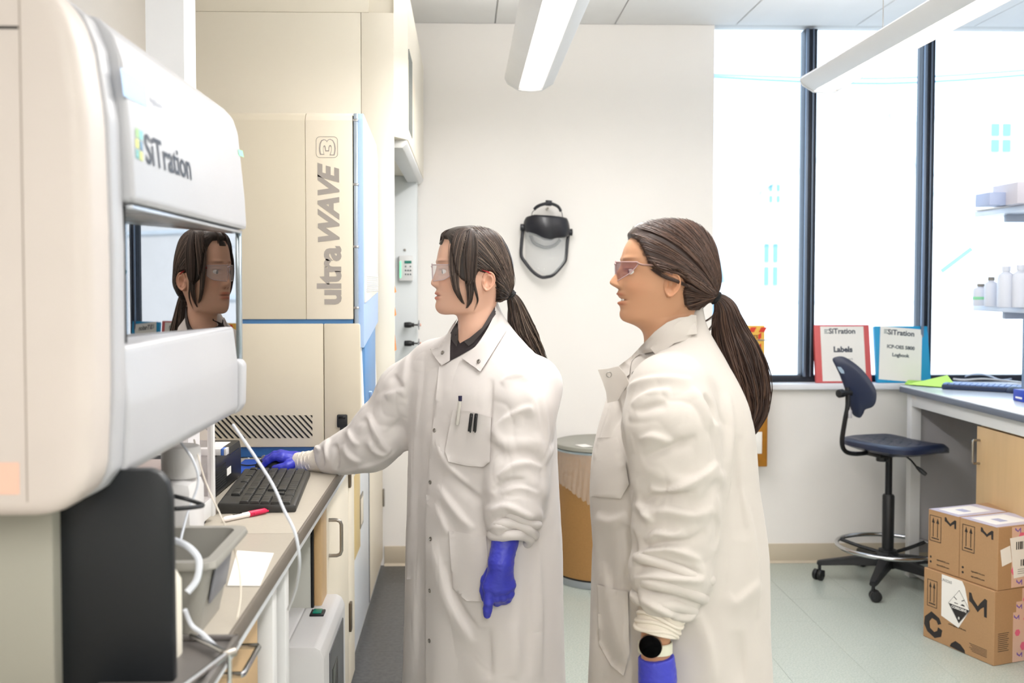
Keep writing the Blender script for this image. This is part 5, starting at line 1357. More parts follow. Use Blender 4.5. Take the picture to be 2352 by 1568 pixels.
# ------------------------------------------------------------------ head
def dist_poly(px, py, poly):
    """signed distance to a polygon, positive inside"""
    poly = np.array(poly, float); n = len(poly); d = np.full(len(px), 1e9); ins = np.zeros(len(px), bool)
    for i in range(n):
        a, b = poly[i], poly[(i+1) % n]; ab = b-a
        t = np.clip(((px-a[0])*ab[0]+(py-a[1])*ab[1])/(ab@ab+1e-9), 0, 1)
        d = np.minimum(d, np.hypot(px-a[0]-t*ab[0], py-a[1]-t*ab[1]))
        c = ((a[1] > py) != (b[1] > py)) & (px < (b[0]-a[0])*(py-a[1])/(b[1]-a[1]+1e-12)+a[0]); ins ^= c
    return np.where(ins, d, -d)
class Head:
    def __init__(s, secs, k, cz, center, yaw, W, pf):
        s.k = k; s.cz = cz; s.c = Vector(center)
        s.d = Vector((-cos(yaw), -sin(yaw), 0)); s.w = Vector((sin(yaw), -cos(yaw), 0))
        nt = 170; tt = np.linspace(0, len(secs)-1, nt); ix = np.arange(len(secs))
        A = np.array([(a[0], a[1], b[0], b[1]) for a, b in secs], float)
        I = [gsm(np.interp(tt, ix, A[:, i]), 3) for i in range(4)]
        Wt = gsm(np.interp(tt, ix, W), 3); Pf = gsm(np.interp(tt, ix, pf), 3)
        Wt[0] = .001
        NP = 160; ph = np.linspace(0, 2*np.pi, NP, endpoint=False)
        c_, s_ = np.cos(ph), np.sin(ph)
        X = np.zeros((nt, NP)); Y = X.copy(); Lt = X.copy()
        for i in range(nt):
            fx, fy, bx_, by_ = (I[j][i] for j in range(4))
            p = np.where(c_ > 0, Pf[i], .92)
            lat = np.sign(s_)*np.abs(s_)**p*Wt[i]
            u = (1-c_)/2
            X[i] = fx+(bx_-fx)*u; Y[i] = fy+(by_-fy)*u; Lt[i] = lat
        s.S = (s.cz[0]-X)*k; s.V = (s.cz[1]-Y)*k; s.L = Lt; s.nt, s.NP = nt, NP
    def faces(s):
        i = np.arange(s.nt-1)[:, None]; j = np.arange(s.NP)[None, :]; a = i*s.NP+j; b = i*s.NP+(j+1) % s.NP
        return np.stack([a, b, b+s.NP, a+s.NP], -1).reshape(-1, 4)
    def world(s, S, L, V):
        S, L, V = (np.asarray(q_).ravel() for q_ in (S, L, V))
        return np.stack([s.c[i]+s.d[i]*S+s.w[i]*L+(V if i == 2 else 0) for i in range(3)], 1)
    def w3(s, zx, zy, lat): return s.c+s.d*((s.cz[0]-zx)*s.k)+s.w*lat+Vector((0, 0, (s.cz[1]-zy)*s.k))
def bump1(x, c, w_): return np.exp(-((x-c)/w_)**2)
def make_face(H, f, skin, parent):
    k = H.k; zx = H.cz[0]-H.S/k; zy = H.cz[1]-H.V/k; L = H.L; S = H.S.copy(); V = H.V.copy(); Lx = H.L.copy()
    front = np.clip((H.S-(H.cz[0]-f['mid'])*k)/.03, 0, 1)
    nose = gsm(np.interp(np.arange(0, 1400), *zip(*f['nose'])), 4)[np.clip(zy, 0, 1399).astype(int)]*k
    wn = np.interp(zy, f['nw'][0], f['nw'][1])
    S += nose*np.exp(-np.abs(L/wn)**2.2)*front
    for sg in (-1, 1):
        S += .0055*np.exp(-((L-sg*.0125)/.0060)**2-((zy-f['wing'])*k/.0065)**2)*front
        S -= f['sock']*np.exp(-((L-sg*.031)/.0155)**2-((zy-f['eye'][1])*k/.0105)**2)*front
        S += .0035*np.exp(-((L-sg*.030)/.020)**2-((zy-f['brow'])*k/.006)**2)*front
        S += .004*np.exp(-((L-sg*.040)/.018)**2-((zy-f['cheek'])*k/.017)**2)*front
        # eyelids
        S += .0042*np.exp(-((L-sg*.031)/.012)**2-((zy-f['eye'][1]+.0062/k)*k/.0030)**2)*front
        S += .0030*np.exp(-((L-sg*.031)/.012)**2-((zy-f['eye'][1]-.0060/k)*k/.0030)**2)*front
    lw = .0215
    lat = np.exp(-np.abs(L/lw)**3)
    for (c, w_, a) in f['lips']: S += a*np.exp(-((zy-c)*k/w_)**2)*lat*front
    S += .002*np.exp(-((zy-f['chin'])*k/.011)**2-(L/.016)**2)*front
    H.Sf = S
    P3 = H.world(S, Lx, V)
    tint = np.ones((P3.shape[0], 3)); zyf, Lf, fr = zy.ravel(), L.ravel(), front.ravel()
    zxn = (H.cz[0]-S.ravel()/k)
    def paint(mask, col):
        for i in range(3): tint[:, i] *= 1-mask*(1-col[i])
    lipm = np.zeros(len(zyf))
    for (c, w_) in f['lipc']: lipm = np.maximum(lipm, np.exp(-(np.abs((zyf-c)*k)/w_)**4))
    lipm *= np.exp(-np.abs(Lf/.0225)**6)*fr
    paint(np.clip(lipm, 0, 1)*.9, f['lipcol'])
    mouth = np.exp(-((zyf-f['mouth'])*k/.0014)**2)*np.exp(-np.abs(Lf/.024)**8)*fr; paint(mouth*.85, (.25, .1, .1))
    for sg in (-1, 1):
        br = np.exp(-np.abs((zyf-f['brow']-(np.abs(Lf)-.03)*600*.12*0)*k/.0030)**3)*np.exp(-np.abs((Lf-sg*.031)/.019)**4)*fr; paint(br*.62, (.22, .16, .14))
        ls = np.exp(-np.abs((zyf-f['eye'][1]+.0052/k)*k/.0016)**2)*np.exp(-np.abs((Lf-sg*.031)/.014)**4)*fr; paint(ls*.8, (.12, .08, .08))
        paint(.22*np.exp(-((Lf-sg*.045)/.02)**2-((zyf-f['cheek'])*k/.02)**2)*fr, (1, .72, .68))
        ns = np.exp(-((Lf-sg*.0075)/.0035)**2-((zyf-f['wing']-.0075/k)*k/.0025)**2)*fr; paint(np.clip(ns, 0, 1)*.8, (.25, .12, .1))
    o = np_mesh('body', P3, H.faces(), skin, parent)
    ca = o.data.color_attributes.new('tint', 'FLOAT_COLOR', 'POINT')
    ca.data.foreach_set('color', np.concatenate([tint, np.ones((len(tint), 1))], 1).ravel())
    # eyes
    for sg in (-1, 1):
        sel = np.argmin((np.abs(L-sg*.031)/.001)**2+(np.abs(zy-f['eye'][1])*k/.001)**2+(front < .5)*1e6)
        Ssurf = H.S.ravel()[sel]
        c = H.c+H.d*(Ssurf-.0118-f['sock']*.25)+H.w*(sg*.031)+Vector((0, 0, H.V.ravel()[sel]))
        e = MB().sphere((0, 0, 0), .0122, seg=24).build('eye', m_eye, o, smooth=180, M=M_.Translation(c))
        gz_ = (H.d*1+Vector((0, 0, -.12))+H.w*(-sg*.0)).normalized()
        MB().lathe([(0, .0128), (.003, .0126), (.0056, .0112), (.0058, .0105), (0, .0105)], n=24).build('iris', m_iris, e, smooth=60, M=M_.Translation(c) @ gz_.to_track_quat('Z', 'Y').to_matrix().to_4x4())
    # ears
    for sg in (1, -1):
        ex, ey = f['ear']; hh, hw = f['eh']*k/2, f['ew']*k/2; til = radians(f.get('etilt', 12))
        bsel = np.argmin(np.abs(zx-(ex-f['ew']*.3))*k+np.abs(zy-ey)*k+(np.sign(L) != sg)*10)
        lat0 = H.L.ravel()[bsel]
        nr, na = 15, 48; Vv = []; Fc = []
        for i in range(nr+1):
            r = i/nr
            for j in range(na):
                a = 2*pi*j/na; ca_, sa_ = cos(a), sin(a)
                low = max(0, -sa_)
                rx = hw*(1-.35*low**1.5)*(1+.12*max(0, sa_)*(1 if ca_ < 0 else .6)); ry = hh
                x = -ca_*rx*r; z = sa_*ry*r      # x forward (local s)
                x += -.06*hw*low*0
                rim = math.exp(-((r-.86)/.11)**2)*(.0050 if (ca_ > -.55 or sa_ > .3) else .0006)
                anti = .0032*math.exp(-((r-.56)/.12)**2)*(1 if ca_ > -.3 and sa_ > -.75 else .15)
                conch = -.0065*math.exp(-(r/.36)**2)
                edge = -.016*max(0, (r-.93)/.07)**1.5 if i > nr-2 else 0
                flare = .006*(ca_*r+.4)
                tr_ = .004*math.exp(-((x-hw*.55)/.003)**2-((z+hh*.1)/.005)**2)
                h = .0035+flare+rim+anti+conch+edge+tr_
                x2 = x*cos(til)+z*sin(til)*-1*-1*0 - z*sin(til); z2 = x*sin(til)+z*cos(til)
                Vv.append(H.c+H.d*((H.cz[0]-ex)*k+x2)+H.w*(lat0+sg*h)+Vector((0, 0, (H.cz[1]-ey)*k+z2)))
        for i in range(nr):
            for j in range(na): Fc.append((i*na+j, i*na+(j+1) % na, (i+1)*na+(j+1) % na, (i+1)*na+j))
        mb = MB().raw([tuple(v) for v in Vv], Fc); bmesh.ops.remove_doubles(mb.bm, verts=mb.bm.verts, dist=.00005); bmesh.ops.recalc_face_normals(mb.bm, faces=mb.bm.faces)
        eo = mb.build('ear', skin, o, smooth=180)
        ca2 = eo.data.color_attributes.new('tint', 'FLOAT_COLOR', 'POINT'); ca2.data.foreach_set('color', np.tile([1, .93, .9, 1], len(eo.data.vertices)))
    return o
def strands(paths, rads, mats, name, parent, n=3, seed=3):
    """many hair locks gathered in one mesh; paths is a list of lists of points"""
    Vs = []; Fs = []; Mi = []; base = 0; r_ = np.random.default_rng(seed)
    for p, rd in zip(paths, rads):
        p = np.array([tuple(v) for v in p]); N = len(p)
        if N < 3: continue
        t = np.gradient(p, axis=0); t /= np.linalg.norm(t, axis=1)[:, None]+1e-12
        up = np.array([0.3, -.9, .2]); a = np.cross(t, up); a /= np.linalg.norm(a, axis=1)[:, None]+1e-9; b = np.cross(t, a)
        u = np.linspace(0, 1, N); rr = rd*np.clip(np.minimum(u*8+.3, (1-u)*5+.12), 0, 1)
        for k in range(n):
            an = 2*pi*k/n; Vs.append(p+(a*cos(an)+b*sin(an))*rr[:, None])
        i = np.arange(N-1)
        for k in range(n):
            k2 = (k+1) % n; Fs.append(np.stack([base+k*N+i, base+k2*N+i, base+k2*N+i+1, base+k*N+i+1], 1))
        Mi.append(np.full((N-1)*n, r_.choice(len(mats), p=[.42, .48, .10]) if len(mats) == 3 else 0)); base += N*n
    V = np.concatenate(Vs); Fq = np.concatenate(Fs); o = np_mesh(name, V, Fq, mats, parent)
    mi = np.concatenate(Mi); 
    if len(o.data.polygons) == len(mi): o.data.polygons.foreach_set('material_index', mi.astype(np.int32))
    return o
def hair_cap(H, poly, th, extra, mats, parent):
    k = H.k; zx = (H.cz[0]-H.S/k).ravel(); zy = (H.cz[1]-H.V/k).ravel()
    d = dist_poly(zx, zy, poly)*k
    off = np.clip((d+.002)/.006, 0, 1); off = off*off*(3-2*off)
    P3 = H.world(H.S, H.L, H.V); Fq = H.faces(); N = normals(P3, Fq); cen = P3.mean(0)
    if ((P3-cen)*N).sum() < 0: N = -N
    t = th*np.ones(len(zx))
    for (x, y, w_, a) in extra: t += a*np.exp(-(np.hypot(zx-x, zy-y)/w_)**2)
    disp = -.003+off*(t+.003)
    keep = d > -.008
    nz = fnoise(np.stack([zx*.02, zy*.006, H.L.ravel()*90], 1), (1, 1, 1), 5)*.0012
    P4 = P3+N*(disp+nz*off)[:, None]
    fk = keep[Fq].all(1); Fq = Fq[fk]
    us, inv = np.unique(Fq, return_inverse=True)
    o = np_mesh('hair', P4[us], inv.reshape(-1, 4), mats, parent)
    return o
# ================================================================== woman at the bench (left)
hW = [.001, .036, .053, .063, .0695, .0730, .0745, .0750, .0745, .0730, .0705, .0675, .0640, .0600, .0560, .0520, .0490, .0475, .0472, .0480, .0510, .0500, .0460]
hP = [1, .95, .9, .88, .86, .84, .84, .86, .88, .92, .98, 1.05, 1.12, 1.18, 1.22, 1.2, 1.1, 1.0, .95, .92, .9, .9, .9]
def z1(x, y): return 850+x/3.733, 480+y/3.733
def z2(x, y): return 1340+x/3.646, 470+y/3.646
S1 = [((865, 178), (866, 178)), ((760, 192), (960, 190)), ((680, 215), (1040, 215)), ((630, 255), (1095, 255)), ((600, 310), (1140, 310)), ((583, 370), (1170, 370)), ((573, 430), (1190, 430)), ((571, 480), (1200, 485)), ((572, 540), (1200, 545)), ((573, 600), (1190, 605)), ((571, 660), (1165, 660)), ((567, 710), (1135, 700)), ((565, 760), (1110, 735)), ((561, 815), (1095, 765)), ((566, 862), (1088, 790)), ((590, 895), (1082, 815)), ((640, 906), (1078, 840)), ((700, 900), (1076, 862)), ((740, 905), (1076, 885)), ((756, 945), (1080, 920)), ((756, 1010), (1088, 970)), ((748, 1090), (1100, 1040)), ((735, 1180), (1120, 1120))]
W1 = thing('person', 'woman in white lab coat and clear glasses with one gloved hand on the mouse', 'person', (0, 0, 0))
HY1 = 2.60
cz1 = (890, 560); c1 = P(*z1(*cz1), HY1)
k1 = HY1/F/3.733*1.0
H1 = Head(S1, k1, cz1, c1, radians(9), hW, hP)
f1 = dict(mid=760, nose=[(0, 0), (470, 0), (500, 4), (540, 16), (580, 32), (605, 44), (628, 52), (645, 50), (660, 34), (672, 12), (684, 0), (1400, 0)],
          nw=([400, 500, 560, 630, 690, 1400], [.009, .0080, .0085, .0125, .014, .014]), wing=652, sock=.0060, eye=(620, 535), brow=452, cheek=640,
          lips=[(708, .0035, .0022), (723, .0028, .0040), (741, .0016, -.0035), (762, .0042, .0042), (790, .004, -.0012)], lipc=[(722, .0038), (762, .0045)], lipcol=(.86, .50, .48), mouth=741, chin=838,
          ear=(968, 620), eh=178, ew=118, etilt=10)
body1 = make_face(H1, f1, m_skin1, W1)
hp1 = [(500, 60), (1400, 60), (1400, 900), (1180, 850), (1110, 805), (1066, 790), (1056, 700), (1050, 610), (1035, 560), (1000, 535), (905, 525), (880, 545), (850, 620), (800, 640), (745, 600), (700, 540), (684, 440), (676, 340), (655, 268), (630, 262), (606, 312), (560, 300)]
cap1 = hair_cap(H1, hp1, .0085, [(1165, 660, 90, .010), (1120, 760, 60, .008), (720, 200, 120, .003), (900, 180, 200, .002)], m_h[0], body1)
def side_project(H, bv, zx, zy, sg, off):
    """point on the hair surface reached from the side"""
    o = H.w3(zx, zy, sg*.25); h = bv.ray_cast(o, -H.w*sg)
    if h[0] is None: return None
    lat = (h[0]-H.c).dot(H.w)
    if lat*sg < 0: return None
    nn_ = h[1] if h[1].dot(H.w)*sg > 0 else -h[1]
    return h[0]+nn_*off
def comb(H, bv, starts, tie, sag, n, jitter, seed, side=(1, -1), off=(.0005, .0038), steps=22, endspread=14, lim=None, rad=(.0005, .0011)):
    r = np.random.default_rng(seed); out = []; rads = []
    st = np.array(starts, float); Ls = np.concatenate([[0], np.cumsum(np.linalg.norm(np.diff(st, axis=0), axis=1))])
    for sg in side:
        for _ in range(n):
            q_ = r.random()*Ls[-1]; sx = np.interp(q_, Ls, st[:, 0])+r.normal()*jitter; sy = np.interp(q_, Ls, st[:, 1])+r.normal()*jitter
            ex, ey = tie[0]+r.normal()*endspread, tie[1]+r.normal()*endspread
            mx, my = (sx+ex)/2, (sy+ey)/2; dx_, dy_ = ex-sx, ey-sy; ln = math.hypot(dx_, dy_)
            nx, ny = dy_/ln, -dx_/ln
            sg2 = sag*(ln/500)*(1+.15*r.normal()); mx += nx*sg2; my += ny*sg2
            o_ = r.uniform(*off); pts = []; wv = r.random()*6
            for i in range(steps+1):
                t = i/steps; x = (1-t)**2*sx+2*t*(1-t)*mx+t*t*ex; y = (1-t)**2*sy+2*t*(1-t)*my+t*t*ey
                p = side_project(H, bv, x+1.5*sin(wv+t*7), y, sg, o_)
                if p is None:
                    if len(pts) > 5: break
                    pts = []; continue
                pts.append(p)
            if len(pts) > 5: out.append(pts); rads.append(r.uniform(*rad))
    return out, rads
bv1 = to_poly(cap1)
pa, ra = comb(H1, bv1, [(835, 180), (900, 172), (980, 180), (1060, 210)], (1195, 725), 75, 300, 8, 11)
pb, rb = comb(H1, bv1, [(840, 182), (830, 220), (840, 330), (850, 430), (875, 520), (950, 532)], (1190, 735), 45, 260, 10, 12)
pc1, rc1 = comb(H1, bv1, [(1030, 560), (1052, 640), (1060, 720), (1075, 780), (1110, 795)], (1185, 742), -10, 60, 6, 13)
pd1, rd1 = comb(H1, bv1, [(835, 180), (760, 190), (700, 215), (650, 240)], (860, 505), 40, 90, 6, 14, endspread=22)
strands(pa+pb+pc1+pd1, ra+rb+rc1+rd1, m_h, 'hair_strands', body1, seed=4)['kind'] = 'stuff'
# loose front locks on both sides
def hanging(H, ctrl, spread, n, seed, lat, sides=(1, -1), rad=(.0004, .0009), steps=24, bvf=None):
    r = np.random.default_rng(seed); out = []; rads = []
    for sg in sides:
        for _ in range(n):
            j = r.normal(size=2); o = r.random()
            pts = []
            cp = catmull([Vector((c[0]+j[0]*spread[i], c[1]+j[1]*spread[i]*.5, 0)) for i, c in enumerate(ctrl)], 6)
            ll = np.interp(np.linspace(0, 1, len(cp)), np.linspace(0, 1, len(lat)), lat)
            for i, c in enumerate(cp):
                p0 = side_project(H, bvf, c.x, c.y, sg, .003) if bvf else None
                l = ll[i]+.004*o
                if p0 is not None: l = max(l, abs((p0-H.c).dot(H.w))+.002+.004*o)
                pts.append(H.w3(c.x, c.y, sg*l))
            cut = int(len(pts)*r.uniform(.82, 1)); out.append(pts[:cut]); rads.append(r.uniform(*rad))
    return out, rads
bvb1 = to_poly(body1)
class Two:
    def __init__(s, a, b): s.a, s.b = a, b
    def ray_cast(s, o, d):
        x, y = s.a.ray_cast(o, d), s.b.ray_cast(o, d)
        if x[0] is None: return y
        if y[0] is None: return x
        return x if x[3] < y[3] else y
tw = Two(bv1, bvb1)
q1, r1 = hanging(H1, [(835, 180), (760, 200), (715, 300), (690, 440), (690, 560), (705, 680), (740, 760), (775, 815)], [3, 16, 20, 18, 15, 11, 8, 5], 300, 21, [.012, .035, .058, .067, .071, .070, .064, .058], bvf=tw)
q2, r2 = hanging(H1, [(838, 180), (830, 230), (815, 360), (810, 480), (815, 600), (820, 700), (815, 790), (790, 850)], [3, 14, 22, 20, 16, 12, 8, 5], 360, 22, [.012, .035, .062, .071, .074, .073, .066, .060], bvf=tw)
q3, r3 = hanging(H1, [(845, 185), (860, 300), (850, 480), (845, 620), (870, 720), (885, 790), (850, 880)], [3, 8, 8, 6, 4, 3, 3], 26, 23, [.012, .05, .073, .075, .073, .064, .056], bvf=tw)
q4, r4 = hanging(H1, [(835, 178), (720, 182), (650, 200), (622, 245), (612, 300)], [3, 14, 10, 5, 4], 60, 24, [.008, .012, .016, .018, .022], sides=(1, -1))
strands(q1+q2+q3+q4, r1+r2+r3+r4, m_h, 'front_locks', body1, seed=6)['kind'] = 'stuff'
def ponytail(spine, rads, n, mats, name, parent, seed, wave=.0, flat=.7, core=True, loose=.25):
    r = np.random.default_rng(seed); sp = catmull([Vector(p) for p in spine], 8); N = len(sp)
    rr = np.interp(np.linspace(0, 1, N), np.linspace(0, 1, len(rads)), rads)
    tn = [(sp[min(i+1, N-1)]-sp[max(i-1, 0)]).normalized() for i in range(N)]
    fr = []
    for t in tn:
        a = Vector((0, -1, 0)).cross(t).normalized(); b = t.cross(a).normalized(); fr.append((a, b))
    out = []; rad = []
    for i in range(n):
        an = r.random()*2*pi; q_ = math.sqrt(r.uniform(.42, 1)); ph = r.random()*6; am = wave*r.uniform(.4, 1.5); pts = []; fq = r.uniform(4, 8)
        end = int(N*r.uniform(.72, 1.0)) if r.random() < .6 else N
        for k in range(max(6, end)):
            if k >= N: break
            u = k/N; a, b = fr[k]; A_ = an+.5*sin(u*3+ph)*.5
            R_ = rr[k]*q_*(1+loose*u*sin(ph*7))
            pts.append(sp[k]+a*(cos(A_)*R_+am*u*sin(u*fq+ph))+b*(sin(A_)*R_*flat+am*u*cos(u*fq*.8+ph)))
        out.append(pts); rad.append(r.uniform(.0006, .0014))
    po = strands(out, rad, mats, name, parent, seed=seed)
    if core:
        MB().tube(sp[:int(N*.93)], [float(v)*.66 for v in rr[:int(N*.93)]], n=14, smooth=False, flat=.85).build('hair_core', mats[0], po, smooth=180)
    return po
w1p = lambda zx, zy, Y: P(*z1(zx, zy), Y)
# gathering cone from the nape to the tie, tie, ponytail
MB().tube([H1.w3(1120, 640, 0), H1.w3(1150, 690, 0), H1.w3(1185, 722, 0), H1.w3(1215, 738, 0)], [.030, .030, .020, .010], n=20).build('gathered_hair', m_h[1], body1, smooth=180)
tb = MB()
tc_ = H1.w3(1205, 736, 0); td = (H1.w3(1225, 760, 0)-H1.w3(1190, 715, 0)).normalized(); ta = td.cross(Vector((0, 1, 0))).normalized(); tb_ = td.cross(ta)
for k in (-1, 0, 1):
    tb.tube([tc_+td*(k*.0035)+(ta*cos(i*pi/10)+tb_*sin(i*pi/10))*(.0125+.001*sin(i*2.3+k)) for i in range(20)], .0038, n=8, closed=True, smooth=False)
tb.build('hair_tie', m_tie, body1, smooth=180)
Y1h = tc_.y
sp1 = [(1200, 740), (1225, 775), (1250, 840), (1272, 930), (1305, 1040), (1350, 1130), (1400, 1210), (1450, 1280), (1500, 1330)]
ponytail([w1p(x, y, Y1h+.012+.05*i/8) for i, (x, y) in enumerate(sp1)], [.009, .016, .021, .027, .032, .031, .025, .015, .006], 620, m_h, 'ponytail', body1, 31, .004, flat=.8)['kind'] = 'stuff'
# glasses
def glasses(H, parent, zt, zb, front_zx, eye_zx, frame_m, lens_m, temple_m, ear, half=.062, rise=20, wrap=.9, templ_zy=None, bar=True, label=None):
    g_ = bpy.data.objects.new('glasses', None); C.objects.link(g_); g_.parent = parent
    k = H.k; NU, NV = 30, 8
    for sg in (1, -1):
        V = []; Fc = []
        for i in range(NU+1):
            l = .004+(half-.004)*i/NU
            sx = front_zx+(l/half)**2.2*(eye_zx-front_zx)
            top = zt+ (l/half)**2*4; bot = zb-rise*(l/half)**2.0-(12 if i < 2 else 0)-30*max(0, (l/half-.72)/.28)**2
            for j in range(NV+1):
                t = j/NV; V.append(H.w3(sx-10*sin(pi*t)*.3+ (6*t), top+(bot-top)*t, sg*l))
        for i in range(NU):
            for j in range(NV): q_ = i*(NV+1)+j; Fc.append((q_, q_+1, q_+NV+2, q_+NV+1))
        o = MB().raw([tuple(v) for v in V], Fc).build('lens', lens_m, g_, smooth=180); md = o.modifiers.new('s', 'SOLIDIFY'); md.thickness = .0015
        rim = [V[i*(NV+1)] for i in range(NU+1)]+[V[NU*(NV+1)+j] for j in range(1, NV+1)]+[V[i*(NV+1)+NV] for i in range(NU-1, -1, -1)]
        MB().tube(rim[::2], .0011, n=6, sub=2, closed=True).build('rim', frame_m, g_, smooth=180)
        ty = templ_zy or zt+15
        MB().tube([V[NU*(NV+1)+2], H.w3(eye_zx+40, ty, sg*(half+.006)), H.w3((eye_zx+ear[0])/2+20, ty+6, sg*.0775), H.w3(ear[0]-30, ear[1], sg*.080), H.w3(ear[0]+35, ear[1]+30, sg*.078)], .0022, n=8, flat=1.0).build('temple', temple_m, g_, smooth=180)
    MB().tube([H.w3(front_zx, zt+20, -.006), H.w3(front_zx-6, zt+14, 0), H.w3(front_zx, zt+20, .006)], .0018, n=8).build('bridge', frame_m, g_, smooth=180)
    return g_
glasses(H1, body1, 478, 618, 530, 655, mat('frame_clear', (232, 214, 218), .1, trans=.5), m_lens, mat('temple_red', (176, 46, 52), .25), (960, 528), half=.062, templ_zy=505)
# ------------------------------------------------------------------ sleeves and coat
def body_sdf(G, tab, c, u, f, zmin, pw=2.2):
    """torso: rows (z, dx, dy, a, b); u lateral unit, f facing unit"""
    tab = sorted(tab); z = np.array([t[0] for t in tab]); zz = G[2].ravel(); zs = np.linspace(zz[0], zz[-1], 200)
    col = [np.interp(zz, zs, gsm(np.interp(zs, z, [t[i] for t in tab]), 4)).astype(np.float32)[None, None, :] for i in (1, 2, 3, 4)]
    X = G[0]-c[0]-col[0]; Y = G[1]-c[1]-col[1]
    a = X*u[0]+Y*u[1]; b = X*f[0]+Y*f[1]
    A, B = np.maximum(col[2], .01), np.maximum(col[3], .01)
    d = ((np.abs(a/A)**pw+np.abs(b/B)**pw)**(1/pw)-1)*np.minimum(A, B)*1.0
    return np.maximum(d, zmin-G[2])
def sdf_chain(G, pts, rs, k=.03):
    d = None
    for (a, b, ra_, rb_) in zip(pts, pts[1:], rs, rs[1:]):
        e = rcone(G, a, b, ra_, rb_); d = e if d is None else smin(d, e, k)
    return d
def arc_s(V, pts):
    """arc length along a limb and distance off its axis"""
    P_ = np.array([tuple(p) for p in pts]); L = np.concatenate([[0], np.cumsum(np.linalg.norm(np.diff(P_, axis=0), axis=1))])
    best = np.full(len(V), 1e9); s = np.zeros(len(V))
    for i in range(len(P_)-1):
        ab = P_[i+1]-P_[i]; t = np.clip(((V-P_[i])@ab)/(ab@ab), 0, 1); d = np.linalg.norm(V-(P_[i]+t[:, None]*ab), axis=1)
        m = d < best; best[m] = d[m]; s[m] = (L[i]+t*(L[i+1]-L[i]))[m]
    return s, best, L[-1]
u1 = np.array([.62, -.785]); f1d = np.array([-.785, -.62])
ctr1 = (.040, 2.635)
tab1 = [(.30, .0, .0, .262, .168), (.60, .0, 0, .256, .162), (.80, 0, 0, .250, .158), (.95, 0, 0, .243, .150), (1.08, 0, 0, .238, .146), (1.17, 0, 0, .228, .138), (1.23, 0, .005, .200, .118), (1.27, .0, .01, .165, .095), (1.30, .005, .015, .120, .078), (1.325, .008, .02, .085, .068), (1.345, .01, .02, .062, .060), (1.40, .01, .02, .03, .03)]
Rsh = Vector((-.085, 2.745, 1.215)); 
armR = [Rsh, P(935, 900, 2.77), P(880, 985, 2.80), P(850, 1020, 2.82), P(800, 1038, 2.85), P(765, 1050, 2.87), P(742, 1056, 2.885)]
radR = [.080, .080, .080, .076, .060, .048, .036]
Lsh = Vector((.165, 2.50, 1.195))
armL = [Lsh, P(1205, 930, 2.475), P(1194, 1010, 2.46), P(1190, 1090, 2.44), P(1184, 1150, 2.425), P(1178, 1190, 2.41)]
radL = [.078, .076, .074, .071, .068, .058]
def build_coat(name, parent, tab, ctr, u, f, arms, zmin, lo, hi, h, strokes, noise_amp, shoulders, post=None, cm=None):
    G, org = grid(lo, hi, h)
    d = body_sdf(G, tab, ctr, u, f, zmin)
    for (a, b, ra_, rb_) in shoulders: d = smin(d, rcone(G, a, b, ra_, rb_), .05)
    d = np.maximum(d, zmin-G[2])
    for (pts, rs, kk) in arms: d = smin(d, sdf_chain(G, pts, rs), kk)
    V, Fq = surfnets(d.astype(np.float32), org, h)
    V = lap(V, Fq, 2, .5)
    N = normals(V, Fq)
    # drape: soft vertical folds on the skirt, cross folds on the sleeves
    th_ = np.arctan2((V[:, 0]-ctr[0]), (V[:, 1]-ctr[1]))
    onarm = np.zeros(len(V))
    for (pts, rs, kk) in arms:
        s, off, T = arc_s(V, pts); rr = np.interp(s/T, np.linspace(0, 1, len(rs)), rs)
        m = np.clip((1.25-off/rr)/.2, 0, 1)*np.clip(s/.06, 0, 1); onarm = np.maximum(onarm, m)
        ph = fnoise(V, (9, 9, 9), 3)*3.0+fnoise(V, (22, 22, 22), 8)*1.2
        cr = np.sin(s*(62+20*fnoise(V, (5, 5, 5), 9))+ph*1.6)
        env = .12+.7*np.exp(-((s/T-.50)/.16)**2)+1.5*np.clip((s/T-.68)/.3, 0, 1)
        V = V+N*(m*noise_amp*env*(np.abs(cr)**.8*np.sign(cr)))[:, None]
    sk = np.clip((ctr[2]-V[:, 2])/.25, 0, 1)*(1-onarm)
    V = V+N*(sk*.004*np.sin(th_*7+2*fnoise(V, (3, 3, 1.2), 4)))[:, None]
    n1 = fnoise(V, (14, 14, 9), 21); n2 = fnoise(V, (24, 24, 16), 22)
    cre = (1-np.abs(n1))**7*.9+(1-np.abs(n2))**8*.45
    V = V-N*(cre*(.0012+.0034*onarm)*np.clip((V[:, 2]-zmin)/.1, 0, 1))[:, None]
    V = V+N*((1-onarm*.5)*.0035*fnoise(V, (11, 11, 5), 6)*np.clip((V[:, 2]-zmin)/.1, 0, 1))[:, None]
    N = normals(V, Fq); V = stroke_disp(V, N, strokes)
    V = lap(V, Fq, 1, .4)
    if post is not None: V = post(V)
    return np_mesh(name, V, Fq, cm or m_coat, parent)
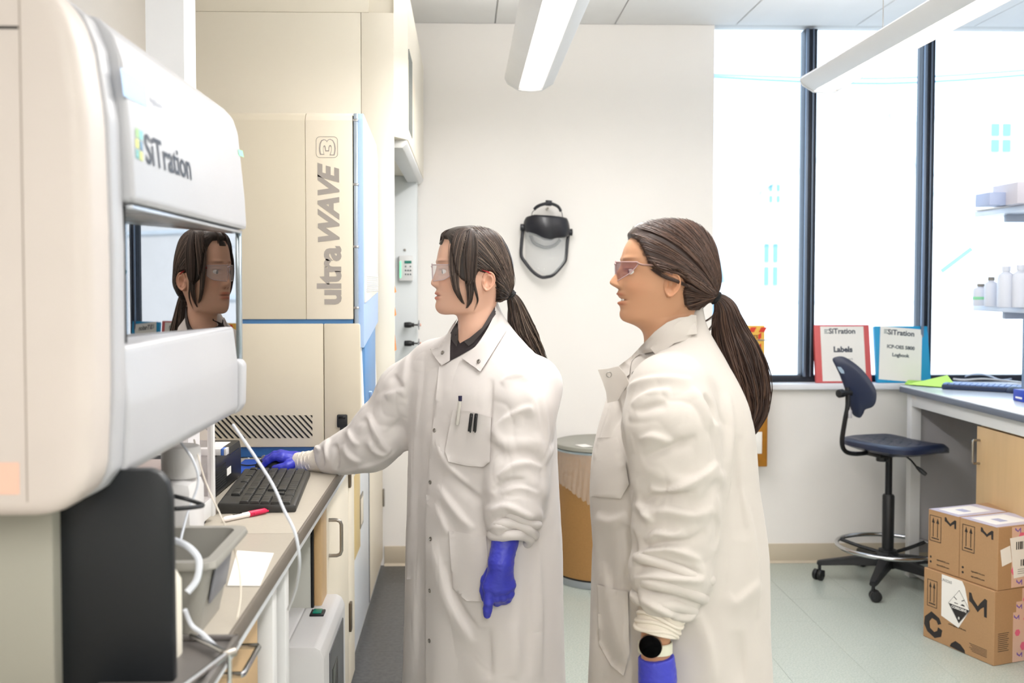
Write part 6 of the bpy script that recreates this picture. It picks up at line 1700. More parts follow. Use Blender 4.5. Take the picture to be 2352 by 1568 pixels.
st1 = [  # placket edge, chest, pocket drag lines
 ([(940, 800), (932, 860), (928, 930)], 9, 5), ([(968, 830), (962, 900), (955, 1000), (950, 1100)], 10, 3.5), ([(1010, 840), (995, 900), (990, 980)], 8, -2),
 ([(1130, 870), (1127, 930), (1122, 1000)], 7, -3),
 ([(1000, 990), (1012, 1030), (1040, 1075), (1075, 1110)], 10, 5), ([(1005, 1110), (1030, 1145), (1065, 1190), (1090, 1215)], 10, 6), ([(1030, 1080), (1070, 1120), (1110, 1150)], 9, -4),
 ([(1000, 1150), (1020, 1200), (1030, 1230)], 9, 4), ([(990, 1240), (1010, 1300), (1030, 1370), (1060, 1430), (1090, 1480)], 14, 6), ([(1025, 1290), (1050, 1380), (1100, 1450)], 12, -4),
 ([(945, 1000), (948, 1150), (944, 1300)], 12, 4), ([(960, 1250), (955, 1400), (950, 1560)], 12, 4), ([(1180, 1430), (1190, 1500), (1185, 1560)], 16, 4), ([(1235, 1260), (1240, 1400), (1238, 1560)], 12, 5), ([(1120, 1440), (1125, 1560)], 16, -4),
 ([(1215, 1290), (1214, 1560)], 8, -2.5),
 # left sleeve
 ([(1150, 880), (1175, 862), (1200, 860), (1230, 880)], 8, 4), ([(1215, 880), (1232, 950), (1240, 1040)], 10, 4), ([(1130, 1000), (1160, 960), (1215, 935), (1218, 960)], 9, 4.5),
 ([(1142, 1095), (1180, 1068), (1215, 1062), (1245, 1075)], 8, 6), ([(1130, 1130), (1160, 1105), (1210, 1100)], 8, -4), ([(1150, 1130), (1195, 1118), (1240, 1135)], 7, 4),
 ([(1126, 1172), (1165, 1160), (1210, 1180), (1240, 1195)], 7, 6), ([(1122, 1192), (1150, 1188), (1190, 1205), (1222, 1225)], 6, -5), ([(1120, 1215), (1150, 1206), (1190, 1218), (1222, 1238)], 6, 5),
 ([(1245, 900), (1256, 1000), (1250, 1080)], 9, 3),
 # right sleeve
 ([(905, 860), (920, 880), (932, 890)], 7, -6), ([(884, 910), (905, 900), (928, 890)], 7, 6), ([(845, 948), (862, 985), (885, 1025), (898, 1035)], 7, 7), ([(842, 960), (848, 990), (852, 1015)], 7, -4),
 ([(842, 1000), (860, 1030), (880, 1040), (897, 1030)], 7, 6), ([(800, 985), (812, 1010), (828, 1022)], 6, 5), ([(790, 1020), (800, 1040), (818, 1055), (830, 1060)], 7, 6), ([(772, 1020), (776, 1050), (774, 1080)], 5, -9),
 ([(758, 1008), (750, 1030), (752, 1060)], 6, 5), ([(735, 1010), (728, 1025), (738, 1035)], 5, 5), ([(770, 1090), (820, 1075), (870, 1060), (918, 1030)], 6, 3), ([(880, 1000), (900, 985), (922, 960)], 9, -3),
 ([(745, 1030), (742, 1060), (738, 1080)], 5, -5)]
coat1 = build_coat('lab_coat', W1, tab1, (ctr1[0], ctr1[1], 1.0), u1, f1d, [(armR, radR, .03), (armL, radL, .022)], .33, (-.58, 2.26, .31), (.36, 2.98, 1.42), .0044, st1, .0062,
                   [(Rsh+Vector((.03, -.01, .0)), Vector((.03, 2.62, 1.28)), .075, .05), (Lsh+Vector((-.02, .02, 0)), Vector((.06, 2.62, 1.28)), .072, .05)])
bvc1 = to_poly(coat1)
Z = lambda L_: [z1(*p) for p in L_]
# shirt in the neck opening, collar flaps, plackets, pockets
patch([bvc1, bvb1], Z([(752, 955), (690, 1060), (683, 1180), (680, 1303), (760, 1262), (900, 1180), (1000, 1040), (1078, 880), (1066, 845), (1040, 900), (950, 1030), (850, 1105), (770, 1150), (752, 1120)]), .004, .004, m_shirt, 'shirt', W1, 4, 6)
patch([bvc1, bvb1], Z([(1066, 845), (1078, 900), (960, 1060), (880, 1150), (845, 1175), (806, 1135), (860, 1098), (960, 1015)]), .009, .004, mat('shirt_collar', (66, 60, 60), .85), 'shirt_collar', W1, 4, 6)
patch([bvc1, bvb1], Z([(754, 950), (700, 1040), (690, 1110), (742, 1180), (752, 1140)]), .009, .004, MATS['shirt_collar'], 'shirt_collar', W1, 4, 6)
cl1 = patch([bvc1, bvb1], Z([(1075, 832), (1125, 900), (1172, 1035), (1080, 1180), (1000, 1310), (945, 1392), (860, 1330), (782, 1272), (850, 1225), (930, 1150), (1010, 1020), (1062, 915)]), .012, .005, m_coat, 'collar', W1, 4, 6)
patch([bvc1, bvb1], Z([(748, 938), (700, 1000), (650, 1085), (590, 1185), (513, 1200), (560, 1275), (612, 1342), (684, 1298), (686, 1180), (694, 1070), (720, 1010)]), .012, .005, m_coat, 'collar', W1, 4, 6)
def snap(bvs, px, py, parent, off=.0165, r=.0055, m=None):
    org = Vector((0, 0, HC)); d = ray(px, py).normalized(); best = None
    for bv in bvs:
        h = bv.ray_cast(org, d)
        if h[0] is not None and (best is None or h[3] < best[3]): best = h
    n = best[1]; n = n if n.dot(d) < 0 else -n; p = best[0]-d*off
    return MB().lathe([(0, 0), (r*.45, 0), (r*.55, .0012), (r*.85, .0016), (r, .0008), (r, -.001)], n=20).build('snap', m or m_snap, parent, M=M_.Translation(p) @ n.to_track_quat('Z', 'Y').to_matrix().to_4x4())
snap([bvc1], 1099, 829, W1); snap([bvc1], 1016, 809, W1)
plk = patch([bvc1], [(1008, 842), (1000, 930), (984, 1060), (976, 1200), (976, 1568), (976, 1640), (1008, 1640), (1008, 1400), (1010, 1200), (1018, 1060), (1030, 960), (1040, 870), (1058, 822), (1040, 828)], .0022, .003, m_coat, 'placket', W1, 8, 2)
bvp = to_poly(plk)
for p in ((998, 988), (988, 1107), (989, 1237), (987, 1356), (986, 1471)): snap([bvp, bvc1], *p, W1, off=.0008)
bvc1b = bvc1
pk = patch([bvc1], [(1040, 942), (1075, 944), (1128, 958), (1125, 1060), (1110, 1072), (1072, 1070), (1030, 1060), (1022, 1036)], .009, .008, m_coat, 'pocket', W1, 6, 3, lift=lambda x, y: .004*max(0, 1-(y-942)/40))
patch([bvc1], [(1031, 1218), (1075, 1225), (1116, 1230), (1122, 1300), (1116, 1382), (1072, 1380), (1040, 1352), (1036, 1300)], .006, .006, m_coat, 'pocket', W1, 7, 3)
patch([bvc1], [(934, 1182), (950, 1190), (950, 1290), (944, 1330), (934, 1330)], .004, .004, m_coat, 'pocket', W1, 6, 3)
# pens in the breast pocket
bvk = to_poly(pk)
def pen(parts_, name, label, x0, y0, x1, y1, r, mb_, clipm=None):
    org = Vector((0, 0, HC)); h = bvc1.ray_cast(org, ray((x0+x1)/2, 948).normalized()); Y = h[0].y-.019
    a, b = P(x0, y0, Y), P(x1, y1, Y+.004)
    t = thing(name, label, 'pen', tuple(a)); d = b-a; L = d.length; q_ = d.to_track_quat('Z', 'Y').to_matrix().to_4x4()
    MB().lathe([(0, 0), (r*.8, .0005), (r, .003), (r, L)], n=16, M=q_).build('barrel', mb_, t)
    return t, a, Y
t, a, Y = pen(0, 'pen', 'clear ballpoint with a dark end in the breast pocket left of two black pens', 1057, 918, 1050, 975, .0045, mat('pen_clear', (190, 186, 178), .3))
MB().lathe([(0, -.004), (.0045, -.003), (.0048, .010), (0, .010)], n=16).build('pen_cap', mat('pen_navy', (30, 26, 60), .4), t)
for i, (x0, x1) in enumerate(((1083, 1078), (1094, 1090))):
    t, a, Y = pen(0, 'pen', 'black click pen clipped to the breast pocket, %s one' % ('left' if i == 0 else 'right'), x0, 949, x1, 990, .0042, m_black)
    MB().box(-.0016, .0016, -.0200, -.0175, -.045, -.004, bev=.0008, M=M_.Rotation(radians(4), 4, 'Y')).box(-.0016, .0016, -.019, -.002, -.008, -.004, bev=.0008).build('clip', m_blackg, t)
# knit cuff of the reaching arm, sleeve roll of the hanging arm
cw0, cw1 = P(722, 1058, 2.89), P(682, 1060, 2.915)
kn = MB()
kn.tube([cw0+(cw0-cw1)*.6, cw0, cw0.lerp(cw1, .35), cw0.lerp(cw1, .7), cw1], [.036, .031, .0285, .0275, .0265], n=36, sub=4)
for k in range(4):
    c = cw0.lerp(cw1, .02+k*.22); ax_ = (cw1-cw0).normalized(); s1v = ax_.cross(Vector((0, 1, 0))).normalized(); s2v = ax_.cross(s1v)
    kn.tube([c+(s1v*cos(i*pi/16)+s2v*sin(i*pi/16))*(.0285-.0008*k+.0012*sin(i*1.3+k)) for i in range(32)], .0028, n=8, closed=True, smooth=False)
kn.build('cuff', m_knit, W1, smooth=180)
rl = MB()
def ring(c, ax_, r, tr, ph, flat=1, n=40, wob=.12):
    s1v = ax_.cross(Vector((0, 1, .2))).normalized(); s2v = ax_.cross(s1v).normalized()
    return [c+(s1v*cos(2*pi*i/n)+s2v*sin(2*pi*i/n))*r*(1+wob*sin(2*pi*i/n*3+ph)*.6+wob*.5*sin(2*pi*i/n*5+ph*2))+ax_*(.006*sin(2*pi*i/n*2+ph)) for i in range(n)]
axl = (armL[-1]-armL[-2]).normalized()
for c, r, tr, ph in ((P(1180, 1194, 2.41), .054, .011, 0), (P(1177, 1214, 2.408), .052, .013, 1.5), (P(1173, 1234, 2.405), .046, .013, 3)):
    rl.tube(ring(c, axl, r, tr, ph), tr, n=12, closed=True, smooth=False)
rl.build('rolled_cuff', m_coat, W1, smooth=180)
# ------------------------------------------------------------------ gloves
def glove(name, fn, lo, hi, parent, h=.0022, m=None):
    G, org = grid(lo, hi, h); d = fn(G)
    V, Fq = surfnets(d.astype(np.float32), org, h); V = lap(V, Fq, 2, .5)
    N = normals(V, Fq); V = V+N*(.0006*fnoise(V, (90, 90, 160), 4)+.0005*fnoise(V, (200, 200, 300), 2))[:, None]
    return np_mesh(name, V, Fq, m or m_glove, parent)
def box_of(pts, pad):
    a = np.array([tuple(p) for p in pts]); return tuple(a.min(0)-pad), tuple(a.max(0)+pad)
g5 = lambda x, y, Y: P(1080+x/6.03, 1180+y/6.03, Y)
YH = 2.375
cuffT, cuffM, wr = g5(480, 380, YH+.02), g5(455, 520, YH+.01), g5(425, 680, YH)
K = [g5(262, 1000, YH-.002), g5(368, 1025, YH-.006), g5(465, 1015, YH-.002), g5(552, 980, YH+.006)]
fing = [  # index straight, the others curling back
 ([K[0], g5(255, 1220, YH-.006), g5(240, 1330, YH-.003), g5(235, 1392, YH+.001)], [.0130, .0118, .0108, .0098]),
 ([K[1], g5(375, 1160, YH-.002), g5(372, 1225, YH+.022), g5(352, 1215, YH+.045)], [.0125, .0112, .0098, .009]),
 ([K[2], g5(462, 1150, YH+.002), g5(452, 1200, YH+.024), g5(440, 1160, YH+.045)], [.0122, .0108, .0095, .0088]),
 ([K[3], g5(555, 1110, YH+.008), g5(520, 1180, YH+.018), g5(488, 1215, YH+.03)], [.0112, .0098, .0088, .0082]),
 ([g5(300, 800, YH+.018), g5(215, 920, YH+.022), g5(190, 1060, YH+.022), g5(205, 1170, YH+.022)], [.016, .0125, .0105, .0092])]
def hand_fn(G, cuffpts, cuffr, wr_, K_, fing_, pr, kk=.010):
    d = None
    for (a, b, ra_, rb_) in zip(cuffpts, cuffpts[1:], cuffr, cuffr[1:]):
        e = rcone(G, a, b, ra_, rb_); d = e if d is None else smin(d, e, .01)
    for q_, r in zip(K_, pr):
        e = rcone(G, wr_, q_, r[0], r[1]); d = smin(d, e, .014)
    for i in range(3): d = smin(d, rcone(G, K_[i], K_[i+1], .0115, .0115), .010)
    for pts, rs in fing_:
        e = sdf_chain(G, pts, rs, .004); d = smin(d, e, .0045)
    return d
allp = [cuffT, cuffM, wr]+K+[p for f_ in fing for p in f_[0]]
lo_, hi_ = box_of(allp, .04)
glove('glove', lambda G: hand_fn(G, [g5(500, 330, YH+.025), cuffT, cuffM, g5(430, 600, YH+.004), wr], [.030, .0305, .0285, .0262, .0255], wr, K, fing, [(.022, .016), (.024, .0155), (.024, .015), (.022, .0135)]), lo_, hi_, W1)
g8 = lambda x, y, Y: P(480+x/3.92, 930+y/3.92, Y)
YM = 2.925
K = [g8(655, 470, YM-.030), g8(650, 450, YM-.008), g8(650, 455, YM+.012), g8(660, 475, YM+.030)]
wr = g8(790, 510, YM)
fing = [([K[0], g8(590, 465, YM-.030), g8(530, 500, YM-.028), g8(495, 535, YM-.026)], [.0125, .0108, .0095, .0088]),
        ([K[1], g8(590, 445, YM-.008), g8(525, 480, YM-.006), g8(482, 525, YM-.004)], [.0125, .0110, .0095, .0088]),
        ([K[2], g8(590, 452, YM+.014), g8(530, 490, YM+.016), g8(490, 530, YM+.018)], [.012, .0105, .0092, .0085]),
        ([K[3], g8(610, 475, YM+.036), g8(555, 505, YM+.040), g8(520, 535, YM+.040)], [.011, .0095, .0085, .008]),
        ([g8(745, 530, YM-.030), g8(700, 548, YM-.048), g8(640, 560, YM-.052), g8(590, 566, YM-.050)], [.0150, .0125, .0105, .009])]
allp = [wr]+K+[p for f_ in fing for p in f_[0]]+[g8(830, 510, YM)]
lo_, hi_ = box_of(allp, .035)
glove('glove', lambda G: hand_fn(G, [g8(850, 512, YM), g8(800, 510, YM), wr], [.024, .0245, .0245], wr, K, fing, [(.020, .0150), (.022, .015), (.022, .0145), (.020, .013)]), lo_, hi_, W1)
# trousers and shoes
def legs(parent, cx_, cy_, f, u, shoe_m, s=1):
    for sg in (-1, 1):
        bxp = np.array([cx_+u[0]*.085*sg, cy_+u[1]*.085*sg])
        a = Vector((bxp[0], bxp[1], .62)); b = Vector((bxp[0], bxp[1], .40)); c = Vector((bxp[0], bxp[1], .07))
        G, org = grid((bxp[0]-.12, bxp[1]-.12, .05), (bxp[0]+.12, bxp[1]+.12, .70), .008)
        d = np.maximum(sdf_chain(G, [a, b, c], [.075, .062, .052]), .055-G[2])
        V, Fq = surfnets(d, org, .008); V = lap(V, Fq, 1); V = V+normals(V, Fq)*(.003*fnoise(V, (9, 9, 20), 5))[:, None]
        np_mesh('trouser_leg', V, Fq, m_trou, parent)
        G, org = grid((bxp[0]-.22, bxp[1]-.22, -.01), (bxp[0]+.22, bxp[1]+.22, .13), .006)
        hl = (bxp[0]-f[0]*.05, bxp[1]-f[1]*.05); to = (bxp[0]+f[0]*.14, bxp[1]+f[1]*.14)
        d = smin(rcone(G, (hl[0], hl[1], .04), (to[0], to[1], .028), .040, .034), rcone(G, (hl[0], hl[1], .05), (bxp[0], bxp[1], .095), .036, .034), .03)
        d = np.maximum(d, .002-G[2]); V, Fq = surfnets(d, org, .006); V = lap(V, Fq, 1)
        np_mesh('shoe', V, Fq, shoe_m, parent)
m_shoe = mat('shoe_black', (28, 28, 30), .5)
legs(W1, ctr1[0], ctr1[1], f1d, u1, m_shoe)
# ================================================================== woman on the right, in profile
S2 = [((700, 145), (701, 145)), ((560, 165), (850, 150)), ((470, 200), (960, 205)), ((410, 250), (1020, 270)), ((365, 310), (1065, 340)), ((335, 370), (1090, 410)), ((320, 430), (1100, 480)), ((314, 480), (1100, 540)), ((312, 540), (1095, 600)), ((308, 600), (1080, 660)), ((302, 660), (1055, 715)), ((298, 715), (1025, 755)), ((300, 760), (1000, 790)), ((302, 815), (980, 815)), ((303, 870), (965, 835)), ((304, 925), (955, 855)), ((320, 968), (945, 872)), ((355, 985), (938, 888)), ((430, 1010), (930, 905)), ((490, 1050), (925, 930)), ((510, 1100), (925, 970)), ((515, 1160), (935, 1020)), ((500, 1240), (960, 1090))]
W2 = thing('person', 'woman in white lab coat with tinted safety glasses and a long brown ponytail', 'person', (0, 0, 0))
HY2 = 2.20
cz2 = (700, 560); c2 = P(*z2(*cz2), HY2); k2_ = HY2/F/3.646
H2 = Head(S2, k2_, cz2, c2, radians(2), hW, hP)
f2 = dict(mid=560, nose=[(0, 0), (470, 0), (510, 8), (545, 26), (580, 48), (615, 74), (645, 90), (662, 86), (680, 60), (696, 26), (712, 2), (730, 0), (1400, 0)],
          nw=([400, 520, 600, 660, 710, 1400], [.009, .0082, .0090, .0125, .014, .014]), wing=676, sock=.0060, eye=(335, 560), brow=455, cheek=690,
          lips=[(728, .0035, .0035), (748, .0032, .0068), (768, .0030, .0025), (796, .0026, -.0060), (822, .0036, .0055), (838, .0035, .002), (880, .004, -.0010)], lipc=[(750, .0040), (826, .0042)], lipcol=(.80, .52, .48), mouth=796, chin=935,
          ear=(672, 672), eh=215, ew=135, etilt=12)
body2 = make_face(H2, f2, m_skin2, W2)
MB().box(-.012, .012, -.004, .004, -.0032, .0022, bev=.001, M=frame(H2.w3(326, 792, 0), H2.w, (0, 0, 1)) @ M_.Rotation(0, 4, 'X')).build('teeth', m_eye, body2)
hp2 = [(200, 40), (1400, 40), (1400, 800), (1090, 830), (1000, 850), (930, 880), (850, 880), (800, 830), (775, 740), (790, 660), (775, 600), (730, 560), (680, 555), (600, 560), (530, 530), (485, 480), (455, 400), (425, 320), (390, 278), (350, 270)]
cap2 = hair_cap(H2, hp2, .0085, [(1075, 620, 110, .006), (1040, 740, 80, .008), (480, 190, 120, .003), (640, 580, 90, .002)], m_k[0], body2)
bv2 = to_poly(cap2); bvb2 = to_poly(body2)
pa, ra = comb(H2, bv2, [(420, 200), (500, 160), (620, 140), (760, 135), (880, 150)], (1095, 760), 95, 360, 8, 41)
pb, rb = comb(H2, bv2, [(400, 240), (430, 320), (460, 410), (500, 490), (560, 540), (640, 560)], (1085, 775), 60, 340, 10, 42)
pc2, rc2 = comb(H2, bv2, [(760, 600), (785, 680), (785, 760), (810, 830), (880, 870), (960, 855)], (1080, 785), 6, 90, 8, 43)
pd2, rd2 = comb(H2, bv2, [(900, 155), (1000, 220), (1060, 320)], (1100, 750), 50, 60, 8, 44)
strands(pa+pb+pc2+pd2, ra+rb+rc2+rd2, m_k, 'hair_strands', body2, seed=4)['kind'] = 'stuff'
tw2 = Two(bv2, bvb2)
q1, r1 = hanging(H2, [(520, 540), (600, 600), (700, 640), (800, 680), (900, 730), (1050, 775)], [10, 10, 8, 8, 8, 6], 36, 45, [.066, .078, .082, .074, .066, .03], bvf=tw2)
q2, r2 = hanging(H2, [(490, 480), (560, 540), (640, 560), (720, 580), (820, 640), (950, 720), (1060, 770)], [8, 8, 7, 6, 8, 8, 6], 40, 46, [.060, .074, .080, .082, .074, .060, .03], bvf=tw2)
strands(q1+q2, r1+r2, m_k, 'side_locks', body2, seed=7)['kind'] = 'stuff'
w2p = lambda zx, zy, Y: P(*z2(zx, zy), Y)
MB().tube([H2.w3(1000, 690, 0), H2.w3(1040, 730, 0), H2.w3(1080, 760, 0), H2.w3(1120, 780, 0)], [.034, .030, .020, .010], n=20).build('gathered_hair', m_k[1], body2, smooth=180)
tc_ = H2.w3(1115, 778, 0); td = (H2.w3(1150, 800, 0)-H2.w3(1085, 755, 0)).normalized(); ta = td.cross(Vector((0, 1, 0))).normalized(); tb_ = td.cross(ta); tb = MB()
for k in (-1, 0, 1):
    tb.tube([tc_+td*(k*.0035)+(ta*cos(i*pi/10)+tb_*sin(i*pi/10))*(.0120+.001*sin(i*2.3+k)) for i in range(20)], .0038, n=8, closed=True, smooth=False)
tb.build('hair_tie', m_tie, body2, smooth=180)
sp2 = [(1110, 780), (1150, 815), (1185, 880), (1205, 980), (1235, 1100), (1275, 1220), (1310, 1340), (1340, 1460), (1360, 1580), (1365, 1700), (1330, 1820), (1290, 1920), (1262, 2000)]
Yp = tc_.y
ponytail([w2p(x, y, Yp+.005+.02*min(1, i/4)) for i, (x, y) in enumerate(sp2)], [.010, .018, .026, .033, .041, .048, .051, .050, .045, .037, .027, .018, .009], 1150, m_k, 'ponytail', body2, 51, .011, flat=.75, loose=.20)['kind'] = 'stuff'
q1, r1 = hanging(H2, [(1120, 900), (1080, 940), (1020, 975), (955, 990)], [10, 10, 8, 8], 10, 47, [.004, .006, .008, .010], sides=(1,), rad=(.0003, .0005))
q2, r2 = hanging(H2, [(1110, 960), (1080, 1020), (1030, 1070), (1000, 1090), (970, 1050), (950, 990)], [10, 10, 8, 8, 8, 8], 10, 48, [.004, .006, .008, .010], sides=(1,), rad=(.0003, .0005))
strands(q1+q2, r1+r2, m_k, 'stray_hair', body2, seed=8)['kind'] = 'stuff'
m_rose = mat('frame_rose', (190, 160, 160), .12); m_lt = mat('lens_tinted', (150, 100, 105), .04, alpha=.35)
glasses(H2, body2, 480, 640, 264, 400, m_rose, m_lt, mat('temple_rose', (150, 116, 106), .25), (640, 555), half=.060, templ_zy=508, rise=105)
# coat
a2 = radians(16); f2d = np.array([-cos(a2), -sin(a2)]); u2 = np.array([sin(a2), -cos(a2)])
ctr2 = (.452, 2.235)
def cx2(px_l, px_r, Y=2.235): return (P(px_l, 700, Y).x+P(px_r, 700, Y).x)/2-ctr2[0], (P(px_r, 700, Y).x-P(px_l, 700, Y).x)/2
rows = []
for (py, l, r) in ((1700, 1346, 1772), (1568, 1351, 1766), (1450, 1356, 1758), (1350, 1360, 1760), (1260, 1362, 1760), (1180, 1352, 1748), (1110, 1352, 1732), (1050, 1360, 1726), (990, 1376, 1722), (940, 1392, 1712), (900, 1408, 1698), (870, 1425, 1680), (840, 1445, 1665), (810, 1470, 1650), (780, 1500, 1630), (755, 1530, 1620), (735, 1555, 1608)):
    dx_, hw = cx2(l, r); z = P(1550, py, 2.235).z
    bq = hw*.93
    aa = np.interp(z, [.3, .8, 1.1, 1.2, 1.25, 1.29, 1.33, 1.36], [.235, .225, .215, .19, .16, .12, .09, .06])
    rows.append((z, dx_, 0, aa, bq))
rows.append((1.42, rows[-1][1], 0, .03, .03))
LsW = Vector((P(1545, 900, 2.06).x, 2.075, P(1545, 905, 2.06).z))
arm2 = [LsW, P(1542, 980, 2.045), P(1552, 1070, 2.035), P(1556, 1160, 2.03), P(1550, 1240, 2.02), P(1538, 1320, 2.01), P(1530, 1352, 2.0)]
rad2 = [.088, .096, .090, .084, .080, .077, .060]
fa2 = [Vector((.50, 2.40, 1.19)), Vector((.50, 2.43, 1.03)), Vector((.46, 2.43, .90)), Vector((.40, 2.40, .78))]
st2 = [
 ([(1385, 930), (1400, 905), (1418, 920), (1425, 980), (1440, 1060)], 8, -6), ([(1420, 910), (1460, 880), (1520, 868), (1590, 872)], 9, 5), ([(1450, 930), (1490, 905), (1540, 895)], 10, 5), ([(1462, 945), (1500, 930), (1530, 925)], 9, -4),
 ([(1468, 1010), (1500, 1000), (1545, 1015)], 9, 5), ([(1475, 1050), (1510, 1035), (1560, 1015), (1600, 1000)], 10, -5), ([(1590, 890), (1620, 930), (1640, 980)], 9, 5), ([(1618, 905), (1640, 935), (1652, 975)], 9, -6),
 ([(1492, 1118), (1525, 1125), (1570, 1112), (1620, 1085), (1648, 1060)], 9, 8), ([(1470, 1160), (1500, 1138), (1550, 1132), (1600, 1128)], 8, -6), ([(1462, 1148), (1480, 1170), (1500, 1200)], 8, 6), ([(1475, 1185), (1530, 1170), (1590, 1180), (1640, 1165)], 10, 6),
 ([(1480, 1240), (1510, 1222), (1545, 1225), (1570, 1215)], 8, 7), ([(1482, 1255), (1530, 1245), (1580, 1240), (1620, 1215)], 8, -5), ([(1448, 1282), (1500, 1262), (1550, 1258), (1610, 1285)], 9, 8), ([(1455, 1300), (1500, 1290), (1560, 1300), (1620, 1318)], 8, -6),
 ([(1455, 1325), (1500, 1322), (1560, 1325), (1620, 1330)], 8, 8), ([(1462, 1350), (1500, 1352), (1560, 1375), (1610, 1390)], 7, -7), ([(1470, 1372), (1520, 1395), (1570, 1412), (1612, 1405)], 8, 8), ([(1640, 1180), (1655, 1220), (1640, 1260)], 8, -4),
 ([(1672, 900), (1680, 980), (1676, 1060), (1668, 1150)], 11, 5), ([(1700, 1000), (1696, 1080), (1700, 1160), (1712, 1240)], 10, -4), ([(1700, 1120), (1720, 1200), (1735, 1300), (1738, 1420)], 14, 5), ([(1672, 1360), (1690, 1380), (1740, 1330)], 12, 4),
 ([(1370, 1180), (1400, 1195), (1440, 1180)], 14, 5), ([(1385, 1290), (1400, 1350), (1415, 1430), (1430, 1500)], 12, 5), ([(1420, 1200), (1450, 1230), (1460, 1290)], 12, -5), ([(1375, 1450), (1400, 1500), (1435, 1535)], 8, -5), ([(1438, 1380), (1440, 1450), (1444, 1520)], 9, 4), ([(1600, 1400), (1630, 1480), (1640, 1568)], 18, 5), ([(1700, 1450), (1708, 1568)], 14, -4)]
coat2 = build_coat('lab_coat', W2, rows, (ctr2[0], ctr2[1], 1.0), u2, f2d, [(arm2, rad2, .022), (fa2, [.08, .078, .068, .055], .03)], .33, (.20, 1.86, .31), (.78, 2.56, 1.44), .0044, st2, .0060,
                   [(LsW+Vector((0, .03, .0)), Vector((.48, 2.2, 1.27)), .072, .055), (Vector((.50, 2.38, 1.19)), Vector((.48, 2.25, 1.27)), .072, .055)], cm=m_coat2)
bvc2 = to_poly(coat2)
Z2 = lambda L_: [z2(*p) for p in L_]
# collar: flap round the neck, and the upturned front lapel
patch([bvb2], Z2([(905, 920), (945, 925), (960, 1090), (905, 1120), (760, 1160), (680, 1220), (600, 1250), (560, 1200), (700, 1060), (800, 980)]), .014, .006, m_coat2, 'collar_stand', W2, 5, 8)
patch([bvc2, bvb2], Z2([(525, 1138), (600, 1060), (700, 985), (800, 945), (925, 930), (940, 990), (952, 1082), (870, 1092), (760, 1130), (680, 1180), (625, 1225), (560, 1235), (470, 1250), (400, 1300), (385, 1420), (350, 1450), (292, 1352), (400, 1270), (470, 1195)]), .012, .005, m_coat2, 'collar', W2, 5, 8)
lp = [z2(*p) for p in ((120, 1380), (205, 1372), (292, 1352), (350, 1420), (385, 1498), (330, 1560), (290, 1640), (200, 1660), (190, 1570), (160, 1480))]
yl = 2.17
Vv = [P(x, y, yl+.0003*(x-1375)) for x, y in lp]; Vb = [v+Vector((.002, .006, 0)) for v in Vv]; n_ = len(lp)
mb = MB().raw([tuple(v) for v in Vv+Vb], [tuple(range(n_)), tuple(range(n_, 2*n_))[::-1]]+[(i, (i+1) % n_, n_+(i+1) % n_, n_+i) for i in range(n_)])
bmesh.ops.recalc_face_normals(mb.bm, faces=mb.bm.faces); mb.build('lapel', m_coat2, W2, smooth=30)
for (px, py) in ((1399, 860), (1458, 858)):
    v = P(px, py, yl-.003 if px < 1420 else yl-.03)
    MB().tube([v+Vector((.0055*cos(i*pi/8), 0, .0055*sin(i*pi/8))) for i in range(16)], .0011, n=6, closed=True, smooth=False).build('snap', m_snap, W2)
patch([bvc2], [(1372, 1005), (1418, 1003), (1436, 1060), (1445, 1112), (1425, 1145), (1356, 1140), (1356, 1080)], .008, .007, m_coat2, 'pocket', W2, 6, 3)
patch([bvc2], [(1372, 1342), (1405, 1352), (1442, 1358), (1446, 1500), (1432, 1552), (1404, 1528), (1376, 1480)], .008, .007, m_coat2, 'pocket', W2, 6, 3, lift=lambda x, y: .004*max(0, 1-(y-1345)/40))
# sleeve folds near the wrist and the ribbed cuff
rl = MB(); ax2 = (P(1500, 1470, 1.985)-P(1530, 1350, 2.0)).normalized()
for c, r, tr, ph in ((P(1541, 1300, 2.01), .074, .012, 0.3), (P(1536, 1345, 2.005), .070, .013, 1.4), (P(1526, 1382, 2.0), .057, .014, 2.2)):
    rl.tube(ring(c, ax2, r, tr, ph, wob=.10), tr, n=12, closed=True, smooth=False)
rl.build('sleeve_folds', m_coat2, W2, smooth=180)
cf = MB(); cf.tube([P(1524, 1400, 1.995), P(1516, 1422, 1.992), P(1510, 1440, 1.99), P(1507, 1454, 1.988)], [.050, .0465, .045, .0435], n=40, sub=5)
for k in range(3): cf.tube(ring(P(1516-k*4, 1418+k*14, 1.99), ax2, .0455-.001*k, .004, k, wob=.02), .0042, n=10, closed=True, smooth=False)
cf.build('cuff', m_knit, W2, smooth=180)
# wrist, watch, glove
wtop, wmid, wlow = P(1508, 1440, 1.99), P(1505, 1485, 1.985), P(1508, 1520, 1.985)
wo = MB().tube([wtop, wmid, wlow], [.030, .0295, .030], n=32, flat=.85).build('wrist', m_skin2, body2, smooth=180)
ca = wo.data.color_attributes.new('tint', 'FLOAT_COLOR', 'POINT'); ca.data.foreach_set('color', np.ones(len(wo.data.vertices)*4))
wt = thing('watch', 'round black smartwatch with a pale strap on the wrist of the woman in profile', 'watch', tuple(wmid))
sm = MB(); axw = (wlow-wtop).normalized(); s1v = axw.cross(Vector((0, 1, 0))).normalized(); s2v = axw.cross(s1v).normalized()
V = []; Fc = []; n_ = 48
for i in range(n_):
    a = 2*pi*i/n_; e = s1v*cos(a)+s2v*sin(a)
    for (dr_w, dh) in ((.0, -.011), (.0, .011), (.003, .010), (.003, -.010)): V.append(tuple(e*(.0315+dr_w)+axw*dh))
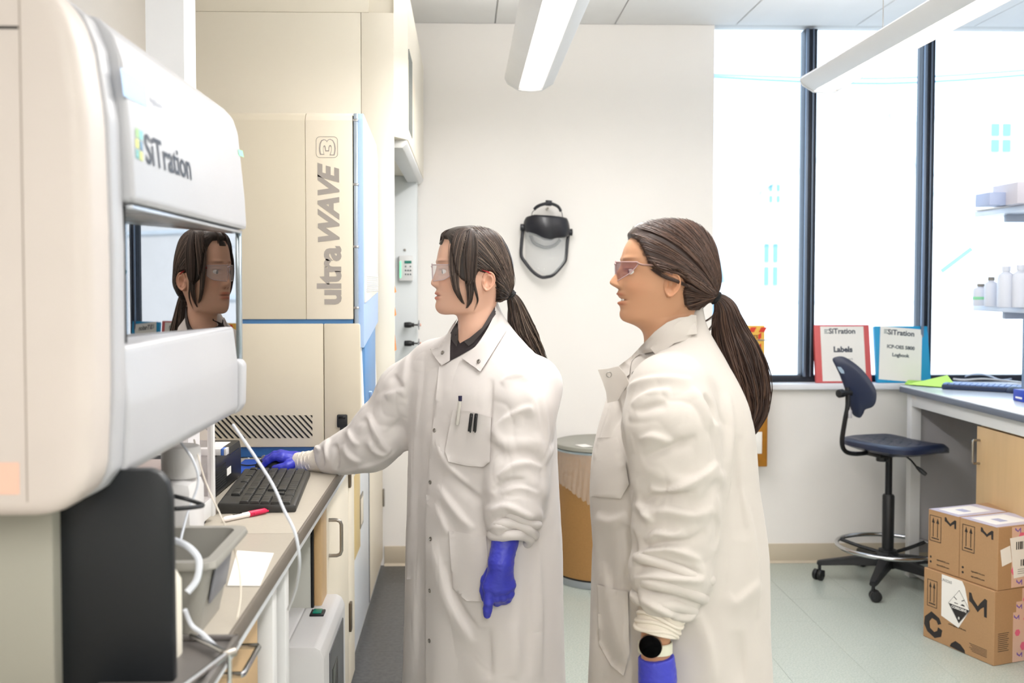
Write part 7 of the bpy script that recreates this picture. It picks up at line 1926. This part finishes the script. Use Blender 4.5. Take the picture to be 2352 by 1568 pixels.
for i in range(n_):
    for j in range(4): Fc.append((i*4+j, i*4+(j+1) % 4, ((i+1) % n_)*4+(j+1) % 4, ((i+1) % n_)*4+j))
sm.raw(V, Fc); bmesh.ops.recalc_face_normals(sm.bm, faces=sm.bm.faces); sm.build('strap', mat('strap_pale', (206, 204, 184), .5), wt, smooth=50)
fdir = (Vector((-.30, -1, .05))).normalized(); fc = P(1494, 1484, 1.952)-wmid
Mw = M_.Translation(fc) @ fdir.to_track_quat('Z', 'Y').to_matrix().to_4x4()
MB().lathe([(0, -.008), (.021, -.008), (.0232, -.004), (.0232, .001), (.0225, .0022), (0, .0022)], n=48, M=Mw).build('watch_case', mat('case_bronze', (120, 96, 80), .25, .8), wt)
MB().lathe([(0, .0045), (.018, .0042), (.0222, .0026), (.0228, .0005), (0, .0005)], n=48, M=Mw).build('watch_face', mat('watch_black', (1, 1, 2), .25, spec=.05), wt)
YG = 1.985
K = [P(1468, 1655, YG-.006), P(1492, 1668, YG-.010), P(1520, 1668, YG-.006), P(1544, 1655, YG+.002)]
wr = P(1510, 1560, YG)
fing = [([K[0], P(1460, 1710, YG-.004), P(1458, 1745, YG+.012), P(1462, 1768, YG+.028)], [.0125, .011, .0098, .009]),
        ([K[1], P(1486, 1725, YG-.006), P(1486, 1765, YG+.012), P(1490, 1785, YG+.030)], [.0125, .011, .0098, .009]),
        ([K[2], P(1518, 1722, YG-.002), P(1516, 1758, YG+.014), P(1516, 1776, YG+.032)], [.0122, .0108, .0095, .0088]),
        ([K[3], P(1546, 1700, YG+.006), P(1544, 1728, YG+.018), P(1542, 1744, YG+.032)], [.0112, .0098, .0088, .0082]),
        ([P(1480, 1590, YG+.010), P(1450, 1628, YG+.016), P(1442, 1665, YG+.016), P(1444, 1695, YG+.016)], [.017, .0135, .0110, .0098])]
allp = [wr, P(1508, 1500, YG)]+K+[p for f_ in fing for p in f_[0]]
lo_, hi_ = box_of(allp, .05)
glove('glove', lambda G: np.maximum(hand_fn(G, [P(1508, 1495, YG), P(1508, 1520, YG), P(1510, 1545, YG), wr], [.0345, .0345, .0355, .0345], wr, K, fing, [(.028, .017), (.030, .0165), (.030, .016), (.028, .0145)]), G[2]-P(1508, 1506, YG).z+ .12*(G[0]-P(1508, 1506, YG).x)*-1), lo_, hi_, W2)
legs(W2, ctr2[0]+.03, ctr2[1], f2d, u2, m_shoe)
